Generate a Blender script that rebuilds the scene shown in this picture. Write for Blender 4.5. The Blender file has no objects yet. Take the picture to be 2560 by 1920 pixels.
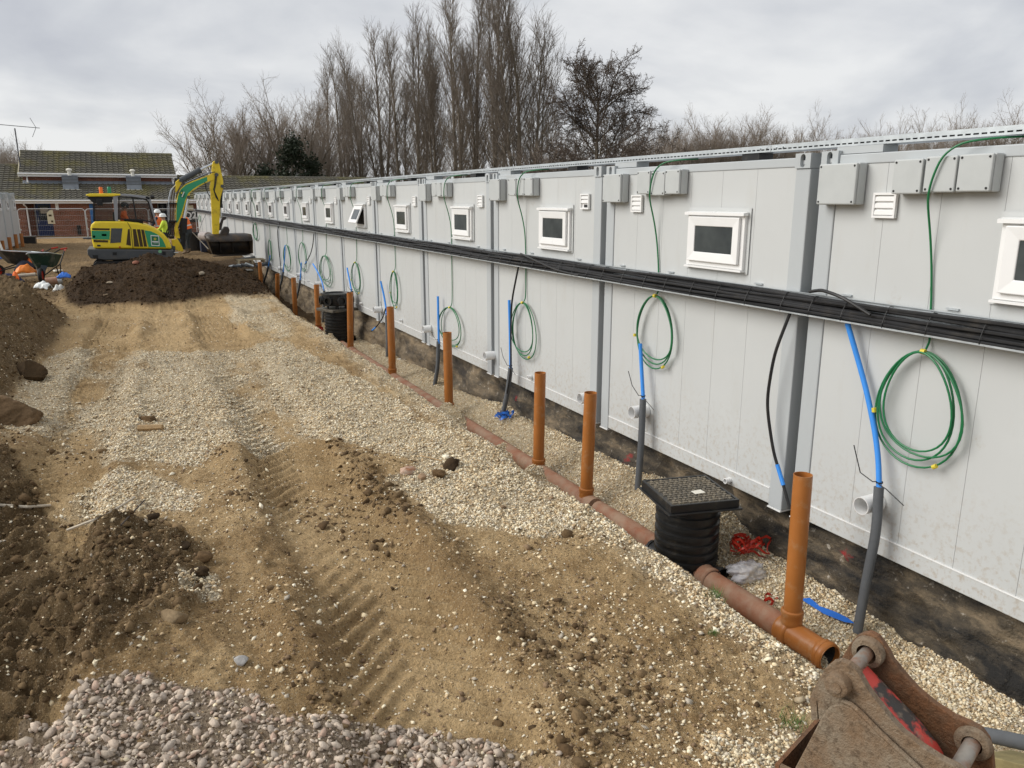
import bpy, math, random
import numpy as np
from mathutils import Vector, Matrix

SC = bpy.context.scene
COL = SC.collection
R = math.radians
random.seed(7)
RNG = np.random.default_rng(7)

# ------------------------------------------------------------------ camera
FPX, VPX, HY = 1920.0, 302.0, 497.0          # focal length and vanishing point in photo pixels (2560 x 1920)
EYE = 2.2                                      # camera height above the site ground
PITCH = math.atan((960 - HY) / FPX)
YAW = math.atan2((1280 - VPX) / FPX, math.cos(PITCH) + (960 - HY) / FPX * math.sin(PITCH))
cam = bpy.data.objects.new('camera', bpy.data.cameras.new('camera'))
COL.objects.link(cam)
cam.location = (0, 0, EYE)
cam.rotation_euler = (R(90) - PITCH, 0, -YAW)
cam.data.sensor_width = 36.0
cam.data.lens = 36.0 * FPX / 2560.0
cam.data.clip_start = 0.05
cam.data.clip_end = 3000
SC.camera = cam

# ------------------------------------------------------------------ sky, sun, exposure
SUN_EL, SUN_AZ = R(33), R(290)                 # azimuth clockwise from +Y: high on the left, a little ahead
world = bpy.data.worlds.new('World')
SC.world = world
world.use_nodes = True
wn, wl = world.node_tree.nodes, world.node_tree.links
wn.clear()


def wnode(t, **k):
    n = wn.new(t)
    for a, b in k.items():
        setattr(n, a, b)
    return n


def wmath(op, a, b=None, c=None):
    n = wn.new('ShaderNodeMath'); n.operation = op
    for i, s in enumerate((a, b, c)):
        if s is None:
            continue
        if isinstance(s, (int, float)):
            n.inputs[i].default_value = s
        else:
            wl.new(s, n.inputs[i])
    return n.outputs[0]


tc = wnode('ShaderNodeTexCoord')
sep = wnode('ShaderNodeSeparateXYZ'); wl.new(tc.outputs['Generated'], sep.inputs[0])
zc = wmath('ADD', wmath('ABSOLUTE', sep.outputs[2]), 0.30)
comb = wnode('ShaderNodeCombineXYZ')
wl.new(wmath('DIVIDE', sep.outputs[0], zc), comb.inputs[0])
wl.new(wmath('DIVIDE', sep.outputs[1], zc), comb.inputs[1])
comb.inputs[2].default_value = 3.1
nz = wnode('ShaderNodeTexNoise'); nz.inputs['Scale'].default_value = 1.5; nz.inputs['Detail'].default_value = 7
nz.inputs['Roughness'].default_value = 0.5; nz.inputs['Distortion'].default_value = 0.5
wl.new(comb.outputs[0], nz.inputs['Vector'])
nz2 = wnode('ShaderNodeTexNoise'); nz2.inputs['Scale'].default_value = 4.5; nz2.inputs['Detail'].default_value = 6
wl.new(comb.outputs[0], nz2.inputs['Vector'])
cl = wmath('ADD', wmath('MULTIPLY', nz.outputs[0], 0.75), wmath('MULTIPLY', nz2.outputs[0], 0.25))
hz = wnode('ShaderNodeMapRange'); wl.new(wmath('ABSOLUTE', sep.outputs[2]), hz.inputs[0])     # the deck thins to a paler rim all round the horizon
hz.inputs[1].default_value = 0.02; hz.inputs[2].default_value = 0.13; hz.inputs[3].default_value = 0.13; hz.inputs[4].default_value = 0.0
cl = wmath('ADD', cl, hz.outputs[0])
ramp = wnode('ShaderNodeValToRGB'); wl.new(cl, ramp.inputs[0])
e = ramp.color_ramp.elements
e[0].position = 0.33; e[0].color = (0.50, 0.515, 0.56, 1)
e[1].position = 0.64; e[1].color = (0.78, 0.785, 0.79, 1)
m = ramp.color_ramp.elements.new(0.47); m.color = (0.60, 0.615, 0.645, 1)
sky = wnode('ShaderNodeTexSky'); sky.sky_type = 'NISHITA'; sky.sun_disc = False
sky.sun_elevation = SUN_EL; sky.sun_rotation = SUN_AZ
skys = wnode('ShaderNodeMixRGB', blend_type='MULTIPLY'); skys.inputs[0].default_value = 1
wl.new(sky.outputs[0], skys.inputs[1]); skys.inputs[2].default_value = (0.09, 0.09, 0.09, 1)
mixs = wnode('ShaderNodeMixRGB'); mixs.inputs[0].default_value = 0.93       # a closed cloud deck, a little sky light through it
wl.new(skys.outputs[0], mixs.inputs[1]); wl.new(ramp.outputs[0], mixs.inputs[2])
bg = wnode('ShaderNodeBackground'); bg.inputs['Strength'].default_value = 0.56
wl.new(mixs.outputs[0], bg.inputs['Color'])
wo = wnode('ShaderNodeOutputWorld'); wl.new(bg.outputs[0], wo.inputs['Surface'])

sl = bpy.data.lights.new('sun', 'SUN'); sl.energy = 1.5; sl.angle = R(42); sl.color = (1.0, 0.965, 0.91)
so = bpy.data.objects.new('sun', sl); COL.objects.link(so)
sdir = Vector((math.sin(SUN_AZ) * math.cos(SUN_EL), math.cos(SUN_AZ) * math.cos(SUN_EL), math.sin(SUN_EL)))
so.rotation_euler = sdir.to_track_quat('Z', 'Y').to_euler()
so.location = (0, 0, 60)

vs = SC.view_settings
vs.view_transform = 'Standard'; vs.look = 'None'; vs.gamma = 1.0; vs.use_curve_mapping = False
vs.exposure = 0.98
SC.render.engine = 'CYCLES'
SC.cycles.use_denoising = True
SC.cycles.max_bounces = 6; SC.cycles.transparent_max_bounces = 16

# ------------------------------------------------------------------ photo pixel -> direction helpers
_F = np.array([math.sin(YAW) * math.cos(PITCH), math.cos(YAW) * math.cos(PITCH), -math.sin(PITCH)])
_Rt = np.array([math.cos(YAW), -math.sin(YAW), 0.0])
_U = np.cross(_Rt, _F)
EYEV = np.array([0, 0, EYE])


def ray(u, v):
    return _F + _Rt * (u - 1280) / FPX + _U * (960 - v) / FPX


def onX(u, v, X):
    d = ray(u, v); return EYEV + d * (X / d[0])


def onY(u, v, Y):
    d = ray(u, v); return EYEV + d * (Y / d[1])


def onZ(u, v, Z=0.0):
    d = ray(u, v); return EYEV + d * ((Z - EYE) / d[2])


def atD(u, v, D):
    return EYEV + ray(u, v) * D


S = 2560 / 2212.0


def zoomer(x0, y0, w):
    k = w / 2212.0
    return lambda x, y: (x0 + x * k, y0 + y * k)


Z1 = zoomer(0, 350, 700); Z2 = zoomer(180, 380, 480); Z3 = zoomer(480, 450, 640)
Z6 = zoomer(1500, 1100, 640); Z7 = zoomer(1920, 1440, 640); ZB = zoomer(0, 600, 240); ZC = zoomer(560, 560, 240)


# ------------------------------------------------------------------ mesh helpers
def vec(p):
    return np.asarray(p, float)


class MB:
    """collects shapes; build() links them as ONE mesh object"""

    def __init__(self):
        self.v = []; self.f = []

    def add(self, vs_, fs):
        o = len(self.v)
        self.v.extend([tuple(map(float, p)) for p in vs_])
        self.f.extend([tuple(i + o for i in f) for f in fs])
        return self

    def box(self, c, s, M=None):
        hx, hy, hz = s[0] / 2, s[1] / 2, s[2] / 2
        P = [(-hx, -hy, -hz), (hx, -hy, -hz), (hx, hy, -hz), (-hx, hy, -hz), (-hx, -hy, hz), (hx, -hy, hz), (hx, hy, hz), (-hx, hy, hz)]
        if M is not None:
            P = [tuple(M @ Vector(p)) for p in P]
        P = [(p[0] + c[0], p[1] + c[1], p[2] + c[2]) for p in P]
        return self.add(P, [(0, 3, 2, 1), (4, 5, 6, 7), (0, 1, 5, 4), (1, 2, 6, 5), (2, 3, 7, 6), (3, 0, 4, 7)])

    def bx(self, a, b):
        return self.box(((a[0] + b[0]) / 2, (a[1] + b[1]) / 2, (a[2] + b[2]) / 2), (abs(b[0] - a[0]), abs(b[1] - a[1]), abs(b[2] - a[2])))

    def tube(self, pts, r, n=8, cap=True, hollow=0.0):
        pts = [vec(p) for p in pts]
        k = len(pts)
        rs = list(r) if hasattr(r, '__len__') else [r] * k
        T = []
        for i in range(k):
            t = pts[min(i + 1, k - 1)] - pts[max(i - 1, 0)]
            T.append(t / (np.linalg.norm(t) + 1e-12))
        a = np.array([0, 0, 1.0]) if abs(T[0][2]) < 0.9 else np.array([1.0, 0, 0])
        N = np.cross(T[0], a); N /= np.linalg.norm(N)
        V = []; Fc = []
        for i in range(k):
            N = N - T[i] * (N @ T[i]); N /= (np.linalg.norm(N) + 1e-12)
            B = np.cross(T[i], N)
            for j in range(n):
                t = 2 * math.pi * j / n
                V.append(pts[i] + rs[i] * (N * math.cos(t) + B * math.sin(t)))
        for i in range(k - 1):
            for j in range(n):
                j2 = (j + 1) % n
                Fc.append((i * n + j, i * n + j2, (i + 1) * n + j2, (i + 1) * n + j))
        if cap:
            Fc.append(tuple(range(n - 1, -1, -1))); Fc.append(tuple((k - 1) * n + j for j in range(n)))
        return self.add(V, Fc)

    def cyl(self, a, b, r, n=16, r2=None, cap=True):
        return self.tube([a, b], [r, r if r2 is None else r2], n, cap)

    def lathe(self, prof, c=(0, 0, 0), n=24, M=None):
        V = []; Fc = []
        k = len(prof)
        for (rr, z) in prof:
            for j in range(n):
                t = 2 * math.pi * j / n
                p = Vector((rr * math.cos(t), rr * math.sin(t), z))
                if M is not None:
                    p = M @ p
                V.append((p[0] + c[0], p[1] + c[1], p[2] + c[2]))
        for i in range(k - 1):
            for j in range(n):
                j2 = (j + 1) % n
                Fc.append((i * n + j, i * n + j2, (i + 1) * n + j2, (i + 1) * n + j))
        return self.add(V, Fc)

    def prism(self, poly3, d):
        """poly3: closed outline of 3-D points (one plane), d: extrusion vector"""
        P = [vec(p) for p in poly3]; d = vec(d); n = len(P)
        V = P + [p + d for p in P]
        Fc = [tuple(range(n - 1, -1, -1)), tuple(range(n, 2 * n))]
        for i in range(n):
            j = (i + 1) % n
            Fc.append((i, j, n + j, n + i))
        return self.add(V, Fc)

    def ring_strip(self, outer, inner, d):
        """flat frame between two loops of equal length, thickened by d"""
        n = len(outer); d = vec(d)
        O = [vec(p) for p in outer]; I = [vec(p) for p in inner]
        V = O + I + [p + d for p in O] + [p + d for p in I]
        Fc = []
        for i in range(n):
            j = (i + 1) % n
            Fc += [(i, j, n + j, n + i), (2 * n + i, 3 * n + i, 3 * n + j, 2 * n + j), (i, 2 * n + i, 2 * n + j, j), (n + i, n + j, 3 * n + j, 3 * n + i)]
        return self.add(V, Fc)

    def quad(self, a, b, c, d):
        return self.add([a, b, c, d], [(0, 1, 2, 3)])

    def mesh(self, name, smooth=False):
        me = bpy.data.meshes.new(name)
        me.from_pydata(self.v, [], self.f)
        me.update()
        import bmesh
        bm = bmesh.new(); bm.from_mesh(me); bmesh.ops.recalc_face_normals(bm, faces=bm.faces); bm.to_mesh(me); bm.free()
        if smooth:
            me.polygons.foreach_set('use_smooth', [True] * len(me.polygons))
        return me

    def build(self, name, mat, parent=None, smooth=False, bevel=0.0, seg=2, auto=True):
        me = self.mesh(name, smooth)
        o = obj(name, me, mat, parent)
        if smooth and auto:
            sharp(me)
        if bevel > 0:
            b = o.modifiers.new('bevel', 'BEVEL'); b.width = bevel; b.segments = seg; b.limit_method = 'ANGLE'; b.angle_limit = R(35)
            b.harden_normals = False
        return o


def sharp(me, ang=40):
    """smooth shading that keeps hard edges hard"""
    import bmesh
    bm = bmesh.new(); bm.from_mesh(me)
    for e_ in bm.edges:
        if len(e_.link_faces) == 2:
            e_.smooth = e_.calc_face_angle(0) < R(ang)
    bm.to_mesh(me); bm.free()


def obj(name, me, mat, parent=None):
    o = bpy.data.objects.new(name, me)
    COL.objects.link(o)
    if me is not None and mat is not None and not me.materials:
        me.materials.append(mat)
    if parent is not None:
        o.parent = parent
    return o


def tag(o, label, cat, group=None, kind=None):
    o['label'] = label; o['category'] = cat
    if group:
        o['group'] = group
    if kind:
        o['kind'] = kind
    return o


def thing(name, label, cat, loc=(0, 0, 0), rz=0.0, group=None):
    o = bpy.data.objects.new(name, None)
    COL.objects.link(o)
    o.location = loc; o.rotation_euler = (0, 0, rz); o.empty_display_size = 0.1
    return tag(o, label, cat, group)


def copy_tree(o, parent=None):
    c = o.copy(); COL.objects.link(c); c.parent = parent
    for ch in list(o.children):
        copy_tree(ch, c)
    return c


def np_mesh(name, verts, faces, mat, smooth=False, colors=None):
    """faces: (n,k) int array, colors: per-vertex (n,3)"""
    verts = np.asarray(verts, np.float32); faces = np.asarray(faces, np.int32)
    me = bpy.data.meshes.new(name)
    nf, k = faces.shape
    me.vertices.add(len(verts)); me.vertices.foreach_set('co', verts.ravel())
    me.loops.add(nf * k); me.loops.foreach_set('vertex_index', faces.ravel())
    me.polygons.add(nf); me.polygons.foreach_set('loop_start', np.arange(0, nf * k, k, dtype=np.int32))
    if smooth:
        me.polygons.foreach_set('use_smooth', np.ones(nf, bool))
    if colors is not None:
        at = me.attributes.new('tone', 'FLOAT_COLOR', 'POINT')
        cc = np.ones((len(verts), 4), np.float32); cc[:, :colors.shape[1]] = colors
        at.data.foreach_set('color', cc.ravel())
    me.update(calc_edges=True); me.validate()
    if mat is not None:
        me.materials.append(mat)
    return me


# ------------------------------------------------------------------ numpy noise
def _hash(ix, iy, seed):
    h = (ix * 374761393 + iy * 668265263 + seed * 1442695041) & 0xFFFFFFFF
    h = ((h ^ (h >> 13)) * 1274126177) & 0xFFFFFFFF
    return ((h ^ (h >> 16)) & 0xFFFF) / 65535.0


def vnoise(x, y, seed=0):
    x = np.asarray(x, float); y = np.asarray(y, float)
    ix = np.floor(x).astype(np.int64); iy = np.floor(y).astype(np.int64)
    fx = x - ix; fy = y - iy
    fx = fx * fx * fx * (fx * (fx * 6 - 15) + 10); fy = fy * fy * fy * (fy * (fy * 6 - 15) + 10)
    a = _hash(ix, iy, seed); b = _hash(ix + 1, iy, seed); c = _hash(ix, iy + 1, seed); d = _hash(ix + 1, iy + 1, seed)
    return (a + (b - a) * fx + (c - a) * fy + (a - b - c + d) * fx * fy) * 2 - 1


def fbm(x, y, oct=4, seed=0, gain=0.5):
    s = 0; a = 1.0; t = 0
    for i in range(oct):
        s = s + a * vnoise(x * 2 ** i + 17.3 * i, y * 2 ** i - 9.1 * i, seed + i * 13); t += a; a *= gain
    return s / t


def sstep(a, b, x):
    t = np.clip((x - a) / (b - a), 0, 1)
    return t * t * (3 - 2 * t)


def inside(poly, x, y):
    x = np.asarray(x, float); y = np.asarray(y, float)
    r = np.zeros(x.shape, bool); n = len(poly)
    for i in range(n):
        x1, y1 = poly[i]; x2, y2 = poly[(i + 1) % n]
        c = ((y1 > y) != (y2 > y))
        xi = (x2 - x1) * (y - y1) / ((y2 - y1) if y2 != y1 else 1e-9) + x1
        r ^= c & (x < xi)
    return r


# ------------------------------------------------------------------ materials
MATS = {}


def _mix(nt, a, b, fac, mode='MIX'):
    n = nt.nodes.new('ShaderNodeMix'); n.data_type = 'RGBA'; n.blend_type = mode; n.clamp_result = False
    for s, i in ((fac, 0), (a, 6), (b, 7)):
        if isinstance(s, (int, float)):
            n.inputs[i].default_value = s
        elif isinstance(s, tuple):
            n.inputs[i].default_value = (*s[:3], 1)
        else:
            nt.links.new(s, n.inputs[i])
    return n.outputs[2]


def _math(nt, op, a, b=None):
    n = nt.nodes.new('ShaderNodeMath'); n.operation = op
    for i, s in enumerate((a, b)):
        if s is None:
            continue
        if isinstance(s, (int, float)):
            n.inputs[i].default_value = s
        else:
            nt.links.new(s, n.inputs[i])
    return n.outputs[0]


def _range(nt, v, a, b, c=0.0, d=1.0):
    n = nt.nodes.new('ShaderNodeMapRange'); n.clamp = True
    nt.links.new(v, n.inputs[0])
    for i, s in enumerate((a, b, c, d)):
        n.inputs[i + 1].default_value = s
    return n.outputs[0]


def _noise(nt, vecsock, scale, detail=5, rough=0.55, stretch=None):
    if stretch is not None:
        mp = nt.nodes.new('ShaderNodeMapping'); mp.inputs['Scale'].default_value = stretch
        nt.links.new(vecsock, mp.inputs['Vector']); vecsock = mp.outputs[0]
    n = nt.nodes.new('ShaderNodeTexNoise'); n.inputs['Scale'].default_value = scale
    n.inputs['Detail'].default_value = detail; n.inputs['Roughness'].default_value = rough
    nt.links.new(vecsock, n.inputs['Vector'])
    return n.outputs[0]


def _bump(nt, h, strength, dist=0.01, normal=None):
    n = nt.nodes.new('ShaderNodeBump'); n.inputs['Strength'].default_value = strength; n.inputs['Distance'].default_value = dist
    nt.links.new(h, n.inputs['Height'])
    if normal is not None:
        nt.links.new(normal, n.inputs['Normal'])
    return n.outputs[0]


def new_mat(name):
    m_ = bpy.data.materials.new(name); m_.use_nodes = True
    nt = m_.node_tree; nt.nodes.clear()
    b = nt.nodes.new('ShaderNodeBsdfPrincipled'); o = nt.nodes.new('ShaderNodeOutputMaterial')
    nt.links.new(b.outputs[0], o.inputs[0])
    g = nt.nodes.new('ShaderNodeNewGeometry')
    MATS[name] = m_
    return m_, nt, b, g.outputs['Position']


def mat(name, col, rough=0.6, metal=0.0, var=0.10, scale=6, bump=0.0, bscale=60, dirt=None, dscale=3.0, dlo=0.5, dhi=0.75, damt=0.8, stretch=None, spec=0.4):
    m_, nt, b, P = new_mat(name)
    n1 = _noise(nt, P, scale, stretch=stretch)
    f = _range(nt, n1, 0.25, 0.75, 1 - var, 1 + var)
    c = _mix(nt, col, (1, 1, 1), 0.0)
    sc = nt.nodes.new('ShaderNodeVectorMath'); sc.operation = 'SCALE'
    nt.links.new(c, sc.inputs[0]); nt.links.new(f, sc.inputs['Scale'])
    c = sc.outputs[0]
    rr = _range(nt, n1, 0.2, 0.8, max(0.03, rough - 0.08), min(1, rough + 0.08))
    if dirt is not None:
        n2 = _noise(nt, P, dscale, detail=7, rough=0.65, stretch=stretch)
        c = _mix(nt, c, dirt, _range(nt, n2, dlo, dhi, 0, damt))
    nt.links.new(c, b.inputs['Base Color']); nt.links.new(rr, b.inputs['Roughness'])
    b.inputs['Metallic'].default_value = metal
    b.inputs['Specular IOR Level'].default_value = spec
    if bump > 0:
        nt.links.new(_bump(nt, _noise(nt, P, bscale, 4), bump, 0.01), b.inputs['Normal'])
    return m_


def cabin_paint(name, col):
    m_, nt, b, P = new_mat(name)
    n1 = _noise(nt, P, 1.1, 4); n2 = _noise(nt, P, 5, 7, .65, stretch=(1, 1, .22)); n3 = _noise(nt, P, 26, 6, .7); n4 = _noise(nt, P, 2.4, 6, .6)
    sx = nt.nodes.new('ShaderNodeSeparateXYZ'); nt.links.new(P, sx.inputs[0])
    c = _mix(nt, tuple(x * .965 for x in col), tuple(min(1, x * 1.03) for x in col), _range(nt, n1, .3, .7))
    c = _mix(nt, c, (0.42, 0.39, 0.33), _range(nt, n2, .56, .80, 0, .30))                    # faint rain streaks
    splash = _math(nt, 'MULTIPLY', _range(nt, sx.outputs[2], .1, .75, 1, 0), _range(nt, n3, .50, .66))
    c = _mix(nt, c, (0.34, 0.26, 0.17), _math(nt, 'MULTIPLY', splash, .55))                  # mud splash low down
    c = _mix(nt, c, (0.36, 0.31, 0.24), _math(nt, 'MULTIPLY', _range(nt, n4, .70, .76), _range(nt, n3, .45, .6, 0, .5)))   # scuffs
    nt.links.new(c, b.inputs['Base Color']); nt.links.new(_range(nt, n3, .3, .7, .36, .5), b.inputs['Roughness'])
    nt.links.new(_bump(nt, n1, .12, .03), b.inputs['Normal'])
    return m_


CABIN = cabin_paint('cabin_grey_paint', (0.53, 0.545, 0.54))
CABIN_POST = mat('cabin_post_paint', (0.44, 0.465, 0.475), 0.45, var=0.04, scale=2.0, dirt=(0.32, 0.29, 0.24), dscale=5, dlo=0.63, dhi=0.9, damt=0.4, stretch=(1, 1, 0.4))
CABIN_ROOF = mat('cabin_roof_sheet', (0.55, 0.57, 0.58), 0.4, metal=0.2, var=0.06)
UPVC = mat('white_window_plastic', (0.80, 0.80, 0.79), 0.32, var=0.02)
BOXGREY = mat('junction_box_plastic', (0.47, 0.49, 0.485), 0.5, var=0.05, scale=9, dirt=(0.42, 0.41, 0.38), dscale=9, dlo=0.6, dhi=0.85, damt=0.4)
WHITEPIPE = mat('white_pipe_plastic', (0.82, 0.82, 0.81), 0.3, var=0.02)
GALV = mat('galvanised_steel', (0.56, 0.60, 0.62), 0.38, metal=0.55, var=0.10, scale=14)
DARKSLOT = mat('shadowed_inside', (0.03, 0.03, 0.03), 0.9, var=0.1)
BLACKCABLE = mat('black_cable_sheath', (0.018, 0.018, 0.019), 0.42, var=0.2, scale=10, dirt=(0.10, 0.085, 0.065), dscale=7, dlo=0.55, dhi=0.85, damt=0.55)
GREENCABLE = mat('green_cable_sheath', (0.012, 0.16, 0.055), 0.4, var=0.1)
YELLOWTAPE = mat('yellow_tape', (0.72, 0.58, 0.06), 0.5, var=0.1)
BLUEPIPE = mat('blue_water_pipe', (0.045, 0.27, 0.78), 0.38, var=0.06)
LAGGING = mat('grey_foam_lagging', (0.105, 0.112, 0.12), 0.75, var=0.12, scale=20, bump=0.15, bscale=160)
DRAIN = mat('orange_drain_plastic', (0.37, 0.135, 0.032), 0.38, var=0.07, scale=7, dirt=(0.42, 0.30, 0.18), dscale=11, dlo=0.54, dhi=0.78, damt=0.6)
DRAINDUST = mat('dusty_drain_plastic', (0.29, 0.115, 0.06), 0.7, var=0.14, scale=9, dirt=(0.37, 0.255, 0.175), dscale=6, dlo=0.34, dhi=0.62, damt=0.85, bump=.15, bscale=90)
BLACKPLASTIC = mat('black_chamber_plastic', (0.018, 0.018, 0.018), 0.36, var=0.2, scale=12, dirt=(0.20, 0.16, 0.10), dscale=6, dlo=0.58, dhi=0.9, damt=0.45)
TREAD = mat('dusty_tread', (0.15, 0.13, 0.10), 0.6, var=0.3, scale=15, dirt=(0.27, 0.22, 0.15), dscale=5, dlo=0.40, dhi=0.75, damt=0.7)
LIDPLASTIC = mat('dusty_black_lid', (0.05, 0.047, 0.042), 0.5, var=0.2, scale=15, dirt=(0.22, 0.18, 0.12), dscale=5, dlo=0.40, dhi=0.75, damt=0.6)
REDTAPE = mat('red_warning_tape', (0.42, 0.028, 0.014), 0.4, var=0.15)
BLUETAPE = mat('blue_warning_tape', (0.03, 0.16, 0.60), 0.4, var=0.15)
PAPER = mat('paper_label', (0.72, 0.69, 0.60), 0.8, var=0.08, scale=60)


# ================================================================== THE GROUND
def gpoly(pts):
    """outline read off the photo (on the level site ground) -> metres"""
    return [tuple(onZ(x * S, y * S, 0.0)[:2]) for x, y in pts]


G_BAND = gpoly([(30, 860), (110, 760), (250, 748), (420, 760), (520, 747), (620, 735), (720, 790), (860, 870), (960, 920), (1040, 985), (1160, 1050), (1240, 1110), (1290, 1155), (1200, 1150), (1080, 1130), (960, 1120), (850, 1060), (930, 1005), (830, 960), (700, 940), (560, 975), (470, 960), (420, 1000), (300, 990), (200, 1000), (60, 950), (0, 935)])
G_LEFT = gpoly([(90, 1080), (200, 1030), (330, 1010), (440, 1060), (420, 1115), (330, 1100), (250, 1130), (140, 1125)])
G_RIGHT = gpoly([(1540, 1590), (1640, 1550), (1760, 1580), (1780, 1680), (1580, 1690)])
G_SPOT = gpoly([(390, 1262), (460, 1255), (475, 1305), (400, 1305)])
G_FAR = gpoly([(480, 655), (545, 615), (590, 640), (640, 700), (620, 735), (520, 712)])
LIME = gpoly([(-600, 1680), (-60, 1640), (60, 1568), (150, 1520), (230, 1478), (330, 1448), (440, 1468), (560, 1500), (640, 1545), (740, 1558), (880, 1580), (1040, 1612), (1260, 1675), (1300, 2100), (-400, 2400)])
DAMP = gpoly([(150, 1210), (230, 1160), (330, 1140), (420, 1190), (445, 1260), (400, 1320), (340, 1360), (250, 1430), (130, 1520), (0, 1600), (-300, 1640), (-500, 1100), (0, 985), (60, 1020), (110, 1130)])


def soft(poly, x, y, w=0.18, seed=0):
    s = 0
    for k in range(3):
        s = s + inside(poly, x + w * fbm(x * 1.6, y * 1.1, 4, seed + k * 5), y + 1.6 * w * fbm(x * 1.5 + 40, y * 1.0, 4, seed + 50 + k * 5))
    return s / 3.0


# skyline of the dark spoil heap, read at the heap's crest
_cx = np.array([onY(*Z1(a, b), 21.5)[[0, 2]] for a, b in [(480, 1215), (560, 1140), (650, 1030), (900, 985), (1150, 905), (1400, 935), (1600, 965), (1800, 1010), (1960, 1060), (2080, 1150), (2170, 1290)]])


def trench_edge(y):
    return np.interp(y, [-5, 2.0, 3.2, 5.0, 8.0, 12, 15, 18, 22, 26, 28], [2.72, 2.72, 2.80, 2.74, 2.76, 2.78, 2.78, 2.86, 3.1, 3.3, 3.3]) + 0.09 * fbm(y * 0.9, y * 0 + 3.3, 3, 77)


def trench_floor(y):
    return np.interp(y, [0, 3, 5, 8, 12, 17, 21, 25], [-0.50, -0.52, -0.52, -0.53, -0.55, -0.62, -0.74, -0.74])


def rut_x(y, k):
    return (np.interp(y, [1, 3, 7, 16], [0.96, 1.02, 1.14, 1.35]) if k else np.interp(y, [1, 4, 7, 10, 16], [-0.80, -0.76, -0.66, -0.5, -0.3])) + 0.03 * np.sin(y * 1.7 + k)


def masks(x, y):
    grav = np.maximum.reduce([soft(G_BAND, x, y, 0.22, 1), 0.95 * soft(G_LEFT, x, y, 0.16, 2), 0.9 * soft(G_RIGHT, x, y, 0.14, 3), 0.9 * soft(G_SPOT, x, y, 0.07, 4), 0.7 * soft(G_FAR, x, y, 0.2, 5)])
    e = trench_edge(y)
    tr = sstep(-0.30, 0.05, x - e + 0.12 * fbm(x * 2, y * 2, 3, 48)) * (y < 27)
    tr_g = tr * (1 - sstep(15.5, 18.5, y + 0.5 * fbm(x, y, 3, 9)))
    for k in (0, 1):                                    # the wheel ruts are swept bare
        d = np.abs(x - rut_x(y, k)) / 0.28
        grav = grav * (1 - 0.55 * np.exp(-d ** 4) * (0.5 + 0.5 * (fbm(x * 2, y * .8, 3, 21) > -0.1)))
    grav = np.clip(grav + (0.5 * fbm(x * 2.2, y * 2.2, 5, 31, 0.65) + 0.45 * fbm(x * 3.1, y * .45, 3, 32) + 0.02) * (grav > 0.02), 0, 1)
    grav = sstep(0.28, 0.78, grav)
    grav = np.maximum(grav, tr_g * 0.95)
    heap = sstep(0.05, 0.14, spoil(x, y))
    left = sstep(0.03, 0.12, left_bank(x, y))
    dark = heap
    nearR = sstep(17.4, 18.6, y + 0.6 * fbm(x * 1.2, y, 3, 8)) * (1 - sstep(30, 33, y + 0.8 * fbm(x, y * .5, 3, 18))) * sstep(-1.5, 0.6, x + 0.5 * fbm(x, y * .6, 3, 19) - 0.05 * (y - 20))
    dark = np.maximum(dark, nearR * 0.9)
    damp = np.maximum(soft(DAMP, x, y, 0.2, 6), left)
    damp = np.maximum(damp, sstep(18, 21, y) * (1 - sstep(44, 48, y)) * np.clip(0.85 + 0.5 * fbm(x * .5, y * 1.1, 4, 73), 0, 1))
    lime = sstep(0.3, 0.7, soft(LIME, x, y, 0.22, 7) + 0.45 * fbm(x * 3, y * 3, 4, 44))
    grav = grav * (1 - dark) * (1 - 0.85 * left)
    return grav, dark, damp, lime, tr


def spoil(x, y):
    """the dark spoil heap in front of the excavator"""
    crest = np.interp(x, _cx[:, 0], np.maximum(_cx[:, 1], 0), left=0, right=0)
    front = 17.2 + 0.7 * fbm(x * 1.1, x * 0 + 2, 4, 5, .6)
    up = np.clip((y - front) / (21.5 - front), 0, 1)
    prof = up ** 0.85
    back = 1 - sstep(21.7, 24.3, y) * np.interp(x, [0, 1.4, 2.2, 3.4], [0.92, 0.85, 0.55, 0.5]) - sstep(26, 30, y) * 0.5
    return np.clip(crest * prof * np.clip(back, 0, 1), 0, 2)


def left_bank(x, y):
    wob = 0.16 * fbm(x * .6, y * 0.9, 4, 61)
    inner = np.interp(y, [0, 3, 5, 7, 8.6, 10, 13, 16, 18, 20], [-1.5, -1.28, -1.12, -1.02, -0.98, -1.02, -1.02, -0.88, -1.2, -1.9])
    h = np.interp(y, [0, 4, 6.5, 8, 10, 13, 16, 17.5, 19.5, 22], [0.12, 0.2, 0.28, 0.40, 0.52, 0.64, 0.72, 0.72, 0.35, 0.0])
    top = sstep(0.0, 0.95, inner + wob - x)
    fall = 1 - 0.75 * sstep(1.6, 4.5, inner - x)
    return h * top * fall


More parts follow.
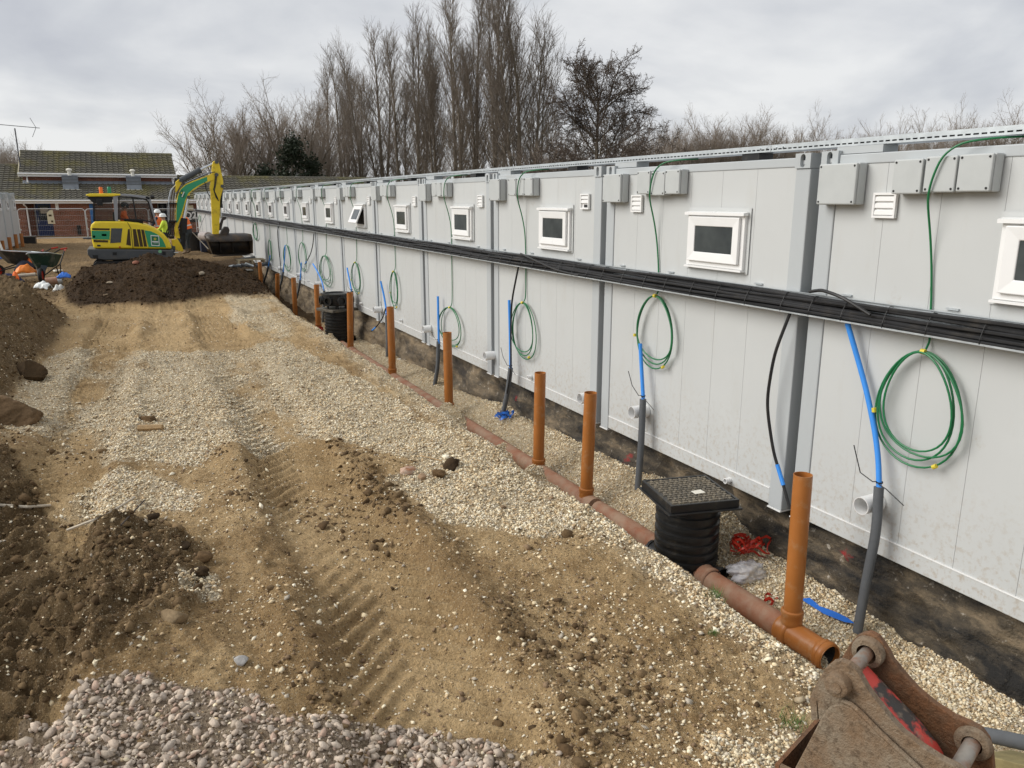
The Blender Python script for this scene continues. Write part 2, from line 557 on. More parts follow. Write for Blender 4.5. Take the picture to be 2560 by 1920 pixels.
def H(x, y):
    x = np.asarray(x, float); y = np.asarray(y, float)
    near = 1 - sstep(30, 60, np.abs(y)) * 0.7
    z = 0.045 * fbm(x * 0.5, y * 0.4, 3, 11) * near
    rough = 0.5 + 0.5 * fbm(x * 0.8, y * 0.8, 3, 12)
    z = z + 0.030 * fbm(x * 2.1, y * 2.1, 4, 13) + 0.045 * rough * fbm(x * 6, y * 6, 4, 14, 0.66) + 0.020 * fbm(x * 22, y * 22, 3, 15, 0.66) * (0.35 + rough)
    # wheel ruts with chevron tread prints and squeezed-up shoulders
    for k, depth, w in ((1, 0.135, 0.34), (0, 0.16, 0.30)):
        on = sstep(1.2, 2.2, y) * (1 - sstep(15.5, 17.5, y)) * (1 - 0.45 * sstep(7.0, 8.5, y) * (1 - sstep(12.5, 13.5, y)))
        dx = x - rut_x(y, k); d = np.abs(dx) / w
        bed = np.exp(-d ** 6)
        z = z - depth * on * bed * (0.85 + 0.3 * fbm(x, y * .7, 3, 16 + k))
        z = z * (1 - 0.6 * bed * on)
        sh = np.exp(-((d - 1.45) / 0.42) ** 2)
        z = z + 0.062 * on * sh * (0.75 + 1.5 * fbm(x * 2.4, y * 1.5, 4, 23 + k))
        ph = (y + (1.0 if k else 0.8) * np.abs(dx) + 0.03 * fbm(x * 3, y * 3, 2, 29)) / 0.165
        bar = np.tanh(2.6 * (np.sin(2 * np.pi * ph) - 0.25))
        worn = np.clip(0.85 + 1.2 * fbm(x * 1.1, y * 0.8, 3, 33 + k), 0, 1)
        z = z + (0.033 if k else 0.055) * bar * bed * on * worn * np.clip(d * 1.6, 0.4, 1)
    # clod ridge between the left rut and the middle, and the spoil banks
    cr = np.exp(-((x + 0.18 - 0.05 * np.sin(y * 2)) / 0.26) ** 2) * sstep(3.3, 3.9, y) * (1 - sstep(5.0, 5.9, y))
    z = z + cr * (0.05 + 0.05 * fbm(x * 5, y * 5, 4, 34, .7))
    dm = soft(DAMP, x, y, 0.2, 6) * (y < 9)
    rx_, ry_ = x * .80 - y * .60, x * .60 + y * .80          # smeared, sculpted wet clay
    z = z + dm * (0.12 * (0.5 - np.abs(fbm(rx_ * 5.5, ry_ * 1.5, 4, 49, .6))) + 0.075 * fbm(rx_ * 14, ry_ * 6, 3, 50, .65))
    lb = left_bank(x, y); sp = spoil(x, y)
    lump = 0.15 * fbm(x * 2.6, y * 2.0, 5, 35, 0.68) + 0.11 * np.abs(fbm(x * 6, y * 5, 4, 36, .7))
    z = z + lb + lump * np.clip(lb * 4, 0, 1)
    z = z + sp + (0.11 * fbm(x * 1.5, y * 1.2, 5, 37, 0.64) + 0.045 * np.abs(fbm(x * 6, y * 5, 4, 38, .7))) * np.clip(sp * 4, 0, 1)
    # general churned ground round the excavator and beyond
    far = sstep(17, 21, y) * (1 - sstep(46, 50, y))
    z = z + far * (0.09 * fbm(x * 0.55, y * 0.9, 4, 39) + 0.045 * fbm(x * 2.2, y * 4, 4, 40, .65)) - 0.08 * sstep(23.5, 25.5, y) * (1 - sstep(29, 36, y)) * (1 - sstep(1.2, 2.4, x))
    # the pipe trench along the cabins
    e = trench_edge(y)
    on = (1 - sstep(25.5, 28.5, y))
    wall = np.interp(y, [0, 4, 6, 12, 15, 30], [0.42, 0.45, 0.56, 0.56, 0.48, 0.55])
    t = sstep(0.0, 1.0, (x - e) / wall) * on * (1 - sstep(4.25, 4.4, x))
    fl = trench_floor(y) + 0.03 * fbm(x * 2.6, y * 1.7, 4, 41) + 0.012 * fbm(x * 11, y * 11, 3, 42)
    rise = np.interp(y, [2.6, 3.8, 4.6, 5.6, 7.0, 8.5, 10, 13], [0.08, 0.16, 0.34, 0.27, 0.22, 0.14, 0.10, 0.06])
    fl = fl + rise * sstep(3.56, 3.98, x + 0.05 * fbm(y * 2, x, 2, 43))
    fl = fl + 0.10 * np.clip(fbm(x * 1.6, y * 1.3, 3, 45), 0, 1) * sstep(3.6, 3.8, x)
    fl = fl + 0.30 * np.clip(fbm(y * 1.4, x * 2, 3, 47) + .08, 0, 1) * np.exp(-((x - 3.42) / .17) ** 2) * sstep(5.2, 6, y)
    z = z * (1 - t) + fl * t
    z = z + 0.05 * np.exp(-((x - e + 0.12) / 0.16) ** 2) * fbm(x * 3, y * 2.4, 4, 46, .6) * on
    # under the cabins and far away: level
    lv = sstep(4.2, 4.45, x) * (y < 52)
    z = z * (1 - lv) - 0.12 * lv
    return z


def Hs(x, y):
    return float(H(np.array([x]), np.array([y]))[0])


def G(u, v):
    """where the sight line through photo pixel (u, v) meets the ground"""
    d = ray(u, v); t = (0 - EYE) / d[2]
    lo, hi = 1.0, t * 1.6
    ts = np.linspace(lo, hi, 400)
    P = EYEV[None, :] + ts[:, None] * d[None, :]
    below = P[:, 2] < H(P[:, 0], P[:, 1])
    i = int(np.argmax(below)) if below.any() else 399
    return P[i]


# ---- ground material
def ground_material():
    m_, nt, b, P = new_mat('site_ground')
    a = nt.nodes.new('ShaderNodeAttribute'); a.attribute_name = 'tone'
    sx = nt.nodes.new('ShaderNodeSeparateColor'); nt.links.new(a.outputs['Color'], sx.inputs[0])
    gr, dk, dp = sx.outputs[0], sx.outputs[1], sx.outputs[2]
    a2 = nt.nodes.new('ShaderNodeAttribute'); a2.attribute_name = 'stone'
    sx2 = nt.nodes.new('ShaderNodeSeparateColor'); nt.links.new(a2.outputs['Color'], sx2.inputs[0])
    li, br, fv = sx2.outputs[0], sx2.outputs[1], sx2.outputs[2]
    n1 = _noise(nt, P, 1.1, 6, 0.6); n2 = _noise(nt, P, 9, 6, 0.65); n3 = _noise(nt, P, 55, 4, 0.6); n4 = _noise(nt, P, 220, 3, 0.6)
    tan = _mix(nt, (0.46, 0.31, 0.152), (0.63, 0.455, 0.245), _range(nt, n1, 0.3, 0.7))
    brown = _mix(nt, (0.225, 0.138, 0.060), (0.37, 0.242, 0.115), _range(nt, n2, 0.3, 0.7))
    f = _math(nt, 'ADD', _range(nt, n2, 0.46, 0.66, 0, 0.65), _math(nt, 'MULTIPLY', br, 0.9))
    n5 = _noise(nt, P, 24, 8, 0.78); n6 = _noise(nt, P, 3.4, 7, 0.7)
    tan = _mix(nt, tan, (0.70, 0.53, 0.32), _range(nt, n5, 0.56, 0.72, 0, 0.75))
    tan = _mix(nt, tan, (0.25, 0.155, 0.068), _range(nt, n5, 0.30, 0.44, 0.75, 0))
    f = _math(nt, 'ADD', f, _range(nt, n6, 0.48, 0.64, 0, 0.7))
    bare = _math(nt, 'SUBTRACT', 1.0, a2.outputs['Alpha'])          # swept, compacted tan earth
    f = _math(nt, 'MULTIPLY', f, _range(nt, bare, 0.0, 1.0, 1.0, 0.25))
    c = _mix(nt, tan, brown, _range(nt, f, 0.1, 0.9, 0, 0.85))
    dampc = _mix(nt, (0.088, 0.055, 0.026), (0.20, 0.135, 0.068), _range(nt, n2, 0.3, 0.72))
    c = _mix(nt, c, dampc, _math(nt, 'MULTIPLY', dp, 0.88))
    darkc = _mix(nt, (0.026, 0.0145, 0.006), (0.066, 0.037, 0.0155), _range(nt, n2, 0.3, 0.7))
    c = _mix(nt, c, darkc, dk)
    # shingle: pebbles too small and too far to model
    n6_ = _noise(nt, P, 4.2, 7, 0.72)
    vo = nt.nodes.new('ShaderNodeTexVoronoi'); vo.inputs['Scale'].default_value = 84; nt.links.new(P, vo.inputs['Vector'])
    rmp = nt.nodes.new('ShaderNodeValToRGB'); nt.links.new(vo.outputs['Color'], rmp.inputs[0])
    els = rmp.color_ramp.elements
    els[0].position = 0.12; els[0].color = (0.44, 0.33, 0.20, 1); els[1].position = 0.9; els[1].color = (0.86, 0.78, 0.60, 1)
    mid = els.new(0.45); mid.color = (0.74, 0.63, 0.44, 1)
    gc = _mix(nt, rmp.outputs[0], (0.25, 0.165, 0.08), _range(nt, n6_, 0.52, 0.68, 0, 0.65))
    c = _mix(nt, c, gc, _math(nt, 'MULTIPLY', gr, _range(nt, n5, 0.36, 0.56, 0.25, 1.0)))
    lc = _mix(nt, (0.22, 0.17, 0.125), (0.36, 0.30, 0.24), _range(nt, n3, 0.3, 0.7))
    c = _mix(nt, c, lc, _math(nt, 'MULTIPLY', li, 0.8))
    # bits of pale stone scattered through the soil
    vo2 = nt.nodes.new('ShaderNodeTexVoronoi'); vo2.inputs['Scale'].default_value = 30; nt.links.new(P, vo2.inputs['Vector'])
    speck = _math(nt, 'MULTIPLY', _range(nt, vo2.outputs['Distance'], 0.10, 0.16, 1, 0), _range(nt, n2, 0.42, 0.6, 0, 1))
    sc2 = nt.nodes.new('ShaderNodeSeparateColor'); nt.links.new(vo2.outputs['Color'], sc2.inputs[0])
    speck = _math(nt, 'MULTIPLY', speck, _range(nt, sc2.outputs[0], 0.72, 0.78, 0, 0.75))
    c = _mix(nt, c, (0.58, 0.48, 0.33), speck)
    for scl_, lo_, colr_ in ((85, 0.80, (0.62, 0.52, 0.36)), (70, 0.80, (0.085, 0.052, 0.024)), (150, 0.72, (0.50, 0.39, 0.25)), (130, 0.72, (0.12, 0.075, 0.036))):
        v3 = nt.nodes.new('ShaderNodeTexVoronoi'); v3.inputs['Scale'].default_value = scl_; nt.links.new(P, v3.inputs['Vector'])
        s3 = nt.nodes.new('ShaderNodeSeparateColor'); nt.links.new(v3.outputs['Color'], s3.inputs[0])
        mk = _math(nt, 'MULTIPLY', _range(nt, v3.outputs['Distance'], 0.26, 0.40, 1, 0), _range(nt, s3.outputs[1], lo_, lo_ + .04, 0, 0.8))
        c = _mix(nt, c, colr_, _math(nt, 'MULTIPLY', mk, _math(nt, 'MULTIPLY', _range(nt, bare, 0, 1, 1.0, .4), _math(nt, 'SUBTRACT', 1.0, _math(nt, 'MULTIPLY', dk, 0.85)))))   # crumbs and grit
    fieldc = _mix(nt, (0.06, 0.075, 0.03), (0.16, 0.14, 0.07), _range(nt, n1, 0.3, 0.7))
    c = _mix(nt, c, fieldc, fv)
    fine = nt.nodes.new('ShaderNodeVectorMath'); fine.operation = 'SCALE'
    nt.links.new(c, fine.inputs[0]); nt.links.new(_range(nt, n3, 0.25, 0.75, 0.68, 1.28), fine.inputs['Scale'])
    nt.links.new(fine.outputs[0], b.inputs['Base Color'])
    b.inputs['Roughness'].default_value = 0.93; b.inputs['Specular IOR Level'].default_value = 0.15
    h1 = _math(nt, 'MULTIPLY', n3, 1.0)
    h2 = _math(nt, 'MULTIPLY', _range(nt, vo.outputs['Distance'], 0.0, 0.6, .45, 0), gr)
    hh = _math(nt, 'ADD', _math(nt, 'ADD', h1, _math(nt, 'MULTIPLY', n4, 0.35)), _math(nt, 'ADD', h2, _math(nt, 'MULTIPLY', n2, 1.2)))
    nt.links.new(_bump(nt, hh, 1.0, 0.028), b.inputs['Normal'])
    return m_


GROUND_MAT = ground_material()
xs = np.concatenate([-np.geomspace(900, 6.2, 34), np.arange(-6, -3, 0.07), np.arange(-3, 2.98, 0.0135), np.arange(2.98, 4.4, 0.02), np.geomspace(4.45, 900, 34)])
ys = np.concatenate([[-200, -60, -20, -8, -3, 0, 0.6], np.geomspace(1.0, 58, 740), np.geomspace(60, 1500, 30)])
GX, GY = np.meshgrid(xs, ys)
gx, gy = GX.ravel(), GY.ravel()
gz = H(gx, gy)
nx_, ny_ = len(xs), len(ys)
ii = (np.arange(ny_ - 1)[:, None] * nx_ + np.arange(nx_ - 1)[None, :]).ravel()
gfaces = np.stack([ii, ii + 1, ii + 1 + nx_, ii + nx_], 1)
mg, md, mp_, ml, mtr = masks(gx, gy)
gme = np_mesh('ground', np.stack([gx, gy, gz], 1), gfaces, GROUND_MAT, smooth=True, colors=np.stack([mg, md, mp_], 1))
at = gme.attributes.new('stone', 'FLOAT_COLOR', 'POINT')
shd = sum(np.exp(-((np.abs(gx - rut_x(gy, k)) / .32 - 1.5) / .5) ** 2) for k in (0, 1)) * (gy < 9) * (gy > 1.5)
brm = np.clip(0.75 * shd * (0.6 + fbm(gx * 3, gy * 2, 4, 74)) + 0.85 * sstep(18, 22, gy) * (0.75 + 0.5 * fbm(gx * .8, gy * 1.6, 4, 72)) + sstep(0.1, .5, fbm(gx * .7, gy * .7, 4, 71)) * 0.5, 0, 1)
fld = np.maximum(sstep(60, 75, gy), np.maximum(sstep(11, 14, gx), sstep(14, 20, -gx)))
bare = sum(np.exp(-(np.abs(gx - rut_x(gy, k)) / .36) ** 4) for k in (0, 1)) * (gy < 8.5) * (gy > 1.5)
bare = np.maximum(bare, sstep(12.8, 13.6, gy + .5 * fbm(gx, gy, 3, 75)) * (1 - sstep(16.8, 17.6, gy)) * (gx < 2.4))
bare = np.clip(bare * (.75 + .6 * fbm(gx * 1.3, gy * 1.3, 4, 76)), 0, 1)
cc = np.stack([ml, brm, fld, 1 - bare], 1).astype(np.float32)
at.data.foreach_set('color', cc.ravel())
ground = obj('ground', gme, None)
tag(ground, 'rutted bare earth and shingle of the building site', 'ground', kind='structure')


# ---- loose stones: real geometry, nobody could count them
def ico(sub=0):
    t = (1 + 5 ** 0.5) / 2
    v = np.array([(-1, t, 0), (1, t, 0), (-1, -t, 0), (1, -t, 0), (0, -1, t), (0, 1, t), (0, -1, -t), (0, 1, -t), (t, 0, -1), (t, 0, 1), (-t, 0, -1), (-t, 0, 1)], float)
    v /= np.linalg.norm(v[0])
    f = np.array([(0, 11, 5), (0, 5, 1), (0, 1, 7), (0, 7, 10), (0, 10, 11), (1, 5, 9), (5, 11, 4), (11, 10, 2), (10, 7, 6), (7, 1, 8), (3, 9, 4), (3, 4, 2), (3, 2, 6), (3, 6, 8), (3, 8, 9), (4, 9, 5), (2, 4, 11), (6, 2, 10), (8, 6, 7), (9, 8, 1)])
    for _ in range(sub):
        cache = {}; vl = [tuple(p) for p in v]; nf = []

        def midp(a, b):
            k = (min(a, b), max(a, b))
            if k not in cache:
                p = np.array(vl[a]) + np.array(vl[b]); p /= np.linalg.norm(p); cache[k] = len(vl); vl.append(tuple(p))
            return cache[k]
        for a, b, c in f:
            ab, bc, ca = midp(a, b), midp(b, c), midp(c, a)
            nf += [(a, ab, ca), (b, bc, ab), (c, ca, bc), (ab, bc, ca)]
        v = np.array(vl); f = np.array(nf)
    return v, f


OCTA = (np.array([(1, 0, 0), (-1, 0, 0), (0, 1, 0), (0, -1, 0), (0, 0, 1), (0, 0, -1)], float), np.array([(0, 2, 4), (2, 1, 4), (1, 3, 4), (3, 0, 4), (2, 0, 5), (1, 2, 5), (3, 1, 5), (0, 3, 5)]))


def scatter(name, x, y, r, base, tones, mat_, flat=0.7, jitter=0.28, sink=0.35, smooth=False, rng=RNG, facets=0):
    n = len(x); bv, bf = base; k = len(bv)
    z = H(x, y)
    sc = r[:, None] * np.stack([rng.uniform(.75, 1.35, n), rng.uniform(.65, 1.15, n), flat * rng.uniform(.7, 1.2, n)], 1)
    v = bv[None] * (1 + rng.uniform(-jitter, jitter, (n, k, 1)))
    for _ in range(facets):                                # split faces make angular stones
        nn = rng.normal(0, 1, (n, 1, 3)); nn /= np.linalg.norm(nn, axis=2, keepdims=True)
        dd = (v * nn).sum(2, keepdims=True) - rng.uniform(.35, .75, (n, 1, 1))
        v = v - np.maximum(dd, 0) * nn
    v = v * sc[:, None, :]
    a = rng.uniform(0, 2 * np.pi, n); t1 = rng.normal(0, .35, n); t2 = rng.normal(0, .35, n)
    ca, sa = np.cos(a), np.sin(a)
    X = v[..., 0]; Y = v[..., 1]; Z = v[..., 2]
    Z = Z + X * t1[:, None] + Y * t2[:, None]
    vx = X * ca[:, None] - Y * sa[:, None]; vy = X * sa[:, None] + Y * ca[:, None]
    V = np.stack([vx + x[:, None], vy + y[:, None], Z + (z + r * flat * (1 - 2 * sink) * 0.9)[:, None]], 2).reshape(-1, 3)
    Fc = (bf[None] + (np.arange(n) * k)[:, None, None]).reshape(-1, 3)
    tones = np.asarray(tones)
    c = tones[rng.integers(0, len(tones), n)] * rng.uniform(.85, 1.22, (n, 1))
    C = np.repeat(c, k, 0)
    me = np_mesh(name, V, Fc, mat_, smooth=smooth, colors=C)
    return obj(name, me, None)


def tone_mat(name, rough=0.85, bump=0.3, bscale=90):
    m_, nt, b, P = new_mat(name)
    a = nt.nodes.new('ShaderNodeAttribute'); a.attribute_name = 'tone'
    n = _noise(nt, P, bscale, 4)
    s_ = nt.nodes.new('ShaderNodeVectorMath'); s_.operation = 'SCALE'
    nt.links.new(a.outputs['Color'], s_.inputs[0]); nt.links.new(_range(nt, n, .25, .75, .75, 1.2), s_.inputs['Scale'])
    nt.links.new(s_.outputs[0], b.inputs['Base Color'])
    b.inputs['Roughness'].default_value = rough; b.inputs['Specular IOR Level'].default_value = 0.2
    if bump:
        nt.links.new(_bump(nt, n, bump, 0.01), b.inputs['Normal'])
    return m_


STONE_MAT = tone_mat('loose_stone'); CLOD_MAT = tone_mat('soil_clod', 0.95, 0.6, 60)
PEB = [(0.78, 0.69, 0.50), (0.70, 0.58, 0.38), (0.84, 0.77, 0.61), (0.56, 0.42, 0.25), (0.42, 0.30, 0.17), (0.74, 0.64, 0.46), (0.50, 0.44, 0.35), (0.66, 0.53, 0.34)]
LIMES = [(0.44, 0.36, 0.285), (0.50, 0.415, 0.33), (0.37, 0.315, 0.26), (0.55, 0.465, 0.375), (0.47, 0.34, 0.26), (0.59, 0.48, 0.38), (0.34, 0.28, 0.225), (0.48, 0.40, 0.315)]


def sample(n, x0, x1, y0, y1, rng=RNG, p=1.0):
    """points with more of them close by"""
    x = rng.uniform(x0, x1, n); t = rng.uniform(0, 1, n) ** p
    return x, y0 * (y1 / y0) ** t


px, py = sample(460000, -1.6, 4.2, 1.9, 15.5)
g_, d_, p_, l_, t_ = masks(px, py)
keep = RNG.uniform(0, 1, len(px)) < np.maximum(g_ ** 1.2, .016 * (1 - d_)) * (0.35 + 0.65 * sstep(-.35, .15, fbm(px * 4, py * 4, 4, 87))) * (0.55 + 0.45 * (py < 9))
px, py = px[keep][:125000], py[keep][:125000]
o = scatter('shingle', px, py, np.clip(RNG.gamma(3.0, .0020, len(px)) + .0022, .003, .015) * (1 + 0.004 * py), OCTA, PEB, STONE_MAT, flat=.7)
tag(o, 'pale flint shingle strewn over the track and in the pipe trench', 'shingle', kind='stuff')

px, py = sample(42000, -1.7, 3.0, 2.0, 17)
g_, d_, p_, l_, t_ = masks(px, py)
keep = RNG.uniform(0, 1, len(px)) < (1 - d_) * (0.25 + 0.75 * sstep(-.1, .4, fbm(px * 1.5, py * 1.5, 3, 88)))
px, py = px[keep], py[keep]
o = scatter('small_stones', px, py, RNG.gamma(1.5, .0030, len(px)) + .0028, OCTA, PEB + [(0.22, 0.15, 0.09)] * 5, STONE_MAT, flat=.65)
tag(o, 'small loose stones lying about on the bare earth', 'stones', kind='stuff')

px, py = sample(30000, -1.4, 1.8, 1.7, 4.2)
g_, d_, p_, l_, t_ = masks(px, py)
keep = RNG.uniform(0, 1, len(px)) < l_ * (0.55 + 0.45 * sstep(-.25, .15, fbm(px * 2.4, py * 2.4, 3, 90)))
px, py = px[keep][:14000], py[keep][:14000]
o = scatter('crushed_limestone', px, py, np.clip(RNG.gamma(2.0, .0040, len(px)) + .0045, .005, .032), ico(0), LIMES, STONE_MAT, flat=.72, jitter=.12, sink=.3, facets=6)
tag(o, 'crushed grey pink limestone spread at the head of the track', 'limestone', kind='stuff')

# soil clods on the banks, the heap and beside the ruts
px, py = sample(95000, -3.2, 3.4, 2.2, 26)
g_, d_, p_, l_, t_ = masks(px, py)
w_ = np.clip(0.8 * p_ + 0.9 * d_, 0, 1) * (0.35 + 0.65 * sstep(-.2, .3, fbm(px * 2, py * 2, 3, 93)))
shd = sum(np.exp(-((np.abs(px - rut_x(py, k)) / .32 - 1.5) / .45) ** 2) for k in (0, 1))
w_ = np.maximum(w_, (0.3 * sstep(.25, .5, fbm(px * 1.7, py * 1.2, 3, 94)) + .55 * shd * sstep(-.1, .3, fbm(px * 2.5, py * 1.6, 3, 95))) * (1 - g_) * (py < 9))
keep = RNG.uniform(0, 1, len(px)) < w_
px, py, dd = px[keep][:26000], py[keep][:26000], d_[keep][:26000]
rr = np.clip(RNG.gamma(1.1, .0062, len(px)) + .004, .005, .045) * (1 + .03 * py)
isd = dd > 0.5
o = scatter('soil_clods', px[~isd], py[~isd], rr[~isd], ico(0), [(0.15, 0.10, 0.052), (0.11, 0.07, 0.034), (0.20, 0.135, 0.07), (0.085, 0.053, 0.026)], CLOD_MAT, flat=.7, jitter=.30, sink=.42, facets=4)
tag(o, 'crumbled brown soil clods along the ruts and the left bank', 'soil clods', kind='stuff')
o = scatter('spoil_clods', px[isd], py[isd], rr[isd], ico(0), [(0.05, 0.028, 0.012), (0.036, 0.020, 0.0085), (0.062, 0.035, 0.015), (0.028, 0.016, 0.0065)], CLOD_MAT, flat=.7, jitter=.30, sink=.42, facets=4)
tag(o, 'crumbs of dark topsoil on the big spoil heap', 'soil clods', kind='stuff')


def rock(name, label, cat, u, v, r, tones, flat=.75, sub=2, seed=1, sink=.3, rough=.22, m=None, group=None):
    """one rock or clod one can point at"""
    rng = np.random.default_rng(seed)
    p = G(u, v)
    bv, bf = ico(sub)
    n = fbm(bv[:, 0] * 1.3 + seed, bv[:, 1] * 1.3 + bv[:, 2] * 1.7, 4, seed, .6)
    fac = np.round(n * 3) / 3 * .5 + n * .5
    V = bv * (1 + rough * 1.6 * fac)[:, None]
    for _ in range(7):
        nn = rng.normal(0, 1, 3); nn /= np.linalg.norm(nn)
        V = V - np.maximum((V @ nn) - rng.uniform(.5, .85), 0)[:, None] * nn
    V = V * (1 + .11 * fbm(bv[:, 0] * 4, bv[:, 1] * 4 + bv[:, 2] * 5, 4, seed + 3, .7))[:, None] * np.array([1.2, .95, flat]) * r
    a = rng.uniform(0, 6.28); ca, sa = math.cos(a), math.sin(a)
    V = np.stack([V[:, 0] * ca - V[:, 1] * sa, V[:, 0] * sa + V[:, 1] * ca, V[:, 2]], 1)
    tn = np.array(tones)
    w = np.clip(.5 + 1.4 * fbm(bv[:, 0] * 1.1 + 5, bv[:, 1] + bv[:, 2], 3, seed + 9), 0, 1)[:, None]
    me = np_mesh(name, V, bf, m or STONE_MAT, colors=tn[0] * (1 - w) + tn[-1] * w)
    o = obj(name, me, None)
    o.location = (p[0], p[1], p[2] + r * flat * (1 - 2 * sink))
    return tag(o, label, cat, group)


BRN = [(0.16, 0.10, 0.05), (0.10, 0.062, 0.03)]; DRK = [(0.055, 0.034, 0.017), (0.035, 0.022, 0.011)]
rock('rock', 'orange and white flint lump beside shingle patch near the drain pipe', 'rock', 882 * S, 1022 * S, .065, [(0.36, 0.16, 0.08), (0.66, 0.58, 0.48)], seed=3)
rock('rock', 'smaller tan flint next to the orange and white flint lump', 'rock', 915 * S, 1033 * S, .042, [(0.30, 0.19, 0.11), (0.42, 0.30, 0.2)], seed=4)
rock('soil_clod', 'crumbly brown clod touching the smaller tan flint', 'clod', 950 * S, 1030 * S, .06, BRN, seed=5, m=CLOD_MAT, rough=.34)
rock('soil_clod', 'dark brown clod alone on pale shingle behind the orange flint', 'clod', 972 * S, 1010 * S, .075, DRK, seed=6, m=CLOD_MAT, rough=.34)
rock('soil_clod', 'round dark mud ball by the bent pale stick', 'clod', 330 * S, 1122 * S, .042, DRK, seed=7, m=CLOD_MAT)
rock('soil_clod', 'dark clod at the edge of the damp clod ridge, topmost of three', 'clod', 440 * S, 1212 * S, .05, BRN, seed=8, m=CLOD_MAT, rough=.3)
rock('soil_clod', 'dark clod at the edge of the damp clod ridge, middle of three', 'clod', 432 * S, 1240 * S, .048, DRK, seed=9, m=CLOD_MAT, rough=.3)
rock('soil_clod', 'dark clod at the edge of the damp clod ridge, lowest of three', 'clod', 400 * S, 1185 * S, .042, DRK, seed=10, m=CLOD_MAT, rough=.3)
rock('rock', 'clay coated boulder with white face beside a spill of shingle', 'rock', 375 * S, 1340 * S, .07, [(0.17, 0.115, 0.06), (0.26, 0.19, 0.11)], seed=11)
rock('rock', 'round speckled grey pebble alone in the bare rut', 'rock', 520 * S, 1433 * S, .034, [(0.30, 0.29, 0.28), (0.42, 0.41, 0.39)], seed=12, rough=.1)
rock('boulder', 'largest brown clay block on the left bank edge', 'boulder', 25 * S, 905 * S, .30, [(0.17, 0.11, 0.06), (0.11, 0.07, 0.036)], seed=33, flat=.7, sub=4, m=CLOD_MAT, rough=.12, sink=.42)
rock('boulder', 'dark rounded clay lump on the left bank behind the largest block', 'boulder', 62 * S, 815 * S, .20, [(0.085, 0.054, 0.028), (0.06, 0.038, 0.019)], seed=35, flat=.8, sub=4, m=CLOD_MAT, rough=.13, sink=.38)
rock('brick_fragment', 'broken pinkish brick half near the crest of the dark spoil heap', 'brick', 1075 * .31646, 350 + 975 * .31646, .085, [(0.28, 0.11, 0.07), (0.34, 0.15, 0.1)], seed=15, sub=1, flat=.6)
rock('rock', 'pale flint high on the right shoulder of the dark spoil heap', 'rock', 1592 * .31646, 350 + 1060 * .31646, .08, [(0.44, 0.38, 0.29), (0.30, 0.24, 0.17)], seed=16)
rock('rock', 'flat pale flint on the middle of the dark spoil heap', 'rock', 870 * .31646, 350 + 1130 * .31646, .07, [(0.46, 0.38, 0.28), (0.33, 0.26, 0.18)], seed=17, flat=.4)
rock('rock', 'flat tan stone slab low in the left of the dark spoil heap', 'rock', 835 * .31646, 350 + 1227 * .31646, .06, [(0.34, 0.26, 0.17), (0.26, 0.19, 0.12)], seed=18, flat=.4)
rock('soil_clod', 'brown clod at the far end of the shingle band by the rut', 'clod', 322 * S, 912 * S, .075, BRN, seed=19, m=CLOD_MAT, rough=.32)
rock('rock', 'pale rounded flint at the foot of the rusty bucket', 'rock', 1960 * 1 + 135 * .2893, 1440 + 1085 * .2893, .024, [(0.46, 0.38, 0.26), (0.36, 0.28, 0.18)], seed=20, rough=.1)


def stick(name, label, pix, r, m, cat='stick', lift=.012):
    pts = []
    for u, v in pix:
        p = G(u, v); pts.append((p[0], p[1], p[2] + lift + r))
    o = MB().tube(pts, [r * (1 - .25 * i / len(pts)) for i in range(len(pts))], 6).build(name, m, smooth=True)
    return tag(o, label, cat)


PALEWOOD = mat('bleached_wood', (0.48, 0.42, 0.33), 0.8, var=.15, scale=20)
DARKWOOD = mat('dark_twig', (0.06, 0.045, 0.035), 0.85, var=.15, scale=20)
TANWOOD = mat('split_wood', (0.36, 0.24, 0.12), 0.8, var=.2, scale=20, bump=.3)
stick('stick', 'long bent pale plastic strip lying beside the left rut', [(147 * S, 1151 * S), (200 * S, 1131 * S), (250 * S, 1107 * S), (292 * S, 1080 * S)], .010, PALEWOOD)
stick('stick', 'thin straight dark twig next to the bent pale strip', [(262 * S, 1140 * S), (313 * S, 1085 * S)], .006, DARKWOOD)
stick('stick', 'grey knotted branch across the left rut', [(0, 1098 * S), (60 * S, 1102 * S), (110 * S, 1098 * S)], .012, PALEWOOD)
stick('stick', 'short stout tan log piece on the shingle', [(300 * S, 932 * S), (352 * S, 930 * S)], .034, TANWOOD, lift=.0)
stick('stick', 'thin orange brown stalk behind the orange flint', [(908 * S, 988 * S), (955 * S, 1000 * S)], .006, TANWOOD)

# the ragged black footing under the cabins
FOOT = new_mat('tarred_footing')
m_, nt, b, P = FOOT
n1 = _noise(nt, P, 3.2, 7, .68, stretch=(1, .55, 1.6)); n2 = _noise(nt, P, 13, 6, .7); n3 = _noise(nt, P, 60, 4)
sepy = nt.nodes.new('ShaderNodeSeparateXYZ'); nt.links.new(P, sepy.inputs[0])
c = _mix(nt, (0.012, 0.011, 0.010), (0.095, 0.075, 0.05), _range(nt, n1, .40, .56))
c = _mix(nt, c, (0.25, 0.19, 0.12), _range(nt, n1, .54, .66, 0, .9))
c = _mix(nt, c, _mix(nt, (0.09, 0.065, 0.04), (0.30, 0.225, 0.135), _range(nt, n1, .36, .62)), _range(nt, sepy.outputs[1], 8.0, 15.0, 0, .85))   # beyond the tarred part the bank is bare earth
c = _mix(nt, c, (0.45, 0.41, 0.35), _math(nt, 'MULTIPLY', _range(nt, n2, .60, .68), _range(nt, n1, .40, .6)))
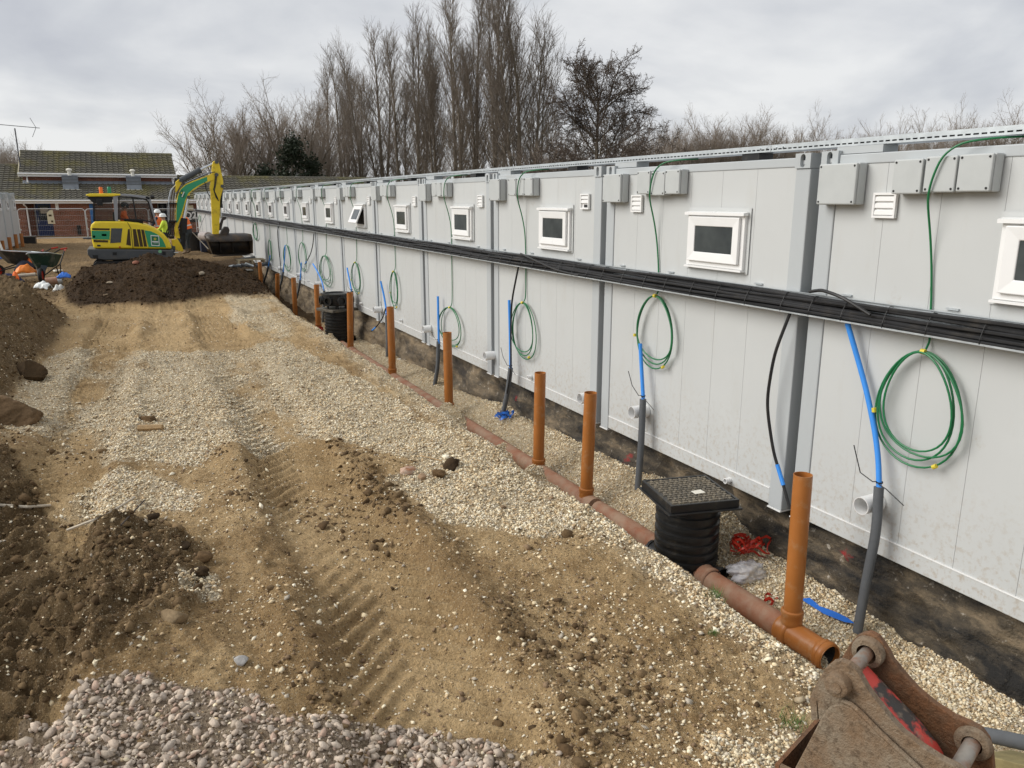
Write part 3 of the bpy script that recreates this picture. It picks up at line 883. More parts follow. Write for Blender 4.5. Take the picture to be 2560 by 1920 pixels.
for uu, vv, rad in [(1358 * S, 985 * S, .075), (1060 + 787 * .28933, 780 + 715 * .28933, .05), (1500 + 2085 * .28933, 1100 + 985 * .28933, .085)]:
    p_ = onX(uu, vv, 4.06)                      # sprayed red marker spots
    vd = nt.nodes.new('ShaderNodeVectorMath'); vd.operation = 'DISTANCE'
    nt.links.new(P, vd.inputs[0]); vd.inputs[1].default_value = tuple(p_)
    c = _mix(nt, c, (0.36, 0.012, 0.016), _range(nt, _math(nt, 'ADD', vd.outputs['Value'], _math(nt, 'MULTIPLY', n1, .55)), rad + .20, rad + .25, .85, 0))
nt.links.new(c, b.inputs['Base Color']); b.inputs['Roughness'].default_value = .8
nt.links.new(_bump(nt, _math(nt, 'ADD', n2, _math(nt, 'MULTIPLY', n3, .4)), .9, .03), b.inputs['Normal'])
fy = np.geomspace(0.9, 52, 620); fz = np.linspace(-.72, .02, 26)
FY, FZ = np.meshgrid(fy, fz); fyr, fzr = FY.ravel(), FZ.ravel()
fx = 4.11 - .15 * (1 - (fzr + .72) / .74) ** 1.4 + .085 * fbm(fyr * 2.0, fzr * 4 + 9, 5, 101, .66) + .03 * np.abs(fbm(fyr * 7, fzr * 9, 3, 102))
fx = np.where(fzr > -.02, 4.16, fx)
k = (np.arange(25)[:, None] * 620 + np.arange(619)[None, :]).ravel()
o = obj('footing_wall', np_mesh('footing_wall', np.stack([fx, fyr, fzr], 1), np.stack([k, k + 620, k + 621, k + 1], 1), m_, smooth=True), None)
tag(o, 'ragged tar-black footing below the right-hand row of cabins', 'footing')
bk = MB().bx((4.2, .9, -.7), (4.6, 52, -.01)); bk.build('backing', m_, o)


# ================================================================== THE ROW OF SITE CABINS
PITCHY, GAP0, CW = 2.46, 3.695, 2.37           # spacing, first gap centre, cabin width
CTOP = 2.49
NCAB = 20
ORD = ['first', 'second', 'third', 'fourth', 'fifth', 'sixth', 'seventh', 'eighth', 'ninth', 'tenth', 'eleventh', 'twelfth', 'thirteenth', 'fourteenth', 'fifteenth', 'sixteenth', 'seventeenth', 'eighteenth', 'nineteenth', 'twentieth', 'twenty-first']


def stadium(cy, cz, w, h, n=6):
    r = w / 2; P = []
    for i in range(n + 1):
        t = math.pi * i / n; P.append((cy + r * math.cos(t), cz + h / 2 - r + r * math.sin(t)))
    for i in range(n + 1):
        t = math.pi + math.pi * i / n; P.append((cy + r * math.cos(t), cz - h / 2 + r + r * math.sin(t)))
    return P


def casting(mb, y0, y1, z0, z1, x0=-.014, depth=.17):
    """corner block with an oval lifting slot in its face (a real hole)"""
    hole = stadium((y0 + y1) / 2, (z0 + z1) / 2, .042, .085)
    n = len(hole); cy, cz = (y0 + y1) / 2, (z0 + z1) / 2
    outer = []
    for (hy, hz) in hole:
        dy, dz = hy - cy, hz - cz
        k = min(((y1 - y0) / 2) / (abs(dy) + 1e-9), ((z1 - z0) / 2) / (abs(dz) + 1e-9))
        outer.append((cy + dy * k, cz + dz * k))
    # snap to corners
    for (yy, zz) in ((y0, z0), (y0, z1), (y1, z0), (y1, z1)):
        j = min(range(n), key=lambda q: (outer[q][0] - yy) ** 2 + (outer[q][1] - zz) ** 2); outer[j] = (yy, zz)
    mb.ring_strip([(x0, a, b_) for a, b_ in outer], [(x0, a, b_) for a, b_ in hole], (.03, 0, 0))
    mb.bx((x0 + .03, y0 + .001, z0 + .001), (x0 + depth, y0 + .014, z1 - .001)); mb.bx((x0 + .03, y1 - .014, z0 + .001), (x0 + depth, y1 - .001, z1 - .001))
    mb.bx((x0 + .03, y0 + .014, z1 - .016), (x0 + depth, y1 - .014, z1 - .001)); mb.bx((x0 + .03, y0 + .014, z0 + .001), (x0 + depth, y1 - .014, z0 + .016))


def louvre(parent, y0, z0, w=.155, h=.145, broken=False):
    fr = MB(); y1, z1 = y0 + w, z0 + h; b_ = .014
    fr.bx((-.022, y0, z0), (0, y1, z0 + b_)); fr.bx((-.022, y0, z1 - b_), (0, y1, z1)); fr.bx((-.022, y0, z0 + b_), (0, y0 + b_, z1 - b_)); fr.bx((-.022, y1 - b_, z0 + b_), (0, y1, z1 - b_))
    fr.bx((-.004, y0 + b_, z0 + b_), (-.001, y1 - b_, z1 - b_))
    f = fr.build('vent', UPVC, parent, bevel=.003)
    n = 3; hh = (h - 2 * b_) / n
    for i in range(n):
        if broken and i == 0:
            continue
        zz = z0 + b_ + i * hh
        MB().prism([(-.006, y0 + b_, zz + hh - .003), (-.017, y0 + b_, zz + hh - .012), (-.019, y0 + b_, zz + .006), (-.012, y0 + b_, zz + .002), (-.006, y0 + b_, zz + .004)], (0, w - 2 * b_, 0)).build('slat', UPVC, f)
    if broken:
        MB().bx((-.0065, y0 + .03, z0 + b_ + .004), (-.004, y1 - .05, z0 + b_ + .03)).build('opening', DARKSLOT, f)
    return f


def jbox(parent, y0, y1, z0, z1, d=.09):
    f = MB().bx((-d + .022, y0, z0), (0, y1, z1)).build('junction_box', BOXGREY, parent, bevel=.008)
    lid = MB().bx((-d, y0 + .002, z0 + .002), (-d + .02, y1 - .002, z1 - .002)).build('lid', BOXGREY, f, bevel=.007)
    for (a, b_) in ((y0 + .018, z0 + .018), (y1 - .018, z0 + .018), (y0 + .018, z1 - .018), (y1 - .018, z1 - .018)):
        pass
    sc = MB()
    for (a, b_) in ((y0 + .018, z0 + .018), (y1 - .018, z0 + .018), (y0 + .018, z1 - .018), (y1 - .018, z1 - .018)):
        sc.cyl((-d - .002, a, b_), (-d + .002, a, b_), .0065, 8)
    sc.build('screws', DARKSLOT, f)['kind'] = 'stuff'
    return f


GLASS = new_mat('frosted_window_glass')
_m, _nt, _b, _P = GLASS
_b.inputs['Base Color'].default_value = (0.035, 0.042, 0.045, 1); _b.inputs['Roughness'].default_value = .18; _b.inputs['Specular IOR Level'].default_value = .4
_nt.links.new(_mix(_nt, (0.03, 0.036, 0.04), (0.075, 0.085, 0.085), _range(_nt, _noise(_nt, _P, 4, 3), .3, .7)), _b.inputs['Base Color'])
GLASS = _m


def frame_loop(y0, y1, z0, z1, x):
    return [(x, y0, z0), (x, y1, z0), (x, y1, z1), (x, y0, z1)]


def cabin_window(parent, y0, y1, z0, z1, open_=False):
    # raised flashing plate, fixed frame, sash, pane, top drip bar, sill
    MB().bx((-.004, y0 - .03, z0 - .03), (0.0, y1 + .03, z1 + .035)).build('window_flashing', CABIN, parent)
    f = MB().ring_strip(frame_loop(y0, y1, z0, z1, -.03), frame_loop(y0 + .042, y1 - .042, z0 + .042, z1 - .042, -.03), (.028, 0, 0)).build('window', UPVC, parent, bevel=.004)
    s0, s1, t0, t1 = y0 + .034, y1 - .034, z0 + .036, z1 - .034
    M_ = None
    sash = MB().ring_strip(frame_loop(s0, s1, t0, t1, -.056), frame_loop(s0 + .072, s1 - .072, t0 + .070, t1 - .070, -.048), (.024, 0, 0)).build('sash', UPVC, f, bevel=.005)
    pane = MB().bx((-.042, s0 + .070, t0 + .068), (-.034, s1 - .070, t1 - .068)).build('pane', GLASS, f)
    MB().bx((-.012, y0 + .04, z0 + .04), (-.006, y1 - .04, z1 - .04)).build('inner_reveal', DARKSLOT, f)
    drip = MB().prism([(-.012, y0 - .012, z1 + .006), (-.058, y0 - .012, z1 - .002), (-.058, y0 - .012, z1 - .022), (-.012, y0 - .012, z1 - .02)], (0, y1 - y0 + .024, 0)).build('drip_bar', UPVC, f)
    sill = MB().prism([(-.004, y0 - .004, z0 + .0), (-.048, y0 - .004, z0 - .004), (-.048, y0 - .004, z0 - .016), (-.004, y0 - .004, z0 - .016)], (0, y1 - y0 + .008, 0)).build('sill', UPVC, f)
    if open_:
        for o_ in (sash, pane):
            o_.location = (-.046, 0, t1); o_.data.transform(Matrix.Translation((.046, 0, -t1))); o_.rotation_euler = (0, R(24), 0)
    return f


def make_cabin(kind):
    """local frame: x = 0 is the end face, y runs from the near side, z from the site ground"""
    c = thing('site_cabin', 'x', 'cabin')
    z0, z1 = .045, CTOP - .015
    MB().bx((.016, .006, z0 + .02), (6.0, CW - .006, 2.42)).build('body', CABIN, c)
    MB().bx((.01, .03, 2.421), (5.98, CW - .03, 2.447)).build('roof', CABIN_ROOF, c)
    pw = .125
    for y in (0, CW - pw):
        MB().bx((-.004, y, z0 - .012), (.12, y + pw, 2.395)).build('corner_post', CABIN_POST, c, bevel=.008)
        mb = MB(); casting(mb, y - .002, y + pw + .002, 2.396, CTOP, depth=.15); mb.build('corner_casting', CABIN_POST, c)
        MB().bx((-.012, y - .001, z0 - .022), (.10, y + pw + .001, z0 - .0125)).build('foot_plate', UPVC, c)
    MB().bx((.0, pw + .002, 2.405), (.10, CW - pw - .002, 2.465)).build('top_rail', CABIN_POST, c, bevel=.006)
    MB().bx((.002, pw + .002, z0), (.06, CW - pw - .002, z0 + .115)).build('bottom_rail', CABIN, c, bevel=.004)
    MB().bx((-.003, pw + .002, z0 + .1155), (.03, CW - pw - .002, z0 + .1215)).build('rail_lip', UPVC, c)
    n = 6; w = (CW - 2 * pw - .004) / n
    for i in range(n):
        MB().bx((.006, pw + .002 + i * w + .001, z0 + .1225), (.03, pw + .002 + (i + 1) * w - .001, 2.404)).build('wall_panel', CABIN, c)
    cabin_window(c, .535, 1.165, 1.70, 2.105, kind == 'open')
    dv = .0
    for j in range(3):
        jbox(c, 1.225 + j * .190, 1.225 + j * .190 + .183, 2.235, 2.425)
    jbox(c, 2.03, 2.315, 2.175, 2.42)
    if kind == 'near':
        louvre(c, 1.80, 2.10)
    else:
        louvre(c, .20, 2.10, broken=(kind == 'broken'))
    for yy in (.35, 1.35, 2.05):
        MB().bx((-.01, yy, 1.612), (.004, yy + .07, 1.622)).build('tray_clip', GALV, c)
    return c


protos = {}
KIND = ['near', 'near', 'broken', 'std', 'std', 'open'] + ['std'] * 30
for i in range(NCAB):
    k = KIND[i]
    if k not in protos:
        o = make_cabin(k); protos[k] = o
    else:
        o = copy_tree(protos[k])
    o.location = (4.0, GAP0 + (i - 1) * PITCHY + (PITCHY - CW) / 2, random.uniform(-.004, .004))
    nfar = NCAB - i
    for ch_ in o.children:                               # nothing on site is hung quite true
        if ch_.name.startswith(('junction_box', 'vent')):
            ch_.location = (0, random.uniform(-.008, .008), random.uniform(-.010, .006))
    extra = {'open': ', window tilted open', 'broken': ', vent slat broken'}.get(k, '')
    o['label'] = 'pale grey cabin, %s in its row from the brick building%s' % (ORD[nfar - 1], extra)
    o['group'] = 'site cabins in the right-hand row'

# dark infill seen through the gaps between cabins
# ------------------------------------------------------------------ perforated rail along the cabin tops
def slotted_rail(x, y0, y1, z0, z1, parent, ycut=16.0):
    mb = MB(); t = .003
    zs0, zs1 = z0 + .012, z0 + .0205
    mb.bx((x, y0, z0), (x + t, y1, zs0)); mb.bx((x, y0, zs1), (x + t, y1, z1))
    yy = y0
    while yy < ycut:
        mb.bx((x + .0002, yy, zs0), (x + t - .0002, yy + .014, zs1)); yy += .044
    mb.bx((x + .0002, ycut, zs0), (x + t - .0002, y1, zs1))
    mb.bx((x + t, y0, z0), (x + .15, y1, z0 + t)); mb.bx((x + t, y0, z1 - t), (x + .018, y1, z1))
    mb.bx((x + .15, y0, z0), (x + .153, y1, z1))
    return mb


rail = thing('cable_tray', 'galvanised slotted tray running along the tops of the cabins', 'cable tray', (4.02, 0, 0))
ry = 1.2
i = 0
while ry < 52:
    e_ = min(ry + (2.93 if i == 0 else 3.0), 52)
    slotted_rail(.0, ry, e_ - .004, 2.512, 2.557, rail, min(e_ - .004, 13)).build('tray_length', GALV, rail)
    mb = MB()
    for dy in (-.11, -.05, .04, .10):
        mb.cyl((-.008, e_ + dy, 2.538), (.0, e_ + dy, 2.538), .008, 8)
    if e_ < 15:
        mb.build('splice_bolts', GALV, rail)['kind'] = 'stuff'
    ry = e_; i += 1
for j_, (xx_, zz_, mm_) in enumerate(((.02, 2.526, BLACKCABLE), (.045, 2.524, BLACKCABLE), (.07, 2.525, GREENCABLE), (.03, 2.545, BLACKCABLE))):
    MB().tube([(xx_ + .004 * math.sin(q * 1.3 + j_), yq, zz_) for q, yq in enumerate(np.geomspace(1.2, 50, 40))], .009, 6).build('tray_cable', mm_, rail, smooth=True)
for k in range(NCAB):
    y = GAP0 + (k - 1) * PITCHY
    MB().bx((.01, y + .55, 2.468), (.14, y + .72, 2.511)).build('support_block', BLACKPLASTIC, rail)
    MB().bx((.0, y + 2.0, 2.468), (.13, y + 2.33, 2.511)).build('bracket', CABIN_POST, rail)

# ------------------------------------------------------------------ mid-height tray with its black cables
tray = thing('cable_tray', 'mid-height tray full of strapped black cables along the cabin fronts', 'cable tray', (3.982, 0, 0))
TX, TZ0, TZ1 = -.105, 1.468, 1.600
MB().bx((TX, 1.2, TZ0), (-.006, 52, TZ0 + .003)).build('tray_base', GALV, tray)
MB().bx((TX - .003, 1.2, TZ0 - .002), (TX - .0005, 52, TZ0 + .008)).build('tray_lip', GALV, tray)
mb = MB(); mb.bx((-.006, 1.2, TZ0), (-.003, 52, TZ1)); mb.bx((-.020, 1.2, TZ1 - .003), (-.0062, 52, TZ1)); mb.build('tray_back', GALV, tray)
cr = .0125
spots = [(-.091, .0165), (-.066, .0165), (-.041, .0165), (-.020, .0165), (-.083, .038), (-.058, .038), (-.034, .038), (-.072, .060), (-.048, .060), (-.022, .060), (-.058, .082), (-.034, .082), (-.046, .104), (-.024, .1)]
for j, (cx_, cz_) in enumerate(spots):
    pts = []
    for q, yy in enumerate(np.geomspace(1.2, 52, 150)):
        pts.append((cx_ + .007 * math.sin(yy * 1.9 + j * 2.1), yy, TZ0 + cz_ + .007 * math.sin(yy * 2.3 + j * 1.3) + (.006 if j > 9 else 0)))
    MB().tube(pts, cr * (.8, 1.1, .95, 1.2, .85)[j % 5], 7).build('cable', BLACKCABLE, tray, smooth=True)
TIE = mat('black_cable_tie', (0.012, 0.012, 0.012), .5, var=.05)
yy = 1.5
while yy < 40:
    P_ = [(-.108, yy, TZ0 + .004), (-.108, yy, TZ0 + .03), (-.094, yy + .004, TZ0 + .056), (-.07, yy + .006, TZ0 + .10), (-.04, yy + .01, TZ0 + .123), (-.012, yy + .01, TZ0 + .118)]
    if yy < 18:
        MB().tube(P_, .0028, 5).build('cable_tie', TIE, tray)
    yy += .29 + random.uniform(-.05, .05)


# ------------------------------------------------------------------ green cables with hanging coils
def green_cable(i, cy, ztop, zbot, half, ytop, turns=4, tape=True, near=False):
    t = thing('green_cable', 'x', 'cable', (3.97, cy, 0), group='green cables hanging on the cabin fronts')
    rng = random.Random(100 + i)
    r = .0062
    # drop from the top rail over the boxes, behind the black cables, to the coil
    pts = [(.13, ytop - cy - .34, 2.505), (.02, ytop - cy - .26, 2.50), (-.05, ytop - cy - .13, 2.485), (-.078, ytop - cy - .05, 2.42), (-.08, ytop - cy - .01, 2.30), (-.07, ytop - cy + .01, 2.20), (-.01, ytop - cy + .01, 2.02), (.021, ytop - cy, 1.85), (.023, (ytop - cy) * .5, 1.65), (.023, (ytop - cy) * .3, 1.50), (.02, .0, ztop + .06), (-.002, 0, ztop + .02), (-.012, 0, ztop)]
    fine = []
    for a, b_ in zip(pts[:-1], pts[1:]):
        for q in range(4):
            fine.append(tuple(a[j] + (b_[j] - a[j]) * q / 4 for j in range(3)))
    fine.append(pts[-1])
    arr = np.array(fine)
    for _ in range(3):
        arr[1:-1] = (arr[:-2] + 2 * arr[1:-1] + arr[2:]) / 4
    MB().tube(arr, r, 6).build('drop', GREENCABLE, t, smooth=True)
    zc, hh = (ztop + zbot) / 2, (ztop - zbot) / 2
    for k_ in range(turns):
        a = half * (1 - .16 * rng.random() - .03 * k_); b_ = hh * (1 - .09 * k_ * rng.uniform(.4, 1))
        dz = (hh - b_) * .95; dy = rng.uniform(-.03, .03) * half / .25
        tilt = rng.uniform(-.12, .12)
        P_ = []
        for q in range(41):
            th = math.pi / 2 + 2 * math.pi * q / 40
            y_, z_ = a * math.cos(th), b_ * math.sin(th)
            w = (1 - math.sin(th)) / 2
            P_.append((-.008 - .011 * k_ - .006 * math.sin(th * 2 + k_), dy * w + y_ * (1 - .18 * math.sin(th)) + tilt * (z_ - b_) * .3, zc + dz + z_))
        MB().tube(P_, r, 6, cap=False).build('coil_turn', GREENCABLE, t, smooth=True)
    if tape:
        for th, sz in ((math.pi / 2, .016), (-.2, .013), (math.pi * 1.33, .013)):
            y_, z_ = half * .97 * math.cos(th), hh * math.sin(th)
            tx = vec((0, -half * math.sin(th), hh * math.cos(th))); tx /= np.linalg.norm(tx)
            c0 = vec((-.026, y_ * (1 - .18 * math.sin(th)), zc + z_))
            MB().cyl(c0 - tx * .013, c0 + tx * .013, sz, 8).build('tape_binding', YELLOWTAPE, t)
    return t


coils = []
C = lambda l, r_, t_, b_: (onX(l[0], l[1], 3.96), onX(r_[0], r_[1], 3.96), onX(t_[0], t_[1], 3.96), onX(b_[0], b_[1], 3.96))
CO = [
    ((1920 + 890 * .28933, 760 + 950 * .28933), (1920 + 1685 * .28933, 760 + 950 * .28933), (1920 + 1330 * .28933, 760 + 405 * .28933), (1920 + 1300 * .28933, 760 + 1420 * .28933)),
    ((1374 * S, 715 * S), (1458 * S, 715 * S), (1408 * S, 637 * S), (1408 * S, 795 * S)),
    ((1106 * S, 705 * S), (1157 * S, 705 * S), (1128 * S, 653 * S), (1133 * S, 775 * S)),
    ((950 * S, 715 * S), (1000 * S, 715 * S), (973 * S, 664 * S), (975 * S, 748 * S)),
    (Z3(1718, 950), Z3(1785, 950), Z3(1743, 790), Z3(1775, 1120)),
    (Z3(1380, 840), Z3(1460, 840), Z3(1422, 715), Z3(1412, 980)),
    (Z3(1108, 780), Z3(1212, 780), Z3(1175, 660), Z3(1170, 920)),
    (Z3(923, 660), Z3(993, 660), Z3(950, 540), Z3(975, 795)),
    (Z3(795, 690), Z3(857, 690), Z3(810, 560), Z3(845, 795)),
    (Z3(662, 620), Z3(692, 620), Z3(672, 520), Z3(685, 705)),
    (Z3(533, 440), Z3(567, 440), Z3(550, 375), Z3(545, 520)),
    (Z1(1998, 690), Z1(2035, 690), Z1(2015, 660), Z1(2012, 790)),
    (Z1(1570, 620), Z1(1587, 620), Z1(1578, 597), Z1(1578, 645)),
]
for i, (l_, r__, t__, b__) in enumerate(CO):
    A, B_, T_, Bo = C(l_, r__, t__, b__)
    half = abs(A[1] - B_[1]) / 2
    nt_ = 4 if i in (0, 6) else 3
    o = green_cable(i, (A[1] + B_[1]) / 2 if i else T_[1] - .02, T_[2], Bo[2], half if i else .275, T_[1] + (.0 if i else .03), nt_, i < 6)
    o['label'] = 'green cable hanging in a tied coil, %s coil counted from the rusty bucket' % ORD[i]


# ------------------------------------------------------------------ white waste stubs (parts of the cabins) and orange risers
def riser(idx, X, y, ztop, zbot, lean, label, r=.056, m=None):
    t = thing('drain_riser', label, 'drain pipe', (X, y, zbot), group='orange drain risers along the cabins')
    h = ztop - zbot
    pb = MB(); n = 20
    # open topped pipe wall
    a = vec((0, 0, .07)); b_ = vec((lean[0], lean[1], h))
    pb.tube([a, b_], r, n, cap=False); pb.tube([a * .0 + vec((lean[0] * .5, lean[1] * .5, h * .5)), b_], r - .0045, n, cap=False)
    ax = (b_ - a) / np.linalg.norm(b_ - a)
    q = Vector((0, 0, 1)).rotation_difference(Vector(ax)).to_matrix()
    pb.lathe([(r, 0), (r - .0045, 0)], tuple(b_), n, q)
    pb.build('pipe', m or DRAIN, t, smooth=True)
    cb = MB(); cb.lathe([(r + .001, .125), (r + .012, .118), (r + .014, .10), (r + .010, .088), (r + .008, .05), (r + .011, .04), (r + .008, .03), (r + .006, -.04)], (0, 0, 0), n, q)
    cb.build('socket_collar', m or DRAIN, t, smooth=True)
    return t


RP = [((1735 * S, 1025 * S), (1710 * S, 1345 * S)), ((1276 * S, 848 * S), (1266 * S, 1080 * S)), ((1167 * S, 805 * S), (1163 * S, 1015 * S)), ((966 * S, 718 * S), (970 * S, 890 * S)), ((843 * S, 663 * S), (848 * S, 812 * S)), (Z3(1365, 975), Z3(1372, 1500)), (Z3(1075, 905), Z3(1095, 1290)), (Z3(877, 845), Z3(897, 1215)), (Z3(738, 815), Z3(742, 1130)), (Z3(585, 710), Z3(605, 1015))]
RX = [3.50, 3.5, 3.5, 3.5, 3.5, 3.5, 3.5, 3.5, 3.5, 3.5]
RLAB = ['orange drain riser rising from the open-ended tee beside the rusty bucket', 'orange drain riser standing just past the square-lidded black chamber', 'orange drain riser, second past the square-lidded black chamber', 'orange drain riser, third past the square-lidded black chamber', 'orange drain riser between the two black chambers, next to the far one but one', 'orange drain riser touching the side of the far black chamber', 'orange drain riser with red tape round its foot behind the far chamber', 'orange drain riser, second behind the far black chamber', 'orange drain riser, third behind the far black chamber', 'orange drain riser half buried in the dark spoil near the excavator bucket']
RISERS = []
for i, (t_, b_) in enumerate(RP):
    T_ = onX(t_[0], t_[1], RX[i]); B_ = onX(b_[0], b_[1], RX[i])
    zb = min(B_[2], -.42)
    RISERS.append((T_, B_))
    riser(i, RX[i], B_[1], T_[2], zb, (0, T_[1] - B_[1]), RLAB[i])


def stub(y, z, L=.17, r=.055, parent_i=None):
    """white waste outlet, a part of the cabin it comes out of"""
    i_ = int((y - (GAP0 - PITCHY)) // PITCHY)
    par = CABS[i_]
    ly = y - par.location[1]
    mb = MB(); mb.tube([(-L, ly, z), (.002, ly, z)], r, 18, cap=False); mb.tube([(-L, ly, z), (-.01, ly, z)], r - .005, 18, cap=False)
    mb.lathe([(r, 0), (r - .005, 0)], (-L, ly, z), 18, Matrix.Rotation(R(90), 3, 'Y'))
    return mb.build('waste_outlet' if r > .03 else 'overflow_outlet', WHITEPIPE, par, smooth=True)


CABS = sorted([o for o in bpy.data.objects if o.name.startswith('site_cabin') and o.parent is None], key=lambda o: o.location[1])
for (u, v, L) in [(1862 * S, 1092 * S, .15), (1368 * S, 890 * S, .16), (1252 * S, 862 * S, .14), (1045 * S, 770 * S, .13), (912 * S, 711 * S, .13), (808 * S, 669 * S, .15), Z3(1062, 900) + (.14,), Z3(895, 822) + (.12,), Z3(735, 763) + (.12,)]:
    p = onX(u, v, 3.86); stub(p[1], p[2], L)
for (u, v) in [(1568 * S, 1038 * S), Z3(1795, 1213), Z3(1452, 1065), (1060 + 900 * .28933, 780 + 565 * .28933), Z3(995, 873), (860 * S, 777 * S)]:
    p = onX(u, v, 3.96); stub(p[1], p[2], .05, .022)


# ------------------------------------------------------------------ water pipes: blue above, grey lagging below
def water_pipe(i, blue, grey, label, rb=.0165, rg=.029, tie=True):
    t = thing('water_pipe', label, 'water pipe', tuple(grey[-1]), group='blue water pipes in grey lagging along the cabins')
    o0 = vec(grey[-1])
    B_ = np.array([vec(p) - o0 for p in blue]); Gp = np.array([vec(p) - o0 for p in grey])

    def fine(A):
        if len(A) < 3:
            return A
        tt = np.linspace(0, len(A) - 1, 6 * len(A)); ks = np.arange(len(A))
        F_ = np.stack([np.interp(tt, ks, A[:, j]) for j in range(3)], 1)
        for _ in range(8):
            F_[1:-1] = (F_[:-2] + 2 * F_[1:-1] + F_[2:]) / 4
        return F_
    MB().tube(fine(B_), rb, 12).build('blue_pipe', BLUEPIPE, t, smooth=True)
    MB().tube(fine(Gp), rg, 12).build('lagging', LAGGING, t, smooth=True)
    if tie:
        j = Gp[0]
        a1, a2 = random.uniform(-.5, .2), random.uniform(-.1, .25)
        MB().tube([(j[0] + .02, j[1], j[2] + .03), (j[0] - .035, j[1] + .02, j[2] + .032), (j[0] - .05, j[1] + .10, j[2] + .09 + a2 * .3), (j[0] - .045, j[1] + .17, j[2] + .22)], .0035, 5).build('cable_tie', TIE, t)
        MB().tube([(j[0] - .03, j[1] - .02, j[2] + .028), (j[0] - .04, j[1] - .08, j[2] + .02), (j[0] - .035, j[1] - .2, j[2] - .04)], .0035, 5).build('cable_tie', TIE, t)
        MB().lathe([(rb + .004, -.004), (rb + .004, .004)], (j[0], j[1], j[2] + .03), 12).build('tie_band', TIE, t)
    return t


def L3(pts, Xs):
    return [onX(u, v, x) for (u, v), x in zip(pts, Xs)]


ZD = zoomer(1920, 760, 640)
water_pipe(0, L3([ZD(685, 165), ZD(760, 420), ZD(850, 740), ZD(925, 1100), ZD(955, 1350), ZD(960, 1600)], [3.93, 3.95, 3.95, 3.94, 3.92, 3.90]), L3([ZD(958, 1580), (1893 * S, 1150 * S), (1872 * S, 1250 * S), (1852 * S, 1365 * S)], [3.90, 3.88, 3.86, 3.85]), 'blue pipe in grey lagging, running up to the cable tray beside the rusty bucket')
water_pipe(1, L3([(1383 * S, 742 * S), (1386 * S, 800 * S), (1390 * S, 870 * S)], [3.93, 3.92, 3.9]), L3([(1389 * S, 862 * S), (1385 * S, 960 * S), (1376 * S, 1078 * S)], [3.9, 3.88, 3.86]), 'blue pipe in grey lagging behind the square-lidded chamber')
water_pipe(2, L3([(1100 * S, 648 * S), (1102 * S, 720 * S), (1103 * S, 800 * S)], [3.93, 3.92, 3.9]), L3([(1103 * S, 795 * S), (1097 * S, 845 * S), (1085 * S, 900 * S)], [3.9, 3.88, 3.84]), 'blue pipe in grey lagging with blue tape scraps at its foot')
water_pipe(3, L3([(946 * S, 640 * S), (947 * S, 690 * S), (948 * S, 742 * S)], [3.93, 3.92, 3.9]), L3([(947 * S, 738 * S), (946 * S, 790 * S), (939 * S, 832 * S)], [3.9, 3.89, 3.86]), 'straight blue pipe in grey lagging beside a loose three-turn coil')
water_pipe(4, L3([Z3(1630, 875), Z3(1655, 980), Z3(1678, 1110), Z3(1680, 1180)], [3.9, 3.92, 3.92, 3.9]), L3([Z3(1680, 1170), Z3(1690, 1400), Z3(1685, 1580)], [3.9, 3.88, 3.86]), 'bent blue pipe in grey lagging with a loose black tail')
water_pipe(5, L3([Z3(1340, 760), Z3(1360, 860), Z3(1380, 970)], [3.92, 3.92, 3.9]), L3([Z3(1382, 960), Z3(1390, 1100), Z3(1385, 1350)], [3.9, 3.88, 3.86]), 'blue pipe behind the riser that touches the far chamber')
water_pipe(6, L3([Z3(1045, 725), Z3(1090, 800), Z3(1125, 880), Z3(1142, 965)], [3.86, 3.9, 3.92, 3.9]), L3([Z3(1142, 955), Z3(1140, 1060), Z3(1130, 1240)], [3.9, 3.88, 3.86]), 'blue pipe leaning over towards the excavator behind the far chamber')
water_pipe(7, L3([Z3(945, 715), Z3(940, 800), Z3(935, 870)], [3.93, 3.92, 3.9]), L3([Z3(935, 862), Z3(925, 930), Z3(905, 1020)], [3.9, 3.88, 3.84]), 'blue pipe in grey lagging crossing a double green coil')
water_pipe(8, L3([Z3(805, 565), Z3(800, 680), Z3(788, 800)], [3.93, 3.92, 3.9]), L3([Z3(788, 792), Z3(775, 880), Z3(745, 960)], [3.9, 3.88, 3.84]), 'tall blue pipe reaching halfway up its cabin beside a green coil')
water_pipe(9, L3([Z3(675, 655), Z3(668, 700), Z3(660, 750)], [3.93, 3.92, 3.9]), L3([Z3(660, 742), Z3(645, 810), Z3(620, 885)], [3.9, 3.88, 3.84]), 'short blue pipe in lagging next to the spoil by the excavator bucket')


def black_cable(label, pts, Xs, sleeve=None, r=.011):
    P_ = np.array(L3(pts, Xs)); o0 = P_[-1].copy()
    t = thing('black_cable', label, 'cable', tuple(o0), group='black cables hanging from the mid-height tray')
    tt = np.linspace(0, len(P_) - 1, 8 * len(P_)); ks = np.arange(len(P_))
    F_ = np.stack([np.interp(tt, ks, P_[:, j]) for j in range(3)], 1)
    for _ in range(10):
        F_[1:-1] = (F_[:-2] + 2 * F_[1:-1] + F_[2:]) / 4
    F_ -= o0
    MB().tube(F_, r, 8).build('cable', BLACKCABLE, t, smooth=True)
    if sleeve:
        n = len(F_); a, b_ = int(n * sleeve[0]), int(n * sleeve[1])
        MB().tube(F_[a:b_], r + .0035, 8).build('blue_sleeve', BLUEPIPE, t, smooth=True)
    return t


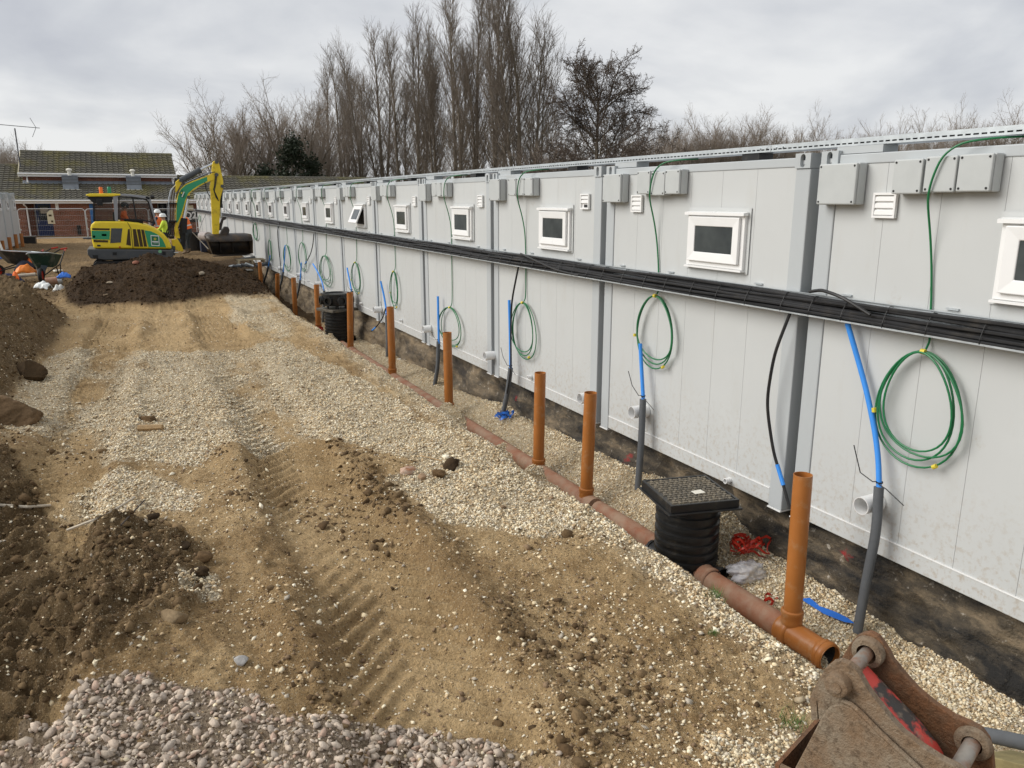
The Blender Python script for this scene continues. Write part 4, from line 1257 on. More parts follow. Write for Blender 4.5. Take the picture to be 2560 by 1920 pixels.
black_cable('black cable with a blue sleeve bowing out below the tray at the nearest cabin gap', [(1707 * S, 676 * S), (1672 * S, 765 * S), (1655 * S, 870 * S), (1670 * S, 975 * S), (1687 * S, 1030 * S), (1707 * S, 1100 * S)], [3.92, 3.88, 3.9, 3.93, 3.94, 3.94], (.70, .86))
black_cable('black cable arching over the tray above the nearest cabin gap', [(1750 * S, 630 * S), (1775 * S, 626 * S), (1820 * S, 642 * S), (1880 * S, 680 * S)], [3.95, 3.86, 3.84, 3.88])
black_cable('black cable end looped over the tray below the fourth window', [(1125 * S, 548 * S), (1150 * S, 560 * S), (1200 * S, 583 * S), (1250 * S, 595 * S)], [3.95, 3.86, 3.86, 3.88])
black_cable('black cable hanging beside the blue pipe with tape scraps', [(1122 * S, 566 * S), (1105 * S, 650 * S), (1103 * S, 720 * S), (1104 * S, 800 * S), (1095 * S, 850 * S)], [3.92, 3.90, 3.9, 3.87, 3.84])
black_cable('black cable bowing outward by the tall blue pipe', [Z3(760, 370), Z3(738, 430), Z3(745, 560), Z3(765, 720), Z3(772, 850), Z3(765, 960)], [3.9, 3.86, 3.88, 3.92, 3.92, 3.88])
black_cable('black cable curving down to a blue sleeve near the double green coil', [Z3(1053, 465), Z3(1045, 560), Z3(1025, 640), Z3(990, 705), Z3(975, 730)], [3.92, 3.9, 3.9, 3.92, 3.92], (.74, .92))
black_cable('loose black tail with blue tip by the bent blue pipe', [Z3(1672, 1110), Z3(1650, 1190), Z3(1600, 1260), Z3(1548, 1308)], [3.9, 3.86, 3.8, 3.75], (.72, .95))
black_cable('black cable arching high above the tray towards the excavator arm', [Z3(520, 158), Z3(503, 210), Z3(505, 280), Z3(520, 330)], [3.9, 3.86, 3.88, 3.9])
black_cable('black cable slanting down the farthest cabins to the black tub', [Z1(1625, 590), Z1(1600, 640), Z1(1575, 715)], [3.9, 3.6, 3.0])
black_cable('stiff black cable offcut poking over the tray near the excavator arm', [Z3(290, 252), Z3(320, 280), Z3(345, 305)], [3.9, 3.82, 3.9])


# ------------------------------------------------------------------ main drain run (with tees under the risers)
def drain_run(label, pts, r, m, couplings=(), open_end=False):
    o0 = vec(pts[0])
    t = thing('drain_pipe', label, 'drain pipe', tuple(o0), group='main drain run in the trench')
    P_ = [vec(p) - o0 for p in pts]
    mb = MB(); mb.tube(P_, r, 22, cap=not open_end)
    if open_end:
        mb.tube([P_[0], P_[0] + (P_[1] - P_[0]) * .3], r - .006, 22, cap=False)
        d = (P_[1] - P_[0]); d /= np.linalg.norm(d)
        q = Vector((0, 0, 1)).rotation_difference(Vector(d)).to_matrix()
        mb.lathe([(r, 0), (r - .006, 0)], (0, 0, 0), 22, q)
    mb.build('pipe', m, t, smooth=True)
    for c0, L_, wide in couplings:
        a = vec(c0) - o0
        d = P_[1] - P_[0]; d = d / np.linalg.norm(d)
        q = Vector((0, 0, 1)).rotation_difference(Vector(d)).to_matrix()
        MB().lathe([(r + .002, -L_ / 2), (r + wide, -L_ / 2 + .008), (r + wide + .003, -L_ / 2 + .02), (r + wide, -L_ / 2 + .034), (r + wide * .6, 0), (r + wide, L_ / 2 - .034), (r + wide + .003, L_ / 2 - .02), (r + wide, L_ / 2 - .008), (r + .002, L_ / 2)], tuple(a), 22, q).build('coupling', DRAIN if m is DRAIN else m, t, smooth=True)
    return t


PR = .082
RZ = -.46
drain_run('open-mouthed orange drain tee at the near end of the trench', [(3.50, 2.80, RZ), (3.50, 3.16, RZ)], PR, DRAIN, [((3.50, 3.14, RZ), .10, .010), ((3.5, 2.84, RZ), .07, .008)], True)
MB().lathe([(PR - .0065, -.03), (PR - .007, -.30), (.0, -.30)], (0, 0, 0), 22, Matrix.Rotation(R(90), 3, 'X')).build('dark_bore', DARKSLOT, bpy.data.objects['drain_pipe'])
drain_run('dusty drain pipe between the open tee and the square-lidded chamber', [(3.50, 3.165, RZ), (3.50, 3.97, RZ - .005)], PR, DRAINDUST, [((3.5, 3.90, RZ), .10, .012)])
drain_run('dusty drain pipe leaving the square-lidded chamber away from the bucket', [(3.50, 4.36, RZ), (3.50, 5.35, RZ - .015)], PR, DRAINDUST)
drain_run('long half buried drain pipe in the shingle between the two chambers', [(3.5, 5.40, RZ - .01), (3.5, 14.4, RZ - .06)], PR, DRAINDUST, [((3.5, y_, RZ - .03 - .004 * (y_ - 6)), .26, .010) for y_ in (5.55, 6.47, 8.9, 11.25, 13.75)])


# ------------------------------------------------------------------ inspection chambers
def chamber(name_label, X, Y, zt, zb, r, rz, lid=True):
    t = thing('inspection_chamber', name_label, 'inspection chamber', (X, Y, zb), rz)
    h = zt - zb
    prof = [(r * .96, 0), (r * .96, .15)]
    n = max(4, int((h - .15) / .062)); dz = (h - .15) / n
    for i in range(n):
        z_ = .15 + i * dz
        prof += [(r * .93, z_ + .002), (r * .93, z_ + dz * .38), (r, z_ + dz * .48), (r, z_ + dz * .90), (r * .93, z_ + dz * .99)]
    prof += [(r * .93, h), (0, h)]
    MB().lathe(prof, n=40).build('corrugated_shaft', BLACKPLASTIC, t, smooth=True)
    for a in (0, 62, 120, 180, 240, 298):
        d = Vector((math.cos(R(a)), math.sin(R(a)), 0))
        mb = MB(); mb.tube([d * r * .85 + Vector((0, 0, .10)), d * (r + .085) + Vector((0, 0, .10))], .088, 18, cap=False)
        mb.tube([d * (r + .02) + Vector((0, 0, .10)), d * (r + .085) + Vector((0, 0, .10))], .074, 18, cap=False)
        q = Vector((0, 0, 1)).rotation_difference(d).to_matrix()
        mb.lathe([(.088, 0), (.096, .0), (.096, -.02), (.088, -.02)], tuple(d * (r + .085) + Vector((0, 0, .10))), 18, q)
        mb.lathe([(.074, 0), (0, 0)], tuple(d * (r + .03) + Vector((0, 0, .10))), 18, q)
        mb.build('socket', BLACKPLASTIC, t, smooth=True)
    return t, h


ch, hh_ = chamber('black ribbed inspection chamber with a square treaded lid', 3.515, 4.17, .055, -.58, .235, R(-13))
s_ = .262
MB().bx((-s_ - .02, -s_ - .02, hh_), (s_ + .02, s_ + .02, hh_ + .012)).build('lid_flange', BLACKPLASTIC, ch, bevel=.004)
fr = MB().ring_strip([(-s_, -s_, hh_ + .012), (s_, -s_, hh_ + .012), (s_, s_, hh_ + .012), (-s_, s_, hh_ + .012)], [(-s_ + .02, -s_ + .02, hh_ + .012), (s_ - .02, -s_ + .02, hh_ + .012), (s_ - .02, s_ - .02, hh_ + .012), (-s_ + .02, s_ - .02, hh_ + .012)], (0, 0, .06)).build('lid_frame', BLACKPLASTIC, ch, bevel=.004)
LIDX = 0
lid = MB().bx((-s_ + .022, -s_ + .022, hh_ + .02), (s_ - .022, s_ - .022, hh_ + .066)).build('lid', LIDPLASTIC, ch, bevel=.003)
nt_ = 12; st = (2 * s_ - .06) / nt_
tread = MB().box((0, 0, 0), (st * .82, st * .40, .009)).mesh('tread'); tread.materials.append(TREAD)
for a in range(nt_):
    for b_ in range(nt_):
        o = obj('tread', tread, None, lid)
        o.location = (-s_ + .03 + (a + .5) * st + (st * .25 if b_ % 2 else -.0), -s_ + .03 + (b_ + .5) * st, hh_ + .0693)
        if (a + b_) % 2:
            o.rotation_euler = (0, 0, R(90))
lab = MB().box((.03, -.07, hh_ + .0745), (.085, .06, .002)).build('paper_label', PAPER, ch); lab.rotation_euler = (0, 0, R(8))

p14 = onX(*Z3(1245, 1430), 3.55)
ch2, h2 = chamber('black ribbed chamber with spare ring base upside down on top, beside a riser', 3.60, 15.05, .06, -.66, .26, R(20))
MB().bx((-.29, -.29, h2), (.29, .29, h2 + .05)).build('lid_frame', LIDPLASTIC, ch2, bevel=.006)
mb = MB(); mb.lathe([(.0, h2 + .11), (.26, h2 + .11), (.275, h2 + .14), (.275, h2 + .30), (.285, h2 + .305), (.285, h2 + .345), (.26, h2 + .345), (.25, h2 + .32), (0, h2 + .31)], n=32)
for a in range(6):
    d = Vector((math.cos(R(a * 60)), math.sin(R(a * 60)), 0)) * .2
    mb.cyl((d[0], d[1], h2 + .05), (d[0], d[1], h2 + .115), .02, 8)
base = mb.build('spare_base', BLACKPLASTIC, ch2, smooth=True)
for a in (205, 255, 305, 160):
    d = Vector((math.cos(R(a)), math.sin(R(a)), 0)); z_ = h2 + .215
    m2 = MB(); m2.tube([d * .2 + Vector((0, 0, z_)), d * .335 + Vector((0, 0, z_))], .085, 18, cap=False)
    q = Vector((0, 0, 1)).rotation_difference(d).to_matrix()
    m2.lathe([(.085, .335), (.062, .335), (.062, .28), (0, .28)], (0, 0, z_), 18, q)
    m2.build('socket', BLACKPLASTIC, ch2, smooth=True)


# ------------------------------------------------------------------ litter in the trench
def ribbon(label, cat, centre, m, n=5, size=.16, width=.045, seed=0, name='warning_tape'):
    """one crumpled heap of tape"""
    rng = random.Random(seed)
    t = thing(name, label, cat, tuple(centre))
    for k_ in range(n):
        a = rng.uniform(0, 6.28); r_ = size * rng.uniform(.5, 1); pts = []
        dx, dy = rng.uniform(-.06, .06), rng.uniform(-.06, .06)
        for q in range(18):
            th = a + q * .36
            rad = r_ * (1 + .25 * math.sin(q * 1.7 + k_))
            pts.append((dx + rad * math.cos(th), dy + rad * .8 * math.sin(th), .02 + .05 * (1 + math.sin(q * .9 + k_ * 2)) * size / .16 + .01 * k_))
        V = []; F_ = []
        for q, p in enumerate(pts):
            tw = q * .5 + k_; w = width / 2
            V += [(p[0], p[1] - w * math.cos(tw) * .6, p[2] - w * math.sin(tw)), (p[0], p[1] + w * math.cos(tw) * .6, p[2] + w * math.sin(tw))]
        for q in range(len(pts) - 1):
            F_.append((2 * q, 2 * q + 1, 2 * q + 3, 2 * q + 2))
        MB().add(V, F_).build('tape_loop', m, t, smooth=True, auto=False)
    return t


p = G(*Z6(1240, 1010)); ribbon('tangled red warning tape on shingle behind the square-lidded chamber', 'tape', (p[0], p[1], p[2] + .01), REDTAPE, 9, .12, .022, 1)
p = G(*Z6(1430, 1410)); ribbon('small red tape scrap between the dusty drain pipe and the near riser', 'tape', (p[0], p[1], p[2] + .0), REDTAPE, 2, .05, .02, 2)
p = RISERS[6][1]; p = (3.40, p[1] - .12, Hs(3.40, p[1] - .12)); ribbon('red tape bunched around the riser foot behind the far chamber', 'tape', p, REDTAPE, 8, .15, .04, 3)
p = RISERS[8][1]; p = (3.42, p[1] - .1, Hs(3.42, p[1] - .1)); ribbon('red tape scrap at the foot of the third riser behind the far chamber', 'tape', (p[0], p[1], p[2]), REDTAPE, 3, .10, .04, 4)
p = RISERS[7][1]; p = (3.42, p[1] - .1, Hs(3.42, p[1] - .1)); ribbon('red tape scrap at the foot of the second riser behind the far chamber', 'tape', (p[0], p[1], p[2]), REDTAPE, 3, .10, .04, 5)
p = G(1060 + 695 * .28933, 780 + 935 * .28933); ribbon('blue tape scraps bunched at the foot of a lagged pipe', 'tape', (p[0], p[1], p[2]), BLUETAPE, 5, .08, .03, 6)
P_ = [G(*Z7(x, y)) for x, y in ((310, 225), (400, 290), (520, 350), (630, 400), (700, 440))]
V = []; F_ = []
for q, pp in enumerate(np.repeat(P_, 1, 0)):
    V += [(pp[0] - .022, pp[1] + .02, pp[2] + .022 + .008 * math.sin(q * 2)), (pp[0] + .03, pp[1] - .02, pp[2] + .034 - .008 * math.sin(q * 2))]
for q in range(len(P_) - 1):
    F_.append((2 * q, 2 * q + 1, 2 * q + 3, 2 * q + 2))
tag(MB().add(V, F_).build('warning_tape', BLUETAPE, smooth=True, auto=False), 'strip of blue printed tape on shingle beside the lagged pipe by the bucket', 'tape')

# clear plastic bag
BAG, nt, b, P = new_mat('clear_plastic_film')
b.inputs['Base Color'].default_value = (.75, .76, .82, 1); b.inputs['Roughness'].default_value = .18
b.inputs['Alpha'].default_value = .42
bv, bf = ico(3)
n = fbm(bv[:, 0] * 2.2 + 3, bv[:, 1] * 2.2 + bv[:, 2] * 2.6, 4, 5, .65)
V = bv * (1 + .55 * n)[:, None] * np.array([.13, .12, .075])
p = G(*Z6(1270, 1190))
o = obj('plastic_bag', np_mesh('plastic_bag', V, bf, BAG), None); o.location = (p[0], p[1], p[2] + .05)
tag(o, 'crumpled clear plastic bag beside the dusty drain pipe', 'plastic bag')


# grass tufts
GRASS = mat('grass_blade', (0.085, 0.15, 0.03), .6, var=.35, scale=40)
for i, (u, v, s_, lb) in enumerate([(1710 * S, 1568 * S, .075, 'small green grass tuft left of the rusty bucket'), (1543 * S, 1288 * S, .06, 'small grass tuft at the trench edge by the dusty drain pipe'), (1540 * S, 1368 * S, .025, 'tiny grass sprout on bare earth near the open drain tee')]):
    p = G(u, v); mb = MB(); rng = random.Random(i)
    for k_ in range(90):
        a = rng.uniform(0, 6.28); l_ = s_ * rng.uniform(.5, 1.3); bx_, by_ = rng.gauss(0, s_ * .4), rng.gauss(0, s_ * .4)
        tip = (bx_ + math.cos(a) * l_ * .7, by_ + math.sin(a) * l_ * .7, l_ * .8)
        w = .0022
        mb.add([(bx_ - w * math.sin(a), by_ + w * math.cos(a), -.01), (bx_ + w * math.sin(a), by_ - w * math.cos(a), -.01), tip], [(0, 1, 2)])
    o = mb.build('grass_tuft', GRASS); o.location = tuple(p); tag(o, lb, 'grass')


# ================================================================== RUSTY BUCKET IN THE FOREGROUND
def rusty(name, base, mud, pale):
    m__, nt, b, P = new_mat(name)
    n1 = _noise(nt, P, 7, 8, .7); n2 = _noise(nt, P, 38, 6, .7); n3 = _noise(nt, P, 16, 6, .65, stretch=(1, 1, 6)); n4 = _noise(nt, P, 150, 3)
    c = _mix(nt, base, mud, _range(nt, n1, .40, .62))
    c = _mix(nt, c, tuple(x * .45 for x in base), _range(nt, n2, .52, .66, 0, .8))
    c = _mix(nt, c, pale, _math(nt, 'MULTIPLY', _range(nt, n3, .60, .70, 0, .7), _range(nt, n2, .35, .6)))
    nt.links.new(c, b.inputs['Base Color'])
    nt.links.new(_range(nt, n2, .3, .7, .55, .9), b.inputs['Roughness']); b.inputs['Metallic'].default_value = .15
    nt.links.new(_bump(nt, _math(nt, 'ADD', _math(nt, 'ADD', n1, n2), _math(nt, 'MULTIPLY', n4, .4)), .55, .02), b.inputs['Normal'])
    return m__


RUST = rusty('rusty_muddy_steel', (0.22, 0.145, 0.085), (0.26, 0.21, 0.15), (0.42, 0.35, 0.27))
RUST2 = rusty('orange_rust_steel', (0.21, 0.095, 0.04), (0.13, 0.085, 0.05), (0.30, 0.21, 0.14))
EDGE = mat('scraped_edge_steel', (0.36, 0.26, 0.17), .6, metal=.25, var=.2, scale=25)
PIN = mat('worn_pin_steel', (0.33, 0.30, 0.26), .5, metal=.45, var=.25, scale=18, dirt=(0.30, 0.13, 0.06), dscale=11, dlo=.45, dhi=.65, damt=.9)
REDWORN, nt, b, P = new_mat('worn_red_paint')
n1 = _noise(nt, P, 7, 7, .62); n2 = _noise(nt, P, 30, 5)
c = _mix(nt, (0.05, 0.042, 0.036), (0.62, 0.07, 0.05), _range(nt, n1, .47, .53))
c = _mix(nt, c, (0.26, 0.19, 0.13), _range(nt, n2, .56, .7, 0, .7))
nt.links.new(c, b.inputs['Base Color']); b.inputs['Roughness'].default_value = .6
nt.links.new(_bump(nt, n2, .4, .01), b.inputs['Normal'])

A_ = atD(*Z7(620, 920), 2.3)
NRM = vec((.945, .327, 0)); NRM /= np.linalg.norm(NRM)
TAN = vec((.327, -.945, 0)); TAN /= np.linalg.norm(TAN)
OFF0 = NRM @ A_


def on_plane(u, v, off):
    d = ray(u, v); t = (off - NRM @ EYEV) / (NRM @ d)
    return EYEV + d * t


buck = thing('digger_bucket', 'rusty narrow digger bucket with two pins and worn red paint inside', 'bucket', (A_[0], A_[1], 0))
O = vec((A_[0], A_[1], 0))
FAROFF = OFF0 + .235
near_out = [(360, 1060), (392, 975), (440, 890), (500, 795), (555, 748), (625, 735), (700, 765), (760, 815), (800, 880), (860, 985), (940, 1090), (1060, 1240), (1170, 1360), (1330, 1480), (1500, 1590), (1640, 1660), (1760, 1760), (1800, 1900), (1750, 2150), (1500, 2500), (900, 2500), (520, 2050), (470, 1600), (470, 1255), (440, 1245), (425, 1080), (418, 1080), (430, 1245), (375, 1245)]
pl = [on_plane(*Z7(x, y), OFF0) - O for x, y in near_out]
MB().prism(pl, NRM * .026).build('side_ear', RUST, buck, bevel=.004)
far_out = [(625, 730), (700, 600), (760, 525), (820, 498), (880, 492), (945, 525), (990, 580), (1035, 650), (1075, 730), (1170, 850), (1290, 985), (1440, 1110), (1600, 1215), (1740, 1275), (1840, 1330), (1905, 1420), (1935, 1520), (1950, 1680), (1900, 2000), (1500, 2100), (900, 1700), (700, 1200)]
pl = [on_plane(*Z7(x, y), FAROFF) - O for x, y in far_out]
MB().prism(pl, NRM * .026).build('side_ear', RUST2, buck, bevel=.004)
# pins and their bosses
pA = A_ - O; pB = pA + NRM * .26
MB().cyl(pA - NRM * .012, pB, .021, 20).build('pin', PIN, buck, smooth=True)
q = Vector((0, 0, 1)).rotation_difference(Vector(NRM)).to_matrix()
MB().lathe([(0, -.034), (.028, -.034), (.034, -.030), (.037, -.018), (.038, .0), (.046, .004), (.046, .0)], tuple(pA), 28, q).build('pin_boss', RUST, buck, smooth=True)
MB().lathe([(.0, -.0355), (.018, -.0355), (.018, -.0375), (.0, -.0375)], tuple(pA), 24, q).build('pin_head', RUST, buck, smooth=True)
MB().lathe([(.03, .205), (.046, .207), (.050, .218), (.050, .236)], tuple(pA), 28, q).build('pin_boss', RUST, buck, smooth=True)
D_ = on_plane(*Z7(1775, 1440), FAROFF) - O
MB().cyl(D_ - NRM * .245, D_ + NRM * .01, .023, 20).build('pin', PIN, buck, smooth=True)
MB().lathe([(.028, -.018), (.046, -.016), (.052, -.006), (.052, .0)], tuple(D_), 28, q).build('pin_boss', RUST, buck, smooth=True)
# rounded red-painted back between the ears
mid = [(835, 790), (900, 860), (990, 950), (1090, 1060), (1200, 1170), (1310, 1290), (1420, 1430), (1500, 1560), (1540, 1700), (1500, 2000)]
rows = [on_plane(*Z7(x - 40, y + 55), OFF0 + .13) - O for x, y in mid]
V = []; F_ = []
ncol = 14
for i, c0 in enumerate(rows):
    d = rows[min(i + 1, len(rows) - 1)] - rows[max(i - 1, 0)]; d /= np.linalg.norm(d)
    up = np.cross(NRM, d); up = up if up[2] > 0 else -up
    for j in range(ncol):
        a = math.pi * j / (ncol - 1)
        V.append(c0 - NRM * .088 * math.cos(a) + up * (.055 * math.sin(a) ** .7 - .045))
for i in range(len(rows) - 1):
    for j in range(ncol - 1):
        F_.append((i * ncol + j, i * ncol + j + 1, (i + 1) * ncol + j + 1, (i + 1) * ncol + j))
MB().add(V, F_).build('bucket_back', REDWORN, buck, smooth=True)
# welded outer cheek plate with its rounded top
cheek = [(470, 1210), (520, 1145), (580, 1115), (650, 1112), (720, 1145), (800, 1220), (960, 1380), (1120, 1530), (1260, 1665), (1420, 1830), (1400, 2300), (900, 2550), (150, 2100), (140, 1850), (235, 1655), (360, 1420)]
pl = [on_plane(*Z7(x, y), OFF0 - .02) - O for x, y in cheek]
MB().prism(pl, NRM * .0195).build('cheek_plate', RUST, buck, bevel=.004)
MB().tube([on_plane(*Z7(x, y), OFF0 - .012) - O for x, y in [(640, 1075), (720, 1110), (800, 1180), (960, 1345), (1120, 1495), (1290, 1650), (1400, 1760)]], .008, 8).build('weld_rib', RUST, buck, smooth=True)
# bucket shell below, down to the ground
gzb = Hs(A_[0] + .1, A_[1] - .2)
sh = [(-.16, .42), (-.13, .22), (-.02, .06), (.18, 0), (.46, .02), (.60, .16), (.62, .36)]
V = []; F_ = []
for (s0, hgt) in sh:
    base = TAN * s0
    V += [base - NRM * .03 + vec((0, 0, gzb + hgt)), base + NRM * .285 + vec((0, 0, gzb + hgt))]
for i in range(len(sh) - 1):
    F_.append((2 * i, 2 * i + 1, 2 * i + 3, 2 * i + 2))
so_ = MB().add(V, F_).build('bucket_shell', RUST2, buck)
md_ = so_.modifiers.new('thick', 'SOLIDIFY'); md_.thickness = .014
for sd in (-.028, .27):
    pts = [TAN * s0 + NRM * sd + vec((0, 0, gzb + hh)) for s0, hh in sh] + [TAN * .3 + NRM * sd + vec((0, 0, .45))]
    MB().prism(pts, NRM * .014).build('side_plate', RUST, buck)

# things lying behind the bucket: lagged pipe offcut, timber, white sheet
pa, pb_ = onZ(*Z7(1880, 1375), .05), onZ(*Z7(2330, 1500), .02)
PLYT = mat('mossy_timber', (0.30, 0.25, 0.12), .85, var=.25, scale=14, bump=.25, dirt=(0.16, 0.14, 0.07), dscale=9)
px_ = EYEV + (pa - EYEV) * .97
a0 = atD(*Z7(1880, 1370), 3.0); a1 = atD(*Z7(2350, 1470), 2.75)
o = MB().tube([a0, (a0 + a1) / 2 + vec((0, 0, .0)), a1], .028, 14).build('pipe_offcut', LAGGING, smooth=True); tag(o, 'grey lagging offcut lying on a timber behind the rusty bucket', 'pipe offcut')
b0 = atD(*Z7(1900, 1520), 3.0); b1 = atD(*Z7(2400, 1640), 2.72)
dv = (b1 - b0); dv[2] = 0; dv /= np.linalg.norm(dv); pv = vec((dv[1], -dv[0], 0))
bz = min(b0[2], b1[2])
mb = MB(); mb.prism([b0 + pv * .05 - vec((0, 0, .05)), b1 + pv * .05 - vec((0, 0, .05)), b1 - pv * .10 - vec((0, 0, .05)), b0 - pv * .10 - vec((0, 0, .05))], (0, 0, .05))
tag(mb.build('timber_board', PLYT, bevel=.004), 'mossy timber board lying behind the rusty bucket', 'board')
for nm_, zz in (('brick_pad', b0), ('brick_pad', b1)):
    gz_ = Hs(zz[0], zz[1]); mb = MB().bx((zz[0] - .1, zz[1] - .05, gz_ - .03), (zz[0] + .1, zz[1] + .05, zz[2] - .052)); mb.build('packing_block', PLYT, bpy.data.objects['timber_board'])

# ================================================================== MINI EXCAVATOR
YEL = mat('yellow_machine_paint', (0.90, 0.68, 0.035), .36, var=.05, scale=3, dirt=(0.38, 0.27, 0.08), dscale=5, dlo=.56, dhi=.82, damt=.45)
YELARM = mat('scuffed_yellow_paint', (0.86, 0.62, 0.03), .42, var=.08, scale=5, dirt=(0.24, 0.13, 0.03), dscale=7, dlo=.52, dhi=.74, damt=.6)
GRN = mat('green_livery', (0.035, 0.33, 0.155), .4, var=.05)
GRND = mat('dark_green_badge', (0.018, 0.17, 0.075), .4, var=.04)
DGREY = mat('dark_grey_plastic', (0.075, 0.082, 0.088), .5, var=.12, scale=8, dirt=(0.15, 0.125, 0.09), dscale=4, dlo=.5, dhi=.75, damt=.5)
VENT = mat('brown_grille', (0.065, 0.042, 0.016), .7, var=.2, scale=40)
BLK = mat('black_rubber', (0.016, 0.016, 0.016), .65, var=.2)
FRAME = mat('cab_frame_grey', (0.30, 0.31, 0.33), .4, metal=.2, var=.05)
CHROME = mat('chrome_rod', (0.62, 0.64, 0.66), .18, metal=.9, var=.03)
STEEL = mat('dark_bucket_steel', (0.055, 0.047, 0.042), .42, metal=.35, var=.3, scale=6, dirt=(0.13, 0.085, 0.045), dscale=4, dlo=.45, dhi=.65, damt=.8)
WHT = mat('white_decal', (0.80, 0.82, 0.80), .45, var=.03)
ORANGE = mat('orange_hi_vis', (0.85, 0.17, 0.03), .7, var=.1, scale=9)
YELHV = mat('yellow_hi_vis', (0.62, 0.80, 0.06), .7, var=.1, scale=9)
NAVY = mat('dark_work_clothes', (0.025, 0.028, 0.045), .85, var=.2, scale=12)
SKIN = mat('skin', (0.42, 0.24, 0.16), .6, var=.05)
DARKHAIR = mat('dark_hair', (0.02, 0.016, 0.013), .8, var=.1)
BOOT = mat('work_boot', (0.17, 0.12, 0.075), .8, var=.2)
CABGLASS, nt, b, P = new_mat('cab_glass')
b.inputs['Base Color'].default_value = (.03, .04, .04, 1); b.inputs['Roughness'].default_value = .06; b.inputs['Alpha'].default_value = .20; b.inputs['Specular IOR Level'].default_value = .5

YN, YC = 25.2, 26.0
exc = thing('mini_excavator', 'yellow and green mini excavator working behind the dark spoil heap', 'excavator', (0.1, YC, -.08))
EO = vec((0.1, YC, -.08))


def ex(x, y, Y=YN):
    p = onY(*Z2(x, y), Y); return p - EO


def plate(name, pts, m, Y=YN, depth=.012, parent=None, bevel=0):
    return MB().prism([ex(a, b_, Y) for a, b_ in pts], (0, depth, 0)).build(name, m, parent or exc, bevel=bevel)


WID = 1.62
hood = plate('engine_hood', [(213, 870), (222, 835), (262, 803), (320, 797), (600, 799), (760, 815), (880, 843), (980, 888), (1060, 945), (1115, 1010), (1145, 1085), (1152, 1117), (250, 1112), (228, 1010)], YEL, YN, WID, bevel=.05)
plate('skirt', [(176, 1118), (640, 1122), (1172, 1128), (1166, 1212), (1100, 1222), (640, 1238), (400, 1246), (215, 1228), (180, 1180)], DGREY, YN - .03, WID + .06, bevel=.03)
for nm, pts, m in [
    ('side_grille', [(452, 878), (580, 880), (562, 1042), (440, 1050)], DGREY),
    ('vent_panel', [(645, 890), (665, 886), (680, 1082), (625, 1068)], VENT),
    ('vent_panel', [(700, 888), (735, 888), (776, 1090), (716, 1090)], VENT),
    ('vent_panel', [(748, 890), (786, 890), (820, 1090), (784, 1090)], VENT),
    ('vent_panel', [(796, 892), (828, 895), (866, 1090), (830, 1090)], VENT),
    ('vent_panel', [(230, 876), (434, 880), (432, 902), (232, 898)], VENT),
    ('vent_panel', [(246, 1012), (416, 1018), (414, 1042), (250, 1038)], VENT),
    ('livery_panel', [(835, 902), (905, 912), (985, 948), (1040, 1000), (1070, 1060), (1082, 1096), (882, 1094)], GRN),
    ('livery_panel', [(222, 906), (438, 910), (432, 1010), (230, 1004)], GRN),
    ('name_plate', [(342, 944), (398, 945), (396, 970), (342, 968)], GRND),
    ('name_plate', [(240, 962), (268, 963), (266, 990), (240, 988)], WHT),
    ('hood_seam', [(635, 808), (640, 808), (682, 880), (706, 1112), (700, 1112), (676, 882)], VENT),
    ('tail_lamp', [(542, 1088), (563, 1089), (562, 1104), (541, 1103)], mat('red_lamp', (.45, .03, .02), .3)),
    ('handle_recess', [(288, 1068), (330, 1070), (328, 1088), (290, 1086)], BLK),
    ('skirt_slot', [(468, 1154), (518, 1156), (514, 1188), (470, 1186)], BLK),
    ('skirt_slot', [(236, 1186), (300, 1190), (298, 1228), (250, 1226)], BLK),
    ('skirt_slot', [(1040, 1146), (1080, 1148), (1080, 1188), (1042, 1186)], BLK),
]:
    yy = YN - .045 if nm.startswith('skirt') else YN - .009
    plate(nm, pts, m, yy, .010)
badge = plate('badge', [(904, 956), (1002, 962), (1010, 1084), (914, 1080)], WHT, YN - .017, .007)
plate('badge_field', [(914, 968), (994, 973), (1001, 1072), (922, 1069)], GRND, YN - .022, .0045, badge)
# yellow five-pointed ring emblem and the white name bar
star_o = []; star_i = []
for i in range(10):
    a = R(90 + i * 36); ro = 17 if i % 2 == 0 else 12; star_o.append(ex(957 + ro * math.cos(a), 1003 - ro * math.sin(a), YN - .026)); star_i.append(ex(957 + 6 * math.cos(a), 1003 - 6 * math.sin(a), YN - .026))
MB().ring_strip(star_o, star_i, (0, .0035, 0)).build('emblem', YELHV if False else YELLOWTAPE, badge)
plate('name_bar', [(922, 1026), (994, 1029), (996, 1042), (923, 1039)], WHT, YN - .026, .0035, badge)
plate('name_bar', [(934, 1046), (988, 1048), (988, 1052), (934, 1050)], WHT, YN - .026, .0035, badge)
MB().cyl(ex(1014, 1146, YN - .034), ex(1014, 1146, YN - .03), .05, 16).build('round_sticker', mat('sticker_green', (.2, .45, .25), .5), exc)

